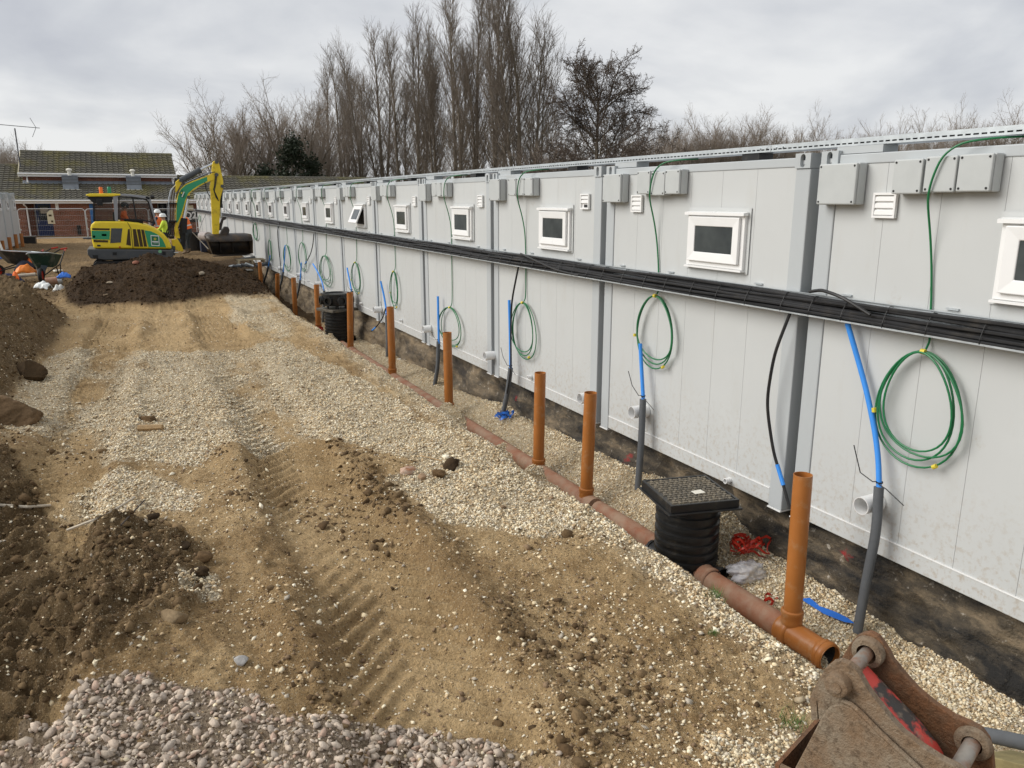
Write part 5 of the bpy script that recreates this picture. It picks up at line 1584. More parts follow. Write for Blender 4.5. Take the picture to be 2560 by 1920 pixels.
# cab
CY0, CY1 = YN + .06, YN + 1.02
plate('cab_roof', [(153, 500), (172, 486), (210, 478), (480, 478), (560, 484), (560, 500), (470, 512), (200, 514)], YEL, CY0 - .03, CY1 - CY0 + .06, bevel=.02)
plate('roof_lining', [(165, 516), (470, 514), (460, 585), (250, 590)], BLK, CY0 + .02, CY1 - CY0 - .04)
for Y_ in (CY0, CY1 - .05):
    arch = [(470, 515), (478, 500), (520, 484), (610, 482), (740, 494), (850, 508), (890, 522), (908, 548), (985, 845), (968, 850), (885, 560), (860, 538), (740, 520), (610, 506), (545, 506), (525, 520), (530, 800), (494, 800), (480, 600)]
    plate('cab_frame', arch, FRAME, Y_, .05, bevel=.008)
    plate('door_seal', [(531, 512), (548, 508), (690, 516), (860, 540), (884, 562), (960, 838), (900, 812), (800, 792), (530, 778), (530, 765), (800, 774), (940, 808), (868, 572), (850, 556), (690, 532), (548, 524), (546, 770), (532, 770)], BLK, Y_ + (.004 if Y_ == CY0 else .0), .04)
    plate('door_mullion', [(690, 522), (708, 523), (748, 775), (732, 774)], BLK, Y_ + .006, .03)
    plate('rear_pillar', [(240, 590), (262, 590), (268, 795), (244, 795)], BLK, Y_, .05)
    plate('window_rail', [(250, 780), (500, 785), (500, 800), (250, 798)], BLK, Y_, .05)
    plate('cab_side_glass', [(536, 515), (690, 522), (860, 548), (955, 830), (800, 785), (536, 775)], CABGLASS, Y_ + .02, .006)
    plate('rear_side_glass', [(258, 588), (466, 590), (480, 790), (262, 788)], CABGLASS, Y_ + .02, .006)
MB().prism([ex(250, 592, CY0 + .05), ex(262, 592, CY0 + .05), ex(262, 790, CY0 + .05), ex(250, 790, CY0 + .05)], (0, CY1 - CY0 - .1, 0)).build('rear_glass', CABGLASS, exc)
plate('front_glass', [(896, 552), (902, 550), (974, 838), (968, 840)], CABGLASS, CY0 + .05, CY1 - CY0 - .1)
plate('front_pillar_top', [(850, 508), (892, 522), (900, 545), (880, 545), (850, 530)], FRAME, CY0, CY1 - CY0)
plate('seat', [(470, 690), (520, 690), (530, 800), (640, 800), (640, 830), (470, 830)], BLK, CY0 + .25, .5, bevel=.03)
plate('control_console', [(600, 775), (820, 790), (820, 830), (600, 830)], BLK, CY0 + .12, .72)
for (x, y, m, nm) in [(337, 436, mat('amber_beacon', (.75, .16, .02), .3), 'amber_beacon'), (433, 432, mat('green_beacon', (.02, .22, .12), .3), 'green_beacon')]:
    c0 = ex(x, y + 42, YN + .45); MB().lathe([(.055, 0), (.055, .03), (.05, .03), (.05, .16), (.04, .18), (0, .18)], tuple(c0), 16).build(nm, m, exc, smooth=True)
c0 = ex(318, 580, CY0 - .05); MB().box(tuple(c0), (.15, .05, .17)).build('mirror', BLK, exc, bevel=.02)
c0 = ex(905, 520, CY0 - .08); MB().cyl(c0, c0 + vec((.1, 0, .0)), .05, 12).build('work_lamp', BLK, exc)
# operator
def person(label, loc, rz, pose, cloth, helmet=None, vest=None, group='workers on the site', h=1.75, head_col=None):
    """one continuous skinned body; pose: dict joint -> (x, y, z) at 1.75 m, facing +y"""
    t = thing('person', label, 'person', loc, rz, group)
    J = dict(pelvis=(0, 0, .95), spine=(0, 0, 1.15), chest=(0, .01, 1.36), neck=(0, .01, 1.50), head=(0, .03, 1.62), crown=(0, .03, 1.73),
             lsh=(-.17, 0, 1.42), lel=(-.24, -.02, 1.15), lwr=(-.25, .08, .92), lhd=(-.25, .12, .84), rsh=(.17, 0, 1.42), rel=(.24, -.02, 1.15), rwr=(.25, .08, .92), rhd=(.25, .12, .84),
             lhip=(-.10, 0, .90), lkn=(-.11, .02, .50), lan=(-.12, -.02, .09), lto=(-.13, .15, .04), rhip=(.10, 0, .90), rkn=(.11, .02, .50), ran=(.12, -.02, .09), rto=(.13, .15, .04))
    J.update(pose)
    rad = dict(pelvis=.15, spine=.14, chest=.165, neck=.06, head=.098, crown=.07, lsh=.075, lel=.052, lwr=.036, lhd=.034, lhip=.10, lkn=.068, lan=.052, lto=.042)
    for k_ in list(rad):
        if k_[0] == 'l':
            rad['r' + k_[1:]] = rad[k_]
    E_ = [('pelvis', 'spine'), ('spine', 'chest'), ('chest', 'neck'), ('neck', 'head'), ('head', 'crown')]
    for s_ in 'lr':
        E_ += [('chest', s_ + 'sh'), (s_ + 'sh', s_ + 'el'), (s_ + 'el', s_ + 'wr'), (s_ + 'wr', s_ + 'hd'), ('pelvis', s_ + 'hip'), (s_ + 'hip', s_ + 'kn'), (s_ + 'kn', s_ + 'an'), (s_ + 'an', s_ + 'to')]
    names = list(J); idx = {n_: i for i, n_ in enumerate(names)}
    k_ = h / 1.75
    me = bpy.data.meshes.new('body'); me.from_pydata([tuple(c_ * k_ for c_ in J[n_]) for n_ in names], [(idx[a], idx[b_]) for a, b_ in E_], [])
    tmp = bpy.data.objects.new('tmp_body', me); COL.objects.link(tmp)
    sk = tmp.modifiers.new('skin', 'SKIN'); sk.use_smooth_shade = True
    for i, n_ in enumerate(names):
        r_ = rad[n_] * k_; me.skin_vertices[0].data[i].radius = (r_ * (1.15 if n_ in ('chest', 'pelvis', 'spine') else 1), r_ * (.82 if n_ in ('chest', 'pelvis', 'spine') else 1)); me.skin_vertices[0].data[i].use_root = (n_ == 'pelvis')
    sb = tmp.modifiers.new('sub', 'SUBSURF'); sb.levels = 1; sb.render_levels = 1
    dg = bpy.context.evaluated_depsgraph_get()
    bm_ = bpy.data.meshes.new_from_object(tmp.evaluated_get(dg))
    bpy.data.objects.remove(tmp)
    bm_.materials.clear()
    for m in (cloth[0], cloth[1], SKIN, BOOT):
        bm_.materials.append(m)
    hd = vec(J['head']) * k_; wl_, wr_ = vec(J['lwr']) * k_, vec(J['rwr']) * k_
    nk = vec(J['neck']) * k_
    for p_ in bm_.polygons:
        c_ = vec(p_.center)
        mi = 0
        if np.linalg.norm(c_ - hd) < .16 * k_ or (np.linalg.norm(c_ - nk) < .06):
            mi = 2
        elif min(np.linalg.norm(c_ - vec(J['lhd']) * k_), np.linalg.norm(c_ - vec(J['rhd']) * k_)) < .06:
            mi = 2
        elif min(np.linalg.norm(c_ - vec(J['lto']) * k_), np.linalg.norm(c_ - vec(J['rto']) * k_), np.linalg.norm(c_ - vec(J['lan']) * k_), np.linalg.norm(c_ - vec(J['ran']) * k_)) < .13:
            mi = 3
        else:
            dl = min(np.linalg.norm(c_ - vec(J[q_]) * k_) for q_ in ('lkn', 'rkn', 'lhip', 'rhip', 'pelvis', 'lan', 'ran'))
            du = min(np.linalg.norm(c_ - vec(J[q_]) * k_) for q_ in ('spine', 'chest', 'lsh', 'rsh', 'lel', 'rel', 'lwr', 'rwr'))
            mi = 1 if dl < du else 0
        p_.material_index = mi; p_.use_smooth = True
    obj('body', bm_, None, t)
    # hands with separate fingers
    for s_ in 'lr':
        a = vec(J[s_ + 'wr']) * k_; b_ = vec(J[s_ + 'hd']) * k_; d = (b_ - a) / np.linalg.norm(b_ - a)
        sd = np.cross(d, vec((0, 1, 0.3))); sd /= np.linalg.norm(sd) + 1e-9; nn = np.cross(sd, d)
        mb = MB()
        for f_ in range(4):
            o_ = b_ + sd * (.026 - .017 * f_); L_ = (.055, .07, .065, .05)[f_]
            mb.tube([o_, o_ + d * L_ * .5 + nn * .012, o_ + d * L_ * .8 + nn * .035], [.009, .008, .006], 5)
        mb.tube([b_ - d * .03 + sd * .03, b_ + d * .01 + sd * .055, b_ + d * .04 + sd * .05 + nn * .015], [.010, .009, .007], 5)
        mb.build('fingers', SKIN, t, smooth=True)
    hv = vec(J['crown']) * k_ - hd; hv /= np.linalg.norm(hv)
    qd = Vector((0, 0, 1)).rotation_difference(Vector(hv)).to_matrix()
    fc = MB(); face = Vector((0, 1, 0))
    for dx in (-.035, .035):
        fc.box(tuple(hd + vec((dx, .098 * k_, .0))), (.022, .012, .012))
    fc.build('eyes', DARKHAIR, t)
    MB().prism([hd + vec((-.014, .095, -.035)), hd + vec((.014, .095, -.035)), hd + vec((0, .098, .01))], (0, .022, 0)).build('nose', SKIN, t)
    MB().box(tuple(hd + vec((0, .094, -.058))), (.045, .012, .01)).build('mouth', mat('lips', (.25, .09, .07), .6) if 'lips' not in MATS else MATS['lips'], t)
    for dx in (-1, 1):
        MB().box(tuple(hd + vec((dx * .104 * k_, .0, -.01))), (.014, .03, .05)).build('ear', SKIN, t, bevel=.006)
    if helmet is not None:
        MB().lathe([(.122, .02), (.150, .018), (.150, .027), (.124, .034), (.121, .07), (.104, .115), (.07, .142), (.0, .152)], tuple(hd), 20, qd).build('hard_hat', helmet, t, smooth=True)
        MB().prism([hd + vec((-.09, .10, .03)), hd + vec((.09, .10, .03)), hd + vec((.05, .185, .02)), hd + vec((-.05, .185, .02))], (0, 0, .01)).build('hat_peak', helmet, t)
    else:
        MB().lathe([(.108, -.03), (.112, .03), (.10, .08), (.06, .115), (0, .125)], tuple(hd - vec((0, .012, 0))), 16, qd).build('hair', head_col or DARKHAIR, t, smooth=True)
    if vest is not None:
        c_, p_ = vec(J['chest']) * k_, vec(J['pelvis']) * k_
        up = c_ - p_; up /= np.linalg.norm(up)
        qv = Vector((0, 0, 1)).rotation_difference(Vector(up)).to_matrix() @ Matrix.Diagonal((1.12, .86, 1))
        Lv = np.linalg.norm(c_ - p_)
        MB().lathe([(.185, .05), (.19, .18), (.205, Lv * .75), (.21, Lv + .0), (.17, Lv + .10), (.09, Lv + .15)], tuple(p_), 18, qv).build('vest', vest, t, smooth=True)
        band = mat('reflective_band', (.62, .62, .60), .35) if 'reflective_band' not in MATS else MATS['reflective_band']
        for z_ in (.16, .26):
            MB().lathe([(.198, z_), (.200, z_ + .05)], tuple(p_), 18, qv).build('reflective_stripe', band, t, smooth=True)
    return t


sp_ = ex(545, 812, CY0 + .5) + EO
SIT = dict(pelvis=(0, 0, .12), spine=(0, .03, .34), chest=(0, .06, .55), neck=(0, .09, .69), head=(0, .12, .80), crown=(0, .14, .91), lsh=(-.18, .06, .60), rsh=(.18, .06, .60), lel=(-.24, .16, .36), rel=(.24, .16, .36), lwr=(-.22, .38, .30), rwr=(.22, .38, .30), lhd=(-.21, .46, .30), rhd=(.21, .46, .30), lhip=(-.1, .05, .10), rhip=(.1, .05, .10), lkn=(-.12, .45, .14), rkn=(.12, .45, .14), lan=(-.12, .55, -.25), ran=(.12, .55, -.25), lto=(-.12, .70, -.30), rto=(.12, .70, -.30))
person('person in orange hi-vis top seated at the excavator controls', (sp_[0] + .08, sp_[1], sp_[2] - .34), R(-90), SIT, (ORANGE, NAVY), group='workers on the site')

# boom, stick, cylinders (centre plane of the machine)
YB = YC - .1
BW = .20


def armplate(name, pts, m, w=BW, Y=YB, bevel=.012, parent=None):
    return MB().prism([ex(a, b_, Y - w / 2) for a, b_ in pts], (0, w, 0)).build(name, m, parent or exc, bevel=bevel)


boom = armplate('boom', [(1182, 960), (1180, 900), (1195, 820), (1198, 700), (1203, 590), (1218, 500), (1250, 420), (1310, 368), (1400, 330), (1560, 270), (1640, 238), (1668, 246), (1672, 290), (1640, 322), (1560, 348), (1470, 395), (1400, 440), (1352, 480), (1322, 540), (1300, 620), (1275, 720), (1245, 800), (1222, 870), (1232, 930), (1248, 985), (1240, 1015), (1212, 1012)], YELARM, BW)
armplate('boom_livery', [(1201, 820), (1203, 700), (1208, 600), (1222, 510), (1252, 432), (1312, 380), (1402, 343), (1555, 284), (1560, 334), (1465, 380), (1396, 425), (1340, 474), (1308, 540), (1286, 620), (1258, 720), (1222, 800)], GRN, .008, YB - BW / 2 - .0005, 0, boom)
armplate('boom_badge', [(1232, 470), (1270, 432), (1310, 480), (1286, 530), (1250, 520)], GRND, .006, YB - BW / 2 - .008, 0, boom)
armplate('boom_badge', [(1262, 515), (1288, 455), (1296, 462), (1270, 522)], WHT, .005, YB - BW / 2 - .0145, 0, boom)
st = []
for i in range(10):
    a = R(90 + i * 36); ro = 12 if i % 2 == 0 else 8; st.append((1263 + ro * math.cos(a), 472 - ro * math.sin(a)))
armplate('boom_emblem', st, YELLOWTAPE, .005, YB - BW / 2 - .0145, 0, boom)
armplate('cylinder_bracket', [(1195, 345), (1230, 315), (1262, 330), (1262, 360), (1215, 450), (1195, 470)], YELARM, .14, YB)
armplate('cylinder_bracket', [(1300, 520), (1350, 440), (1362, 470), (1345, 540), (1315, 560)], YELARM, .14, YB)
stick_ = armplate('dipper_arm', [(1612, 220), (1620, 120), (1640, 102), (1680, 106), (1700, 150), (1722, 240), (1742, 330), (1742, 420), (1722, 470), (1706, 560), (1702, 760), (1694, 970), (1660, 990), (1622, 975), (1612, 700), (1600, 470), (1588, 400), (1600, 320)], YELARM, .17, YB)
armplate('arm_plate_edge', [(1722, 470), (1742, 420), (1700, 560), (1690, 560)], YELARM, .19, YB, 0, stick_)
for (x, y, rx) in [(1678, 252, .085), (1690, 340, .075)]:
    c0 = ex(x, y, YB - .09); MB().lathe([(.0, -.006), (rx, -.006), (rx, .0)], tuple(c0), 18, Matrix.Rotation(R(90), 3, 'X') @ Matrix.Diagonal((.55, 1, 1))).build('arm_aperture', DARKSLOT, stick_)
for (x, y, r_) in [(1660, 262, .055), (1728, 395, .05), (1660, 118, .05), (1252, 330, .05), (1228, 1018, .07), (1340, 520, .045)]:
    c0 = ex(x, y, YB); MB().cyl(c0 - vec((0, .16, 0)), c0 + vec((0, .16, 0)), r_, 14).build('pivot_pin', DGREY, exc, smooth=True)


def ram(name, a, b_, c_, r1, r2, m1, Y=YB):
    A0, B0, C0 = ex(*a, Y), ex(*b_, Y), ex(*c_, Y)
    o = MB().cyl(A0, B0, r1, 16).build(name, m1, exc, smooth=True)
    MB().cyl(B0, C0, r2, 12).build('rod', CHROME, o, smooth=True)
    d = (B0 - A0) / np.linalg.norm(B0 - A0)
    MB().cyl(B0 - d * .05, B0 + d * .01, r1 + .012, 16).build('gland', m1, o, smooth=True)
    return o


ram('dipper_cylinder', (1255, 325), (1478, 205), (1640, 125), .085, .035, DGREY)
ram('boom_cylinder', (1262, 1120), (1290, 765), (1335, 540), .09, .05, BLK, YB - .05)
armplate('cylinder_guard', [(1262, 770), (1330, 770), (1325, 930), (1300, 945), (1268, 940)], BLK, .12, YB - .12, .01)
ram('bucket_cylinder', (1722, 430), (1712, 640), (1716, 760), .045, .025, BLK)
armplate('swing_post', [(1150, 1010), (1215, 1000), (1262, 1075), (1285, 1130), (1275, 1150), (1230, 1140), (1165, 1120)], YELARM, .36, YB)
armplate('swing_bracket', [(1140, 1080), (1190, 1085), (1190, 1190), (1140, 1190)], DGREY, .5, YB)
# bundle of hydraulic hoses behind and over the boom
for k_ in range(6):
    dx = k_ * 15
    pts = [ex(1108 + dx * .9, 800, YB - .16 + k_ * .05), ex(1106 + dx, 650, YB - .16 + k_ * .05), ex(1112 + dx, 540, YB - .15 + k_ * .05), ex(1135 + dx * .9, 440, YB - .1 + k_ * .04), ex(1190 + dx * .5, 380, YB + .02)]
    MB().tube(pts, .013, 6).build('hose', (CHROME if k_ in (0, 5) else FRAME if k_ % 2 else VENT), exc, smooth=True)
for k_ in range(4):
    pts = [ex(1200 + k_ * 3, 520, YB - .09 + k_ * .05), ex(1225, 440 - k_ * 3, YB - .09 + k_ * .05), ex(1300, 365 - k_ * 4, YB - .09 + k_ * .05), ex(1440, 300 - k_ * 5, YB - .09 + k_ * .05), ex(1580, 240 - k_ * 3, YB - .09 + k_ * .05), ex(1650, 230 - k_ * 4, YB - .09 + k_ * .05)]
    MB().tube(pts, .011, 6).build('hose', CHROME if k_ % 2 else BLK, exc, smooth=True)
MB().tube([ex(1655, 270, YB - .12), ex(1640, 400, YB - .16), ex(1630, 430, YB - .16), ex(1660, 520, YB - .14), ex(1690, 560, YB - .12)], .016, 6).build('hose', BLK, exc, smooth=True)
MB().tube([ex(1668, 270, YB - .12), ex(1655, 380, YB - .18), ex(1640, 450, YB - .18), ex(1680, 540, YB - .14)], .016, 6).build('hose', BLK, exc, smooth=True)
MB().tube([ex(1530, 350, YB - .1), ex(1545, 430, YB - .14), ex(1585, 510, YB - .12)], .014, 6).build('hose', BLK, exc, smooth=True)
for k_ in range(5):
    MB().tube([ex(1120 + k_ * 16, 800, YB - .1 + k_ * .05), ex(1110 + k_ * 14, 870, YB - .16 + k_ * .05), ex(1090 + k_ * 22, 930, YB - .1), ex(1130 + k_ * 10, 1000, YB - .1)], .018, 6).build('hose', BLK, exc, smooth=True)
armplate('hose_clamp', [(1098, 583), (1210, 586), (1210, 600), (1098, 597)], BLK, .32, YB, 0)
armplate('hose_clamp', [(1110, 788), (1208, 790), (1208, 806), (1110, 804)], BLK, .32, YB, 0)
# bucket linkage, quick hitch and wide grading bucket turned side-on
armplate('bucket_link', [(1690, 860), (1735, 745), (1780, 748), (1776, 775), (1745, 790), (1720, 900), (1695, 905)], STEEL, .10, YB, .01)
hitch = armplate('quick_hitch', [(1640, 985), (1690, 985), (1730, 900), (1760, 860), (1800, 862), (1818, 900), (1805, 950), (1750, 1010), (1640, 1012)], STEEL, .30, YB, .02)
gb0 = ex(1530, 995, YB); gb1 = ex(2065, 995, YB)
bx0, bx1 = gb0[0], gb1[0]
gz0 = ex(1800, 935, YB)[2]; gz1 = ex(1800, 1180, YB)[2]
hgt = gz0 - gz1
prof = []
for i in range(13):
    a = R(-62 + 250 * i / 12)            # round back, mouth towards the camera and down
    prof.append((.52 * hgt * math.sin(a) * 1.05 - .02, .5 * hgt * math.cos(a)))
prof = [(-.62, .17), (-.45, .36), (-.22, .47), (.05, .50), (.30, .44), (.50, .25), (.58, 0.0), (.54, -.24), (.40, -.42), (.16, -.51), (-.10, -.53), (-.30, -.52)]
cz = (gz0 + gz1) / 2; cy = YB - EO[1]
ncb = 11
def gb(t_, dy, dz):
    sc_ = 1 - .13 * abs(2 * t_ - 1) ** 7
    x_ = bx0 + .17 * (.5 - dz) + (bx1 - bx0 - .17 * (.5 - dz)) * t_
    return (x_, cy + dy * hgt * sc_, cz + dz * hgt * sc_)


V = [gb(j_ / (ncb - 1), dy, dz) for (dy, dz) in prof for j_ in range(ncb)]
F_ = [(i_ * ncb + j_, i_ * ncb + j_ + 1, (i_ + 1) * ncb + j_ + 1, (i_ + 1) * ncb + j_) for i_ in range(len(prof) - 1) for j_ in range(ncb - 1)]
shell = MB().add(V, F_).build('grading_bucket', STEEL, exc, smooth=True)
md_ = shell.modifiers.new('thick', 'SOLIDIFY'); md_.thickness = .02
MB().prism([gb(0, a, b_) for a, b_ in prof], (.024, 0, 0)).build('bucket_cheek', STEEL, shell)
MB().prism([gb(1, a, b_) for a, b_ in prof], (-.024, 0, 0)).build('bucket_cheek', RUST, shell)
MB().bx((bx0 + .17, cy - .46 * hgt, cz - .55 * hgt), (bx1 - .03, cy - .16 * hgt, cz - .525 * hgt)).build('cutting_edge', STEEL, shell)
MB().bx((bx0 + .06, cy - .645 * hgt, cz + .14 * hgt), (bx1 - .01, cy - .60 * hgt, cz + .18 * hgt)).build('lip_bar', STEEL, shell)
for f_ in (.33, .60):
    x_ = bx0 + (bx1 - bx0) * f_; MB().bx((x_, cy + .30 * hgt, cz - .45 * hgt), (x_ + .015, cy + .52 * hgt, cz + .4 * hgt)).build('inner_rib', STEEL, shell)
# crawler tracks and dozer blade
def stad(cx_, cz_, L_, h_, n=8):
    r_ = h_ / 2; P_ = []
    for i in range(n + 1):
        a = -math.pi / 2 + math.pi * i / n; P_.append((cx_ + L_ / 2 - r_ + r_ * math.cos(a), cz_ + r_ * math.sin(a)))
    for i in range(n + 1):
        a = math.pi / 2 + math.pi * i / n; P_.append((cx_ - L_ / 2 + r_ + r_ * math.cos(a), cz_ + r_ * math.sin(a)))
    return P_


for y_ in (-.84, .50):
    tr_ = MB().ring_strip([(a, y_, b_) for a, b_ in stad(0, .26, 2.1, .52)], [(a, y_, b_) for a, b_ in stad(0, .26, 1.98, .40)], (0, .38, 0)).build('track', BLK, exc, bevel=.01)
    fr_ = MB().prism([(a, y_ + .06, b_) for a, b_ in stad(0, .26, 1.5, .26)], (0, .26, 0)).build('track_frame', DGREY, exc)
    for x_ in (-.78, -.35, 0, .35, .78):
        MB().cyl((x_, y_ + .03, .22 if abs(x_) < .7 else .26), (x_, y_ + .34, .22 if abs(x_) < .7 else .26), .12 if abs(x_) < .7 else .19, 16).build('track_roller', DGREY, tr_, smooth=True)
    P2 = stad(0, .26, 2.1, .52, 10)
    for i in range(0, 46):
        f_ = i / 46 * (len(P2)); a, b_ = P2[int(f_) % len(P2)], P2[(int(f_) + 1) % len(P2)]; w = f_ - int(f_)
        x_, z_ = a[0] + (b_[0] - a[0]) * w, a[1] + (b_[1] - a[1]) * w
        dx, dz = b_[0] - a[0], b_[1] - a[1]
        MB().box((x_, y_ + .19, z_), (.03, .37, .05), Matrix.Rotation(-math.atan2(dz, dx), 3, 'Y')).build('track_shoe', BLK, tr_)
MB().bx((-.5, -.5, .30), (.5, .5, .62)).build('slew_base', DGREY, exc, bevel=.03)
bl = MB().prism([(1.35, -.98, .05), (1.42, -.98, .03), (1.46, -.98, .2), (1.42, -.98, .42), (1.36, -.98, .42)], (0, 1.96, 0)).build('dozer_blade', YELARM, exc)
for y_ in (-.35, .35):
    MB().bx((.4, y_ - .05, .18), (1.38, y_ + .05, .28)).build('blade_arm', YELARM, exc)
MB().cyl(ex(1175, 1160, YB - .4), ex(1225, 1162, YB - .4), .02, 10).build('blade_rod', CHROME, exc)


# ================================================================== WORKERS BEYOND THE EXCAVATOR
def feet(u, v, Y):
    p = onY(u, v, Y); return (p[0], Y, Hs(p[0], Y) - .01)


WALK = dict(lkn=(-.14, .16, .50), lan=(-.20, .06, .09), lto=(-.22, .22, .04), rkn=(.14, .12, .50), ran=(.24, .12, .09), rto=(.27, .28, .04), pelvis=(0, -.04, .92), lhip=(-.1, -.03, .88), rhip=(.1, -.03, .88), spine=(0, .02, 1.12), chest=(0, .12, 1.32), neck=(0, .2, 1.44), head=(0, .26, 1.55), crown=(0, .29, 1.66), lsh=(-.18, .12, 1.37), rsh=(.18, .12, 1.37), lel=(-.2, .22, 1.12), rel=(.22, .24, 1.12), lwr=(-.1, .42, 1.0), rwr=(.12, .44, .92), lhd=(-.08, .5, .98), rhd=(.10, .52, .9))
f_ = feet(475, 628, 33.8)
w1 = person('person in orange vest, dark trousers and white hard hat leaning on a shovel', f_, R(62), WALK, (NAVY, mat('grey_trousers', (0.045, 0.055, 0.06), .85, var=.2, scale=10)), WHT, ORANGE)
sx, sy = f_[0] + .02, f_[1] - .12
sh_ = thing('shovel', 'long handled shovel held by the worker in the orange vest', 'shovel', (sx, sy, 0))
gx1 = onY(*Z1(1650, 860), 33.4)
MB().tube([vec((.02, .35, 1.05)) * vec((1, 1, 1)), (gx1[0] - sx, 33.4 - sy, Hs(gx1[0], 33.4) + .18)], .018, 8).build('handle', PALEWOOD, sh_, smooth=True)
MB().prism([(gx1[0] - sx - .1, 33.4 - sy - .08, Hs(gx1[0], 33.4) + .2), (gx1[0] - sx + .04, 33.4 - sy - .12, Hs(gx1[0], 33.4) + .22), (gx1[0] - sx + .16, 33.4 - sy - .1, Hs(gx1[0], 33.4) + .02), (gx1[0] - sx + .02, 33.4 - sy - .05, Hs(gx1[0], 33.4) + .0)], (0, .012, 0)).build('blade', STEEL, sh_)
f2 = feet(*Z1(1320, 880), 33.0)
person('person in yellow hi-vis jacket with white hard hat beside the excavator boom', f2, R(75), dict(lel=(-.26, .10, 1.2), lwr=(-.16, .3, 1.1), lhd=(-.12, .38, 1.1), rel=(.26, .10, 1.2), rwr=(.16, .3, 1.1), rhd=(.12, .38, 1.1)), (YELHV, NAVY), WHT, None, h=1.70)
f3 = feet(*Z1(1280, 870), 34.5)
person('person in dark top and orange vest behind the yellow jacketed worker', f3, R(60), dict(lel=(-.26, .10, 1.2), lwr=(-.16, .3, 1.1), lhd=(-.12, .38, 1.1)), (NAVY, NAVY), WHT, ORANGE, h=1.80)

# black tub, wrapped pipe roll and orange drain pipe lying behind the workers
f4 = feet(*Z1(1545, 770), 36.0)
tub = thing('plastic_tub', 'black builders tub behind the worker in the orange vest', 'tub', (f4[0], 36.0, f4[2]))
MB().lathe([(.0, .01), (.38, .0), (.46, .72), (.50, .74), (.50, .78), (.45, .78), (.37, .05), (0, .04)], n=24).build('tub_body', BLACKPLASTIC, tub, smooth=True)
MB().lathe([(.0, .60), (.44, .60)], n=20).build('contents', MATS['soil_clod'] if False else STEEL, tub)
f5 = feet(*Z1(1600, 790), 35.0)
WRAP = mat('milky_plastic_wrap', (.36, .31, .28), .25, var=.15, scale=12)
roll = thing('pipe_roll', 'plastic-wrapped roll of pipe leaning by the farthest cabins', 'pipe roll', (f5[0], 35.0, f5[2]))
MB().lathe([(.10, -.3), (.19, -.3), (.20, 0), (.19, .3), (.10, .3)], (.12, 0, .62), 20, Matrix.Rotation(R(90), 3, 'X') @ Matrix.Rotation(R(20), 3, 'Y')).build('wrap', WRAP, roll, smooth=True)
MB().bx((-.1, -.25, 0), (.36, .3, .42)).build('crate', NAVY, roll)
MB().lathe([(.06, -.31), (.13, -.31), (.13, -.28)], (.12, 0, .62), 20, Matrix.Rotation(R(90), 3, 'X')).build('core', REDTAPE, roll, smooth=True)
f6a, f6b = feet(*Z1(1480, 830), 36.6), feet(*Z1(1640, 832), 36.4)
tag(MB().tube([(f6a[0], 36.6, f6a[2] + .12), (f6b[0] + .35, 36.4, f6b[2] + .12)], .08, 14).build('drain_pipe', DRAIN, smooth=True), 'loose orange drain pipe lying on the ground beyond the workers', 'drain pipe')

# bench-like pale pallet boards and grey pipework under the grading bucket by the cabins
PLYW = mat('pale_timber', (.42, .34, .22), .8, var=.2, scale=15)
q0 = onX(*ZC(560, 820), 3.4)
pal = thing('timber_pallet', 'weathered pallet end beside the spoil under the excavator bucket', 'pallet', (3.45, q0[1], -.2))
for k_ in range(4):
    MB().bx((-.42, -.35 + k_ * .17, q0[2] + .2), (.42, -.25 + k_ * .17, q0[2] + .222)).build('slat', PLYW, pal)
for dx in (-.4, .0, .36):
    MB().bx((dx, -.36, q0[2] + .10), (dx + .05, .28, q0[2] + .199)).build('bearer', PLYW, pal)
q1 = onX(*ZC(400, 1065), 3.3)
tag(MB().bx((2.95, q1[1] - .3, q1[2] - .03), (3.65, q1[1] + .3, q1[2] + .01)).build('plastic_cover', LIDPLASTIC, bevel=.01), 'flat grey cover slab jutting from the dark spoil near the last riser', 'cover')
for (ux, uy, lb, ln) in [(560, 770, 'grey push-fit pipe joint under the excavator bucket, nearer the brick building', .5), (900, 905, 'grey push-fit pipe joint at a cabin foot, nearer the last riser', .45)]:
    q2 = onX(*ZC(ux + 130, uy), 3.94)
    t = thing('grey_pipe', lb, 'grey pipe', (4.0, q2[1], q2[2]), group='grey drain joints by the far cabins')
    MB().tube([(-ln, 0, -.06), (-.02, 0, 0)], .055, 14).build('pipe', LAGGING, t, smooth=True)
    MB().tube([(-.16, 0, -.016), (-.06, 0, -.003)], .066, 14).build('collar', DGREY, t, smooth=True)
    MB().tube([(-.02, 0, 0), (.02, 0, 0)], .06, 14).build('flange', WHITEPIPE, t, smooth=True)
q3 = onY(*Z2(1800, 1205), 25.0)
t = thing('pipe_fittings', 'tangle of grey pipe fittings on the spoil under the grading bucket', 'pipe fittings', (q3[0], 25.0, Hs(q3[0], 25.0)))
for k_ in range(5):
    MB().tube([(.12 * k_, 0, .08 + .02 * k_), (.12 * k_ + .15, .06 * (-1) ** k_, .10), (.12 * k_ + .24, .02, .06)], .04, 10).build('fitting', LAGGING if k_ % 2 else GALV, t, smooth=True)


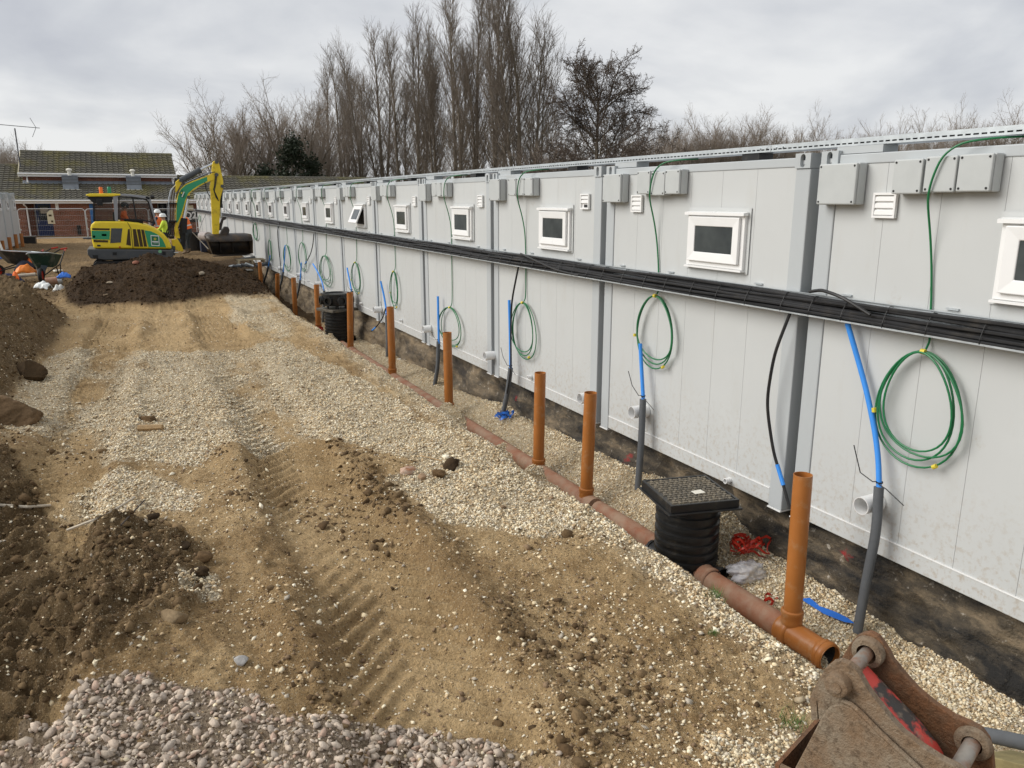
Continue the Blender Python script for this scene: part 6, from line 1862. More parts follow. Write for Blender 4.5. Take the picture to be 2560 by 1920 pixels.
# ================================================================== THE BRICK BUILDING
BRICK, nt, b, P = new_mat('red_brickwork')
br_ = nt.nodes.new('ShaderNodeTexBrick')
mp = nt.nodes.new('ShaderNodeMapping'); mp.inputs['Rotation'].default_value = (R(-90), 0, 0); nt.links.new(P, mp.inputs['Vector'])
nt.links.new(mp.outputs[0], br_.inputs['Vector'])
br_.inputs['Scale'].default_value = 1.0; br_.inputs['Brick Width'].default_value = .225; br_.inputs['Row Height'].default_value = .075; br_.inputs['Mortar Size'].default_value = .011
br_.inputs['Color1'].default_value = (.25, .070, .036, 1); br_.inputs['Color2'].default_value = (.17, .048, .027, 1); br_.inputs['Mortar'].default_value = (.25, .18, .13, 1)
n_ = _noise(nt, P, 2.0, 5)
s_ = nt.nodes.new('ShaderNodeVectorMath'); s_.operation = 'SCALE'; nt.links.new(br_.outputs[0], s_.inputs[0]); nt.links.new(_range(nt, n_, .3, .7, .8, 1.2), s_.inputs['Scale'])
nt.links.new(s_.outputs[0], b.inputs['Base Color']); b.inputs['Roughness'].default_value = .9
nt.links.new(_bump(nt, br_.outputs['Fac'], .5, -.01), b.inputs['Normal'])
TILE, nt, b, P = new_mat('mossy_roof_tile')
n1 = _noise(nt, P, .55, 5, .6); n2 = _noise(nt, P, 3.5, 6, .65); n3 = _noise(nt, P, 22, 4)
c = _mix(nt, (.085, .078, .062), (.16, .15, .12), _range(nt, n3, .3, .7))
c = _mix(nt, c, (.17, .15, .055), _math(nt, 'MULTIPLY', _range(nt, n1, .45, .62), _range(nt, n2, .35, .6, .2, 1)))
c = _mix(nt, c, (.33, .31, .25), _range(nt, n2, .6, .72, 0, .6))
nt.links.new(c, b.inputs['Base Color']); b.inputs['Roughness'].default_value = .92
nt.links.new(_bump(nt, n3, .3, .02), b.inputs['Normal'])
LEAD = mat('lead_flashing', (.27, .30, .34), .55, metal=.2, var=.18, scale=3)
BLUEDOOR = mat('blue_door_paint', (.010, .035, .15), .4, var=.1)
CREAM = mat('cream_plastic', (.62, .56, .40), .6, var=.1)
DARKW = mat('dark_window', (.02, .025, .03), .12, var=.2)
HY0 = 54.0
bld = thing('brick_building', 'low red brick building with mossy tiled roofs and blue door', 'building', (0, HY0, -.1))
BO = vec((0, HY0, -.1))


def tiled(x0, x1, ya, za, yb, zb, cols=None, rows=None):
    """interlocking tiles lapped row over row"""
    L_ = math.hypot(yb - ya, zb - za); rows = rows or max(3, int(round(L_ / .30))); cols = cols or int(round((x1 - x0) / .30))
    ux = (x1 - x0) / cols; rv = []; rf = []
    prof = [(0, .0), (.08, .0), (.3, .010), (.55, .010), (.62, .014), (.72, .034), (.84, .038), (.93, .03), (1.0, .0)]
    dy, dz = (yb - ya) / rows, (zb - za) / rows
    nL = math.hypot(dy, dz); ny_, nz_ = -dz / nL, dy / nL
    if nz_ < 0:
        ny_, nz_ = -ny_, -nz_
    for r_ in range(rows):
        y0_, z0_ = ya + dy * r_, za + dz * r_
        lap = 1.12
        for c_ in range(cols):
            o_ = len(rv)
            jit = random.uniform(-.004, .004)
            for end, hgt in ((0, .085), (lap, .012)):
                for (pu, ph) in prof:
                    h_ = ph + hgt + jit
                    rv.append((x0 + (c_ + pu) * ux, y0_ + dy * end + ny_ * h_, z0_ + dz * end + nz_ * h_))
            k_ = len(prof)
            for q_ in range(k_ - 1):
                rf.append((o_ + q_, o_ + q_ + 1, o_ + k_ + q_ + 1, o_ + k_ + q_))
            # front edge of the tile
            o2 = len(rv)
            for (pu, ph) in prof:
                rv.append((x0 + (c_ + pu) * ux, y0_ + ny_ * (ph + .085 + jit), z0_ + nz_ * (ph + .085 + jit)))
                rv.append((x0 + (c_ + pu) * ux, y0_ + ny_ * .0, z0_ + nz_ * .0))
            for q_ in range(k_ - 1):
                rf.append((o2 + 2 * q_, o2 + 2 * q_ + 1, o2 + 2 * q_ + 3, o2 + 2 * q_ + 2))
    return np.array(rv), np.array(rf)


SL = .43
Yoff = lambda y: y - HY0
Z_ = lambda z: z + .1
# walls: front wall in pieces round the door recess
xw0, xw1 = -14.0, 17.0
def P1(x, y, Y=HY0):
    return onY(*Z1(x, y), Y)


rx0, rx1 = P1(208, 600)[0], P1(412, 600)[0]
rx2, rx3 = P1(1215, 600)[0], P1(1345, 600)[0]
for (a, b_) in ((xw0, rx0), (rx1, rx2), (rx3, xw1)):
    MB().bx((a, 0, 0), (b_, .25, 2.2)).build('wall', BRICK, bld)
for (a, b_) in ((rx0, rx1), (rx2, rx3)):
    MB().bx((a - .2, 1.0, 0), (b_ + .2, 1.2, 2.2)).build('porch_wall', BRICK, bld)
    MB().bx((a - .2, .25, 0), (a, 1.0, 2.2)).build('porch_side', BRICK, bld); MB().bx((b_, .25, 0), (b_ + .2, 1.0, 2.2)).build('porch_side', BRICK, bld)
MB().bx((xw0, 7.5, 0), (xw1, 7.7, 2.2)).build('rear_wall', BRICK, bld)
for a in (xw0, xw1 - .2):
    MB().bx((a, .25, 0), (a + .2, 7.5, 2.2)).build('end_wall', BRICK, bld)
# doors
def door(xa, xb, m):
    d = MB().bx((xa + .06, .93, .02), (xb - .06, .985, 2.05)).build('door', m, bld)
    MB().ring_strip([(xa, .9, 0), (xb, .9, 0), (xb, .9, 2.14), (xa, .9, 2.14)], [(xa + .06, .9, 0), (xb - .06, .9, 0), (xb - .06, .9, 2.06), (xa + .06, .9, 2.06)], (0, .08, 0)).build('door_frame', FRAME, bld)
    MB().bx((xa + .2, .922, 1.05), (xb - .2, .931, 1.92)).build('door_glass', DARKW, d)
    MB().bx((xa + .3, .916, 1.45), (xb - .3, .921, 1.78)).build('paper_notice', PAPER, d)
    MB().bx((xa + .11, .90, .85), (xa + .16, .928, 1.2)).build('door_handle', FRAME, d)
    return d


door(P1(280, 600, 55)[0], P1(430, 600, 55)[0], BLUEDOOR)
door(P1(1250, 600, 55)[0], P1(1330, 600, 55)[0], NAVY)
MB().bx((P1(715, 600)[0], -.03, .5), (P1(735, 600)[0] + .05, -.001, 2.0)).build('blue_panel', mat('blue_sign_panel', (.03, .15, .42), .5), bld)
# lower roof: three ridge heights
rl0, rl1, rr1 = xw0 - .2, P1(165, 250)[0] + 0.0, P1(1385, 290, 56)[0]
for i, (a, b_, yr) in enumerate([(rl0, rl1, 58.4), (rl1, rr1, 56.2), (rr1, xw1 + .2, 57.05)]):
    y0_ = 53.6; zr = 2.12 + SL * (yr - y0_)
    v_, f_q = tiled(a, b_, Yoff(y0_), Z_(2.12), Yoff(yr), Z_(zr))
    o = obj('roof', np_mesh('roof', v_, f_q, TILE), None, bld); o['kind'] = 'stuff'
    MB().prism([(a, Yoff(y0_) + .02, Z_(2.10)), (a, Yoff(yr), Z_(zr) - .02), (a, 7.9, Z_(2.10 + max(0, .0)))], (b_ - a, 0, 0)).build('roof_slab', TILE, bld)
    if i != 1:
        MB().tube([(a, Yoff(yr), Z_(zr) + .03), (b_, Yoff(yr), Z_(zr) + .03)], .11, 10).build('ridge', TILE, bld, smooth=True)
MB().bx((xw0 - .2, Yoff(53.52), Z_(1.93)), (xw1 + .2, Yoff(53.57), Z_(2.06))).build('fascia', UPVC, bld)
MB().bx((xw0 - .2, Yoff(53.575), Z_(1.95)), (xw1 + .2, -.001, Z_(1.965))).build('soffit', UPVC, bld)
MB().tube([(xw0 - .2, Yoff(53.45), Z_(2.09)), (xw1 + .2, Yoff(53.45), Z_(2.09))], .055, 10).build('gutter', UPVC, bld, smooth=True)
# clerestory with its own roof
uy = 56.0
ux0, ux1 = P1(180, 300, uy)[0], P1(1370, 300, uy)[0]
fz = onY(*Z1(700, 284), 55.75)[2]
MB().bx((ux0, Yoff(uy), 2.4), (ux1, Yoff(uy) + .22, Z_(fz + .05))).build('upper_wall', BRICK, bld)
MB().prism([(ux0, Yoff(uy) + .22, 2.4), (ux0, Yoff(61.4), 2.4), (ux0, Yoff(61.4), Z_(fz)), (ux0, Yoff(58.7), Z_(fz + 1.1)), (ux0, Yoff(uy) + .22, Z_(fz))], (.2, 0, 0)).build('gable', BRICK, bld)
MB().prism([(ux1 - .2, Yoff(uy) + .22, 2.4), (ux1 - .2, Yoff(61.4), 2.4), (ux1 - .2, Yoff(61.4), Z_(fz)), (ux1 - .2, Yoff(58.7), Z_(fz + 1.1)), (ux1 - .2, Yoff(uy) + .22, Z_(fz))], (.2, 0, 0)).build('gable', BRICK, bld)
zb0 = Z_(2.12 + SL * (uy - 53.6))
MB().prism([(ux0 - .02, Yoff(uy) - .32, zb0 - .06), (ux0 - .02, Yoff(uy) - .03, zb0 + .13), (ux0 - .02, Yoff(uy) - .004, zb0 + .13), (ux0 - .02, Yoff(uy) - .004, zb0 - .06)], (ux1 - ux0 + .04, 0, 0)).build('flashing', LEAD, bld)
ue = 55.7; rx = 58.7
zr2 = onY(*Z1(700, 106), rx)[2]; ze = fz + .12
v_, f_q = tiled(ux0 - .15, ux1 + .15, Yoff(ue), Z_(ze), Yoff(rx), Z_(zr2), rows=12)
o = obj('roof', np_mesh('roof', v_, f_q, TILE), None, bld); o['kind'] = 'stuff'
MB().prism([(ux0 - .15, Yoff(ue) + .02, Z_(ze) - .03), (ux0 - .15, Yoff(rx), Z_(zr2) - .03), (ux0 - .15, Yoff(61.8), Z_(ze) - .03)], (ux1 - ux0 + .3, 0, 0)).build('roof_slab', TILE, bld)
MB().tube([(ux0 - .2, Yoff(rx), Z_(zr2) + .02), (ux1 + .2, Yoff(rx), Z_(zr2) + .02)], .11, 10).build('ridge', TILE, bld, smooth=True)
MB().bx((ux0 - .2, Yoff(ue) - .06, Z_(ze) - .19), (ux1 + .2, Yoff(ue) - .02, Z_(ze) - .03)).build('fascia', UPVC, bld)
MB().tube([(ux0 - .2, Yoff(ue) - .12, Z_(ze) - .03), (ux1 + .2, Yoff(ue) - .12, Z_(ze) - .03)], .055, 10).build('gutter', UPVC, bld, smooth=True)
MB().prism([(ux0 - .22, Yoff(ue), Z_(ze) - .1), (ux0 - .22, Yoff(rx), Z_(zr2) + .08), (ux0 - .22, Yoff(rx), Z_(zr2) - .06), (ux0 - .22, Yoff(ue), Z_(ze) - .24)], (.05, 0, 0)).build('verge', CREAM, bld)
for (x_, a, b_) in [(P1(190, 500)[0], 1, 0), ]:
    MB().tube([(x_, -.5, Z_(2.04)), (x_ + .02, -.42, Z_(1.86)), (x_ + .1, -.07, Z_(1.72)), (x_ + .1, -.07, .02)], .045, 10).build('downpipe', UPVC, bld, smooth=True)
for px__ in (215, 1358):
    x_ = P1(px__, 300, uy)[0]
    MB().tube([(x_, Yoff(uy) - .4, Z_(ze) - .06), (x_, Yoff(uy) - .08, Z_(ze) - .3), (x_, Yoff(uy) - .08, zb0 + .25), (x_ + .03, Yoff(uy) - .4, zb0)], .045, 10).build('downpipe', UPVC, bld, smooth=True)
for px__ in (563, 1060):
    x_ = P1(px__, 340, 55.6)[0]; w_ = .44
    zc_ = 2.12 + SL * (55.0 - 53.6)
    duct = MB().bx((x_ - w_, Yoff(55.0), Z_(zc_ - .1)), (x_ + w_ - .05, Yoff(55.7), Z_(fz + .0))).build('roof_vent', LEAD, bld)
    for k_ in range(6):
        MB().bx((x_ - w_ - .01, Yoff(55.0) - .02, Z_(fz - .08 - k_ * .085)), (x_ + w_ - .04, Yoff(55.0) - .001, Z_(fz - .045 - k_ * .085))).build('vent_slat', DGREY, duct)
    MB().bx((x_ - w_ - .06, Yoff(54.88), Z_(zc_ - .12)), (x_ + w_ + .02, Yoff(55.0) - .001, Z_(zc_ + .04))).build('vent_base', PAPER, duct)
    MB().lathe([(.1, -.05), (.1, .3), (.17, .3), (.17, .36), (.1, .42), (0, .44)], (x_ - .03, Yoff(55.5), Z_(fz)), 12).build('flue_cap', PAPER, duct, smooth=True)
for (x_, y_) in ((100, 545), (1505, 535)):
    p = P1(x_, y_); MB().bx((p[0] - .17, -.12, Z_(p[2]) - .17), (p[0] + .17, -.001, Z_(p[2]) + .17)).build('wall_light', CREAM, bld, bevel=.03)
p = P1(452, 525); MB().bx((p[0] - .09, -.1, Z_(p[2]) - .2), (p[0] + .07, -.001, Z_(p[2]) + .2)).build('alarm_box', WHT, bld)
p = P1(630, 740); MB().bx((p[0] - .1, -.08, .2), (p[0] + .1, -.001, .75)).build('wall_grille', BLK, bld)
# sign
p = P1(1503, 597); sw = .46
sg = thing('door_sign', 'black square sign reading Q2 in white on the brick wall', 'sign', (p[0], HY0 - .03, p[2]))
MB().bx((-sw, -.02, -.40), (sw, .02, .40)).build('panel', BLK, sg)
cu = bpy.data.curves.new('q2', 'FONT'); cu.body = 'Q2'; cu.size = .56; cu.align_x = 'CENTER'; cu.align_y = 'CENTER'; cu.extrude = .004; cu.offset = .018
tmp = bpy.data.objects.new('tmp_text', cu); COL.objects.link(tmp)
tme = bpy.data.meshes.new_from_object(tmp.evaluated_get(bpy.context.evaluated_depsgraph_get())); bpy.data.objects.remove(tmp)
tme.materials.clear(); tme.materials.append(WHT)
o = obj('lettering', tme, None, sg); o.rotation_euler = (R(90), 0, 0); o.location = (0, -.026, 0)
p = P1(405, 605, 50.2)
ns = thing('notice_board', 'cream notice with torn corner hanging on the fence by the blue door', 'notice', (p[0], 49.68, p[2]))
MB().prism([(-.16, 0, -.38), (.18, 0, -.38), (.14, 0, .36), (.0, 0, .36), (-.16, 0, .2)], (0, .02, 0)).build('board', CREAM, ns)
MB().bx((-.08, -.006, .02), (.06, -.001, .12)).build('print', VENT, ns); MB().bx((.0, -.006, -.3), (.1, -.001, -.2)).build('print', VENT, ns)
# TV aerial
a0 = onY(*zoomer(0, 300, 240)(480, 1160), 56.4); a1 = onY(*zoomer(0, 300, 240)(318, 190), 56.4)
AL = mat('aerial_metal', (.10, .10, .11), .5, metal=.5)
ae = thing('tv_aerial', 'tall TV aerial mast fixed to the left gable of the brick building', 'aerial', tuple(a0))
k0 = vec((0, 0, a1[2] - a0[2]))
MB().cyl((0, 0, -.2), k0, .035, 8).build('mast', AL, ae)
MB().cyl(k0 + vec((-1.3, 0, .22)), k0 + vec((1.3, 0, .06)), .02, 6).build('boom_rod', AL, ae)
for k_ in range(11):
    c0 = k0 + vec((-1.25 + .2 * k_, 0, .215 - .0125 * k_)); MB().cyl(c0 + vec((0, -.22, 0)), c0 + vec((0, .22, 0)), .011, 5).build('element', AL, ae)
for s_ in (-1, 1):
    c0 = k0 + vec((1.1, 0, .08)); MB().cyl(c0, c0 + vec((-.25, 0, s_ * .55)), .014, 5).build('reflector', AL, ae)

# ================================================================== TEMPORARY FENCE PANELS
FWIRE = mat('fence_tube', (.55, .56, .56), .4, metal=.5, var=.06)
fence_pix = [(-200, 130), (135, 665), (672, 1165), (1172, 1540)]
for i, (xa, xb) in enumerate(fence_pix):
    A0, B0 = onY(*Z1(xa, 545), 49.7), onY(*Z1(xb, 542), 49.7)
    zt = A0[2]; zb_ = onY(*Z1(400, 783), 49.7)[2]
    t = thing('fence_panel', 'mesh site fence panel %s' % ['reaching behind the left-hand cabin', 'in front of the blue door', 'seen through the excavator cab', 'behind the workers at the far end'][i], 'fence panel', (A0[0], 49.7, zb_), group='temporary fence panels before the brick building')
    W_ = B0[0] - A0[0]; Hh = zt - zb_; rc = .16
    loop = [(0, 0, 0), (0, 0, Hh - rc)] + [(rc - rc * math.cos(a), 0, Hh - rc + rc * math.sin(a)) for a in np.linspace(.2, math.pi / 2, 5)] + [(W_ - rc + rc * math.sin(a), 0, Hh - rc + rc * math.cos(a)) for a in np.linspace(0, math.pi / 2 - .2, 5)] + [(W_, 0, Hh - rc), (W_, 0, 0)]
    MB().tube(loop, .021, 8).build('frame', FWIRE, t, smooth=True)
    MB().cyl((0, 0, .06), (W_, 0, .06), .021, 8).build('bottom_tube', FWIRE, t, smooth=True)
    mb = MB(); x_ = .08
    while x_ < W_ - .05:
        mb.cyl((x_, .0, .06), (x_, .0, Hh - .01), .0015, 3); x_ += .085
    for k_ in range(6):
        mb.cyl((.02, 0, .2 + k_ * (Hh - .3) / 5), (W_ - .02, 0, .2 + k_ * (Hh - .3) / 5), .003, 3)
    mb.build('wire_mesh', FWIRE, t)['kind'] = 'stuff'
    for z_ in (Hh * .32, Hh * .66):
        MB().bx((W_ - .03, -.03, z_ - .03), (W_ + .10, .03, z_ + .03)).build('clip', FWIRE, t)
    MB().bx((W_ - .25, -.11, -.12), (W_ + .33, .11, .04)).build('foot_block', DGREY, t, bevel=.03)

# pale concrete apron in front of the building
AP = MB().bx((-12, 47.6, -.3), (16, HY0 - .003, -.09)); AP.build('path', mat('concrete_path', (.33, .31, .28), .9, var=.15, scale=1.2, bump=.2), None)
tag(bpy.data.objects['path'], 'pale concrete path along the brick building', 'path', kind='structure')

# ================================================================== LEFT-HAND CABINS AND THEIR RISERS
lp = protos['std']
for i, y0_ in enumerate((36.2, 38.72, 41.24, 43.76)):
    o = copy_tree(lp)
    for ch_ in list(o.children):
        if ch_.name.startswith(('waste', 'overflow')):
            bpy.data.objects.remove(ch_)
    o.location = (-4.72, y0_ + CW, 0); o.rotation_euler = (0, 0, math.pi)
    o['label'] = 'pale grey site cabin in the left-hand row, %s from the brick building' % ORD[3 - i]; o['group'] = 'site cabins in the left-hand row'
for i, (x, yt, yb2) in enumerate([(15, 795, 880), (70, 768, 870), (120, 745, 852), (165, 738, 830), (208, 755, 797)]):
    g_p = onZ(*Z1(x, yb2 + 10), 0.0)
    Y_ = min(g_p[1], 47)
    T_ = onY(*Z1(x, yt), Y_)
    riser(20 + i, T_[0], Y_, T_[2], -.15, (0, 0), 'orange drain riser by the left-hand cabins, %s from the brick building' % ORD[4 - i], r=.075)
p = onZ(*Z1(215, 815), 0)
lb_ = thing('inspection_box', 'low black chamber box beside the left-hand risers', 'inspection chamber', (p[0], p[1] - .1, -.1))
MB().bx((-.42, -.3, 0), (.42, .3, .40)).build('box', BLACKPLASTIC, lb_, bevel=.01); MB().bx((-.45, -.33, .4), (.45, .33, .46)).build('lid', LIDPLASTIC, lb_, bevel=.01)

# tripod leg at the very left edge
a0 = onY(*ZB(-60, -60), 29); a1 = onY(*ZB(130, 420), 29); a2 = onY(*ZB(-40, 410), 29)
sg2 = thing('sign_stand', 'white legged folding sign stand with blue foot bar by the wheelbarrows', 'stand', (a1[0], 29, a1[2]))
MB().tube([vec(a0) - a1, (0, 0, 0)], .03, 8).build('leg', WHT, sg2); MB().tube([(0, 0, 0), vec(a2) - a1], .03, 8).build('foot_bar', BLUETAPE, sg2)

# ================================================================== WHEELBARROWS AND KIT ON THE LEFT
def barrow(label, X, Y, Z, rz, tray_m, grips):
    t = thing('wheelbarrow', label, 'wheelbarrow', (X, Y, Z), rz, 'wheelbarrows by the left heap')
    # tray: wide rim, narrow floor, sloping nose (x forward)
    rim = [(-.42, -.33, .66), (.40, -.33, .74), (.62, -.24, .78), (.62, .24, .78), (.40, .33, .74), (-.42, .33, .66)]
    flo = [(-.28, -.2, .38), (.2, -.2, .36), (.30, -.14, .38), (.30, .14, .38), (.2, .2, .36), (-.28, .2, .38)]
    n = 6; V = rim + flo; F_ = [tuple(range(n, 2 * n))]
    for i in range(n):
        j = (i + 1) % n; F_.append((i, j, n + j, n + i))
    o = MB().add(V, F_).build('tray', tray_m, t); md__ = o.modifiers.new('thick', 'SOLIDIFY'); md__.thickness = .012
    MB().tube(rim + [rim[0]], .014, 6).build('rim', GALV, t, smooth=True)
    for s_ in (-1, 1):
        MB().tube([(.62, s_ * .08, .20), (.1, s_ * .2, .33), (-.35, s_ * .26, .40), (-.75, s_ * .28, .62), (-.95, s_ * .28, .72), (-1.12, s_ * .28, .74)], .017, 8).build('handle', BLK, t, smooth=True)
        MB().tube([(-.95, s_ * .28, .72), (-1.14, s_ * .28, .745)], .023, 8).build('grip', grips, t, smooth=True)
        MB().tube([(-.1, s_ * .22, .35), (-.22, s_ * .24, .02), (-.36, s_ * .24, .02), (-.38, s_ * .26, .4)], .015, 8).build('leg', BLK, t, smooth=True)
    w = MB().lathe([(.12, -.04), (.17, -.045), (.195, -.02), (.195, .02), (.17, .045), (.12, .04)], (.66, 0, .195), 20, Matrix.Rotation(R(90), 3, 'X')).build('wheel', BLK, t, smooth=True)
    MB().lathe([(0, -.03), (.12, -.03), (.12, .03), (0, .03)], (.66, 0, .195), 16, Matrix.Rotation(R(90), 3, 'X')).build('rim_disc', REDTAPE, w, smooth=True)
    return t


GTRAY = mat('green_barrow_tray', (.02, .055, .04), .5, var=.15, dirt=(.22, .21, .17), dscale=4, dlo=.5, dhi=.7)
KTRAY = mat('black_barrow_tray', (.03, .033, .03), .5, var=.15, dirt=(.16, .14, .11), dscale=4, dlo=.5, dhi=.7)
b1 = onY(*ZB(900, 560), 24.3); b0_ = onY(*ZB(420, 600), 25.8)
zz1 = Hs(b1[0], 24.3); zz0 = Hs(b0_[0], 25.8)
barrow('green wheelbarrow with grey trousers draped over its tray', b1[0] + .16, 24.3, zz1 + .06, R(262), GTRAY, REDTAPE)
barrow('black wheelbarrow with red grips under an orange jacket', b0_[0] + .10, 25.8, zz0 + .10, R(208), KTRAY, REDTAPE)


def drape(name, label, cat, centre, size, m, seed, rz=0, hang=.0, stripe=None):
    rng = np.random.default_rng(seed)
    nx, ny = 22, 16
    X, Y = np.meshgrid(np.linspace(-.5, .5, nx), np.linspace(-.5, .5, ny))
    wob = 1 + .18 * fbm(X * 3 + seed, Y * 3, 3, seed)
    Zz = size[2] * (1 - (2 * np.abs(X)) ** 2.2 * .8) * (1 - (2 * np.abs(Y)) ** 2.2 * .8) + .06 * fbm(X * 5, Y * 5 + seed, 4, seed + 3, .6) - hang * np.clip(np.abs(Y) * 2 - .4, 0, 1)
    V = np.stack([X * size[0] * wob, Y * size[1] * wob, Zz], -1).reshape(-1, 3)
    k_ = (np.arange(ny - 1)[:, None] * nx + np.arange(nx - 1)[None, :]).ravel()
    o = obj(name, np_mesh(name, V, np.stack([k_, k_ + 1, k_ + 1 + nx, k_ + nx], 1), m, smooth=True), None)
    md__ = o.modifiers.new('thick', 'SOLIDIFY'); md__.thickness = .02
    o.location = tuple(centre); o.rotation_euler = (0, 0, rz)
    return tag(o, label, cat)


p = onY(*ZB(800, 450), 25.7); drape('jacket', 'orange hi-vis jacket thrown over the black wheelbarrow', 'jacket', (p[0], 25.7, p[2] - .10), (.42, .55, .2), ORANGE, 1, .2)
p = onY(*ZB(560, 560), 25.4); drape('coat', 'dark coat bundled beside the orange jacket on the black wheelbarrow', 'coat', (p[0], 25.4, p[2] - .16), (.5, .4, .26), NAVY, 2)
p = onY(*ZB(580, 660), 24.9); drape('bag', 'orange holdall hanging from the black wheelbarrow side', 'bag', (p[0], 24.9, p[2] - .14), (.50, .3, .26), mat('orange_bag', (.80, .22, .02), .5, var=.12), 3, -.2)
p = onY(*ZB(1000, 700), 24.0)
tr = MB()
q_ = [onY(*ZB(x, y), 23.94) for x, y in ((935, 570), (1110, 600), (1050, 700), (1030, 890), (935, 890), (940, 720))]
tr.prism(q_, (0, .05, 0)); tag(tr.build('trousers', mat('slate_cloth', (.07, .085, .10), .85, var=.2, scale=9), bevel=.02), 'slate grey trousers draped over the green wheelbarrow', 'trousers')
pz = [onY(*ZB(x, y), 23.2) for x, y in ((380, 830), (820, 790))]
tag(MB().tube(pz, .045, 10).build('pole', PALEWOOD, smooth=True), 'cream timber pole lying in front of the wheelbarrows', 'pole')
pz = [onY(*ZB(x, y), 22.6) for x, y in ((1050, 955), (1400, 920))]
t = thing('drain_pipe', 'brown drain pipe length with grey socket and blue bag on its end', 'drain pipe', tuple(pz[0]))
d_ = vec(pz[1]) - pz[0]
MB().cyl((0, 0, 0), d_, .09, 18).build('pipe', DRAINDUST, t, smooth=True)
MB().cyl(d_ * .80, d_ * 1.1, .105, 18).build('socket', GALV, t, smooth=True)
drape('blue_bag', 'crumpled blue bag on the socket end of the brown pipe', 'bag', tuple(vec(pz[1]) + vec((.08, -.02, .06))), (.3, .25, .12), BLUETAPE, 4)
p = onY(*ZB(1350, 1060), 21.6); drape('sack', 'white plastic sack slumped at the end of the brown pipe', 'sack', (p[0], 21.6, p[2] - .16), (.28, .3, .2), mat('white_sack', (.62, .62, .58), .5, var=.1), 5, 0, .15)
p = onY(*ZB(980, 950), 22.0); drape('sheet', 'white sheet edge sticking out of the left heap top', 'sheet', (p[0], 22.0, p[2] - .12), (.34, .25, .10), WHT, 6, -.5, .1)
p = onY(*ZB(200, 830), 23.0); drape('overalls', 'navy overalls heaped behind the left heap', 'overalls', (p[0], 23.0, p[2] - .2), (.6, .5, .26), mat('navy_cloth', (.015, .022, .07), .8, var=.2), 7)
p = onY(*ZB(250, 880), 22.7); drape('carton', 'white plastic packet on the navy overalls', 'packet', (p[0], 22.7, p[2] - .1), (.22, .2, .12), WHT, 8)
p = onY(*ZB(350, 830), 22.8); drape('gloves', 'orange gloves dropped beside the navy overalls', 'gloves', (p[0], 22.8, p[2] - .08), (.16, .16, .18), ORANGE, 9)
p = G(*ZB(1340, 735)); tag(MB().box((p[0], p[1], p[2] + .04), (.24, .18, .05), Matrix.Rotation(.4, 3, 'Z')).build('block', PAPER, bevel=.01), 'small cream block on dark soil right of the green wheelbarrow', 'block')


# ================================================================== TREES
BARK = mat('bark', (.155, .128, .095), .95, var=.25, scale=6, bump=.4, bscale=20)
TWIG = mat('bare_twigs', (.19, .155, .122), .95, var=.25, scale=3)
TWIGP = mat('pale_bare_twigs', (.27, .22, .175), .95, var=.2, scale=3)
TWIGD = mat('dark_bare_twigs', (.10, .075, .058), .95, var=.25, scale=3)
IVY = mat('dark_evergreen_leaf', (.018, .028, .012), .7, var=.4, scale=5)


def segs_mesh(name, segs, m, n=3):
    A = np.array(segs)                                  # x0 y0 z0 x1 y1 z1 r0 r1
    p0, p1, r0, r1 = A[:, 0:3], A[:, 3:6], A[:, 6], A[:, 7]
    d = p1 - p0; d /= np.linalg.norm(d, axis=1)[:, None] + 1e-9
    a = np.where(np.abs(d[:, 2:3]) < .9, np.array([[0, 0, 1.0]]), np.array([[1.0, 0, 0]]))
    u = np.cross(d, a); u /= np.linalg.norm(u, axis=1)[:, None]
    w = np.cross(d, u)
    V = []
    for (p, r_) in ((p0, r0), (p1, r1)):
        for k_ in range(n):
            t = 2 * math.pi * k_ / n
            V.append(p + (u * math.cos(t) + w * math.sin(t)) * r_[:, None])
    V = np.stack(V, 1)                                  # (S, 2n, 3)
    N_ = len(A)
    base = (np.arange(N_) * 2 * n)[:, None]
    F_ = np.concatenate([np.concatenate([base + k_, base + (k_ + 1) % n, base + n + (k_ + 1) % n, base + n + k_], 1) for k_ in range(n)], 0)
    return np_mesh(name, V.reshape(-1, 3), F_, m, smooth=True)


class Tree:
    def __init__(self, seed):
        self.r = random.Random(seed); self.trunk = []; self.crown = []

    def limb(self, p, d, L, r0, r1, nseg, wander, up, store, kids=None):
        """one branch; returns sampled points (pos, dir, t)"""
        g = self.r; out = []
        x, y, z = p; dx, dy, dz = d; s = L / nseg
        for i in range(nseg):
            dx += g.gauss(0, wander); dy += g.gauss(0, wander); dz += g.gauss(0, wander) + up
            k_ = 1 / math.sqrt(dx * dx + dy * dy + dz * dz); dx *= k_; dy *= k_; dz *= k_
            a, b_ = i / nseg, (i + 1) / nseg
            nx, ny, nz = x + dx * s, y + dy * s, z + dz * s
            store.append((x, y, z, nx, ny, nz, r0 + (r1 - r0) * a, r0 + (r1 - r0) * b_))
            out.append(((x, y, z), (dx, dy, dz), a)); x, y, z = nx, ny, nz
        out.append(((x, y, z), (dx, dy, dz), 1.0))
        return out

    def side(self, d, ang):
        g = self.r
        a = g.uniform(0, 2 * math.pi)
        D = Vector(d).normalized(); o_ = D.orthogonal().normalized(); o_.rotate(Matrix.Rotation(a, 3, D))
        v = D * math.cos(ang) + o_ * math.sin(ang)
        return (v.x, v.y, v.z)


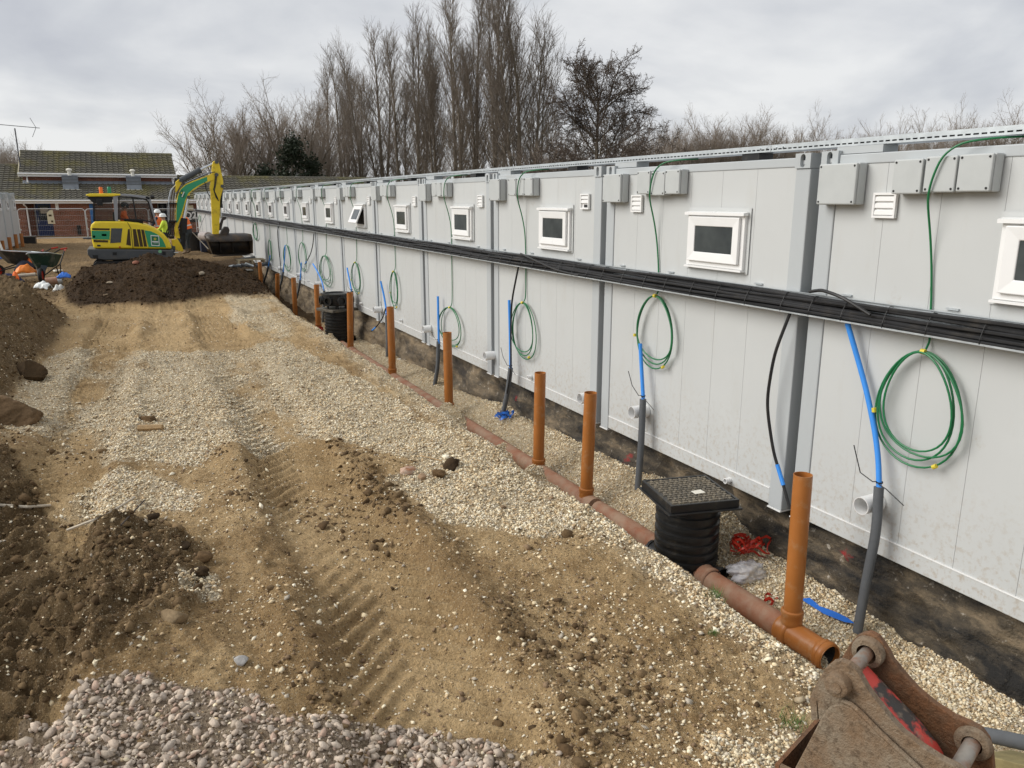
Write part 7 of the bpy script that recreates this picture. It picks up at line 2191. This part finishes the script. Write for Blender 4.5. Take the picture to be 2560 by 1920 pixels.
def poplar(seed, h=20.0, width=3.0, m=TWIG):
    """broom of steep limbs round one or more stems"""
    T = Tree(seed); g = T.r
    stems = []
    ns = g.choice([2, 3, 3])
    for s_ in range(ns):
        a = g.uniform(0, 6.28); hh = h * (1 if s_ == 0 else g.uniform(.7, .95)); k_ = .13 if s_ else .03
        stems.append((T.limb((.25 * math.cos(a) * (s_ > 0), .25 * math.sin(a) * (s_ > 0), -.3), (math.cos(a) * k_, math.sin(a) * k_, 1), hh, .25 - .05 * s_, .012, 16, .025, .02, T.trunk), hh))
    for pts, hh in stems:
        nb = int(88 / ns ** .5)
        for b_ in range(nb):
            t = .05 + .93 * ((b_ + g.random()) / nb)
            i = min(int(t * 16), 15); p, d, _ = pts[i]; q_ = pts[i + 1][0]; w = t * 16 - i
            p = tuple(p[k_] + (q_[k_] - p[k_]) * w for k_ in range(3))
            env = width * (min(1, t / .18) ** .6) * (1 - max(0, t - .30) / .82) + .3
            ang = R(g.uniform(20, 52)) * (1 - .35 * t)
            L = min((env / math.sin(ang)) * g.uniform(.5, 1.0), (hh - p[2]) * 1.0 + 1.0)
            bp = T.limb(p, T.side(d, ang), L, .045 * (1 - .6 * t) + .014, .010, 6, .05, .11, T.crown)
            for k_ in range(int(5 + L * 2.9)):
                tt = .1 + .9 * g.random(); j = min(int(tt * 6), 5); bp0, bd, _ = bp[j]; bq = bp[j + 1][0]; w = tt * 6 - j
                pp = tuple(bp0[c_] + (bq[c_] - bp0[c_]) * w for c_ in range(3))
                tp = T.limb(pp, T.side(bd, R(g.uniform(14, 42))), g.uniform(.6, 1.9), .0105, .006, 2, .07, .16, T.crown)
                for q2 in range(2):
                    T.limb(tp[1][0], T.side(tp[1][1], R(g.uniform(14, 40))), g.uniform(.35, .9), .0075, .0045, 1, 0, .12, T.crown)
    return T


def branching(T, p, d, L, r_, lev, levels, counts, angs, up, wander, twig, store0):
    g = T.r
    pts = T.limb(p, d, L, r_, max(r_ * .35, twig * .6), 6 if lev < 2 else 3, wander[min(lev, len(wander) - 1)], up[min(lev, len(up) - 1)], store0 if lev == 0 else T.crown)
    if lev >= levels - 1:
        return
    n = counts[lev]
    for k_ in range(n):
        t = .15 + .85 * (k_ + g.random()) / n; ns = len(pts) - 1; i = min(int(t * ns), ns - 1)
        a_, b_ = pts[i], pts[i + 1]; w = t * ns - i
        pp = tuple(a_[0][c_] + (b_[0][c_] - a_[0][c_]) * w for c_ in range(3))
        branching(T, pp, T.side(a_[1], R(g.uniform(*angs))), L * g.uniform(.32, .56) * (1.2 - .5 * t), max(twig, r_ * .40), lev + 1, levels, counts, angs, up, wander, twig, T.crown)


def fan(seed, h=10, spread=4.5):
    """bushy bare tree: many stems fanning out from near the ground"""
    T = Tree(seed); g = T.r
    T.limb((0, 0, -.3), (0, 0, 1), 1.6, .30, .22, 3, .02, 0, T.trunk)
    ns = 11
    for k_ in range(ns):
        a = k_ * 2.4 + g.uniform(-.3, .3); tilt = R(4 + 44 * math.sqrt((k_ + .3) / ns)) * g.uniform(.85, 1.1)
        L = h * (.90 - .26 * (tilt / R(48))) * g.uniform(.84, 1.0)
        branching(T, (0, 0, g.uniform(.5, 1.2)), (math.sin(tilt) * math.cos(a), math.sin(tilt) * math.sin(a), math.cos(tilt)), L, .075, 0, 4, (13, 8, 5), (20, 48), (.03, .07, .08), (.05, .11, .18), .0062, T.trunk)
    return T


def alder(seed, h=11.5):
    """wide tiered crown on a straight trunk"""
    T = Tree(seed); g = T.r
    tr_ = T.limb((0, 0, -.3), (0, 0, 1), h * .95, .27, .03, 12, .03, .02, T.trunk)
    n = 16                                              # long level limbs low down
    for k_ in range(n):
        t = .14 + .30 * k_ / n; i = min(int(t * 12), 11); p, d, _ = tr_[i]; a = k_ * 2.4 + g.uniform(-.3, .3)
        el = R(g.uniform(0, 24)); L = g.uniform(4.6, 6.6)
        branching(T, p, (math.cos(a) * math.cos(el), math.sin(a) * math.cos(el), math.sin(el)), L, .075, 0, 4, (12, 9, 6), (25, 65), (.02, .02, .0), (.11, .2, .3), .0135, T.trunk)
    n = 20                                              # ascending leaders that make the dome
    for k_ in range(n):
        t = .36 + .52 * k_ / n; i = min(int(t * 12), 11); p, d, _ = tr_[i]; a = k_ * 2.4 + g.uniform(-.3, .3)
        el = R(g.uniform(28, 58)); L = min(4.6, (h - p[2]) * 1.0 + .9) * g.uniform(.8, 1.0)
        branching(T, p, (math.cos(a) * math.cos(el), math.sin(a) * math.cos(el), math.sin(el)), L, .07, 0, 4, (12, 9, 6), (25, 65), (.0, .01, .0), (.11, .2, .3), .0135, T.trunk)
    return T


def plant(name, label, T, u, vbase, depth, m, vtop=None, h=None, group=None, sx=1.0, meshes=None):
    """stands on the ground at the given distance"""
    p = atD(u, 497, depth)
    t = thing(name, label, 'tree', (p[0], p[1], Hs(p[0], p[1])), random.uniform(0, 6.28), group)
    if meshes is None:
        meshes = (segs_mesh('trunk', T.trunk, BARK, 5), segs_mesh('crown', T.crown, m, 3))
    o1 = obj('trunk', meshes[0], None, t); o2 = obj('crown', meshes[1], None, t)
    s = 1.0
    if vtop is not None:
        s = ((497 - vtop) / FPX * depth + EYE) / h
    t.scale = (s * sx, s * sx, s)
    return t, meshes


POPS = [poplar(11, 20, 3.0), poplar(12, 20, 2.7), poplar(13, 20, 3.3), poplar(14, 20, 2.9)]
PM = [None] * 4
pop = [(1300, -22, 70, 2, 1.15), (1240, -30, 73, 0, 1.0), (1190, 8, 76, 3, 1.05), (1140, 28, 79, 1, 1.1), (1092, 82, 82, 2, .9), (1050, 72, 86, 0, 1.1), (1003, 120, 90, 3, 1.05), (960, 110, 95, 1, 1.2), (905, 132, 100, 2, .95), (862, 160, 106, 0, 1.05), (822, 188, 112, 3, 1.05), (1350, 190, 74, 1, 1.1)]
for i, (u, vt, dpt, k_, sx) in enumerate(pop):
    lab_ = 'bare upright poplar, %s in the line counted from the spreading dark tree' % ORD[i] if i < 11 else 'shorter bare poplar at the foot of the tallest poplars beside the spreading tree'
    t, PM[k_] = plant('poplar_tree', lab_, POPS[k_], u, 0, dpt, TWIG, vt, 20.3, 'line of bare poplars behind the cabins', sx, PM[k_])
# the dark spreading tree
ts = alder(31)
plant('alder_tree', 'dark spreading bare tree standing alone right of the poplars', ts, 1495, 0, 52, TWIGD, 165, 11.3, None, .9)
# bushy bare trees on the left
FT = [fan(41), fan(42), fan(43)]
FM = [None] * 3
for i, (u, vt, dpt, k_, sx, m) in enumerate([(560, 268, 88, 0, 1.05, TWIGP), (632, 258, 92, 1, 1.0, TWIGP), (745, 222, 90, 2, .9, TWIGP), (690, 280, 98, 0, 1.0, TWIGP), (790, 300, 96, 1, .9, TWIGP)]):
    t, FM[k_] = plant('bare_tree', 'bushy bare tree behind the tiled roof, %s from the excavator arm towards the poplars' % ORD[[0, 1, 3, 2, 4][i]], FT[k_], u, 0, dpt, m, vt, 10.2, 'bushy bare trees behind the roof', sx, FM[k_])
# distant line to the right, and behind the building on the left
DM = [None] * 3
far_ = [(1655, 318, 96), (1690, 308, 98), (1725, 312, 97), (1762, 302, 99), (1800, 306, 100), (1838, 300, 98), (1876, 303, 99), (1912, 299, 100), (1942, 322, 102), (2035, 303, 105), (1975, 348, 108), (2215, 303, 108), (2180, 330, 112), (2265, 325, 110), (2330, 290, 104), (2375, 292, 106), (2430, 296, 108), (2465, 305, 106), (2530, 278, 104), (2600, 285, 104)]
for i, (u, vt, dpt) in enumerate(far_):
    k_ = i % 3
    if i < 9:
        lb, gr = 'distant bare tree in the thick clump right of the spreading tree, %s along it' % ORD[i], 'distant clump of bare trees'
    else:
        lb, gr = 'distant bare tree showing over the top tray, %s beyond the thick clump' % ORD[i - 9], 'distant bare trees over the near cabins'
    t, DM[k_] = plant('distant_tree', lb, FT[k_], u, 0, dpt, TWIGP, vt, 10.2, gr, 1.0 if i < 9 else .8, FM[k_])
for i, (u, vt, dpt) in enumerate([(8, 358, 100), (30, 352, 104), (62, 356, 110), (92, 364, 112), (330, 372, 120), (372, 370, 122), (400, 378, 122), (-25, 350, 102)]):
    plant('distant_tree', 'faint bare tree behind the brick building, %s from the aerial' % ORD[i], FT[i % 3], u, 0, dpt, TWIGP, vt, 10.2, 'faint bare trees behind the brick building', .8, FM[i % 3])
# lower scrub between the poplars and the cabins, seen over the roofs
for i, (u, vt, dpt) in enumerate([(1390, 330, 60), (1580, 320, 62), (1640, 345, 66), (1440, 372, 58)]):
    plant('scrub_tree', 'low bare scrub tree, %s along the foot of the spreading tree' % ORD[i], FT[i % 3], u, 0, dpt, TWIG, vt, 10.2, 'low scrub trees around the spreading tree', .9, FM[i % 3])


# dark evergreen / ivy mass between the bushy trees
def leafy(name, label, u, vt, depth, w, seed, n=5200):
    rng = np.random.default_rng(seed)
    p = atD(u, 497, depth); h = (497 - vt) / FPX * depth + EYE
    t = thing(name, label, 'tree', (p[0], p[1], Hs(p[0], p[1])))
    MB().tube([(0, 0, -.2), (.1, 0, h * .5), (0, .1, h * .9)], [.22, .14, .03], 7).build('trunk', BARK, t, smooth=True)
    # clumps up the stem, leaf-sized faces in each
    nc = 60
    cz = rng.uniform(.08, .98, nc); rad = w * np.sqrt(np.clip(1 - cz, .02, 1)) * rng.uniform(.25, 1, nc); a = rng.uniform(0, 6.28, nc)
    C0 = np.stack([rad * np.cos(a), rad * np.sin(a), cz * h], 1)
    k_ = rng.integers(0, nc, n)
    Pp = C0[k_] + rng.normal(0, 1, (n, 3)) * np.array([.42, .42, .34])
    nrm = rng.normal(0, 1, (n, 3)); nrm /= np.linalg.norm(nrm, axis=1)[:, None]
    uu = np.cross(nrm, rng.normal(0, 1, (n, 3))); uu /= np.linalg.norm(uu, axis=1)[:, None]; vv = np.cross(nrm, uu)
    s_ = rng.uniform(.08, .2, n)[:, None]
    V = np.stack([Pp - uu * s_, Pp + vv * s_ * .6, Pp + uu * s_, Pp - vv * s_ * .6], 1).reshape(-1, 3)
    obj('crown', np_mesh('crown', V, np.arange(4 * n).reshape(-1, 4), IVY), None, t)
    return t


leafy('evergreen_tree', 'dark evergreen tree among bare trees above the tiled roof, the taller one', 735, 352, 84, 2.4, 5)
leafy('evergreen_tree', 'dark ivy-clad tree just left of the poplars, slim and low', 785, 400, 86, 1.3, 6, 2600)
leafy('evergreen_bush', 'low dark evergreen bush left of the taller evergreen tree', 665, 420, 86, 1.8, 7, 2600)
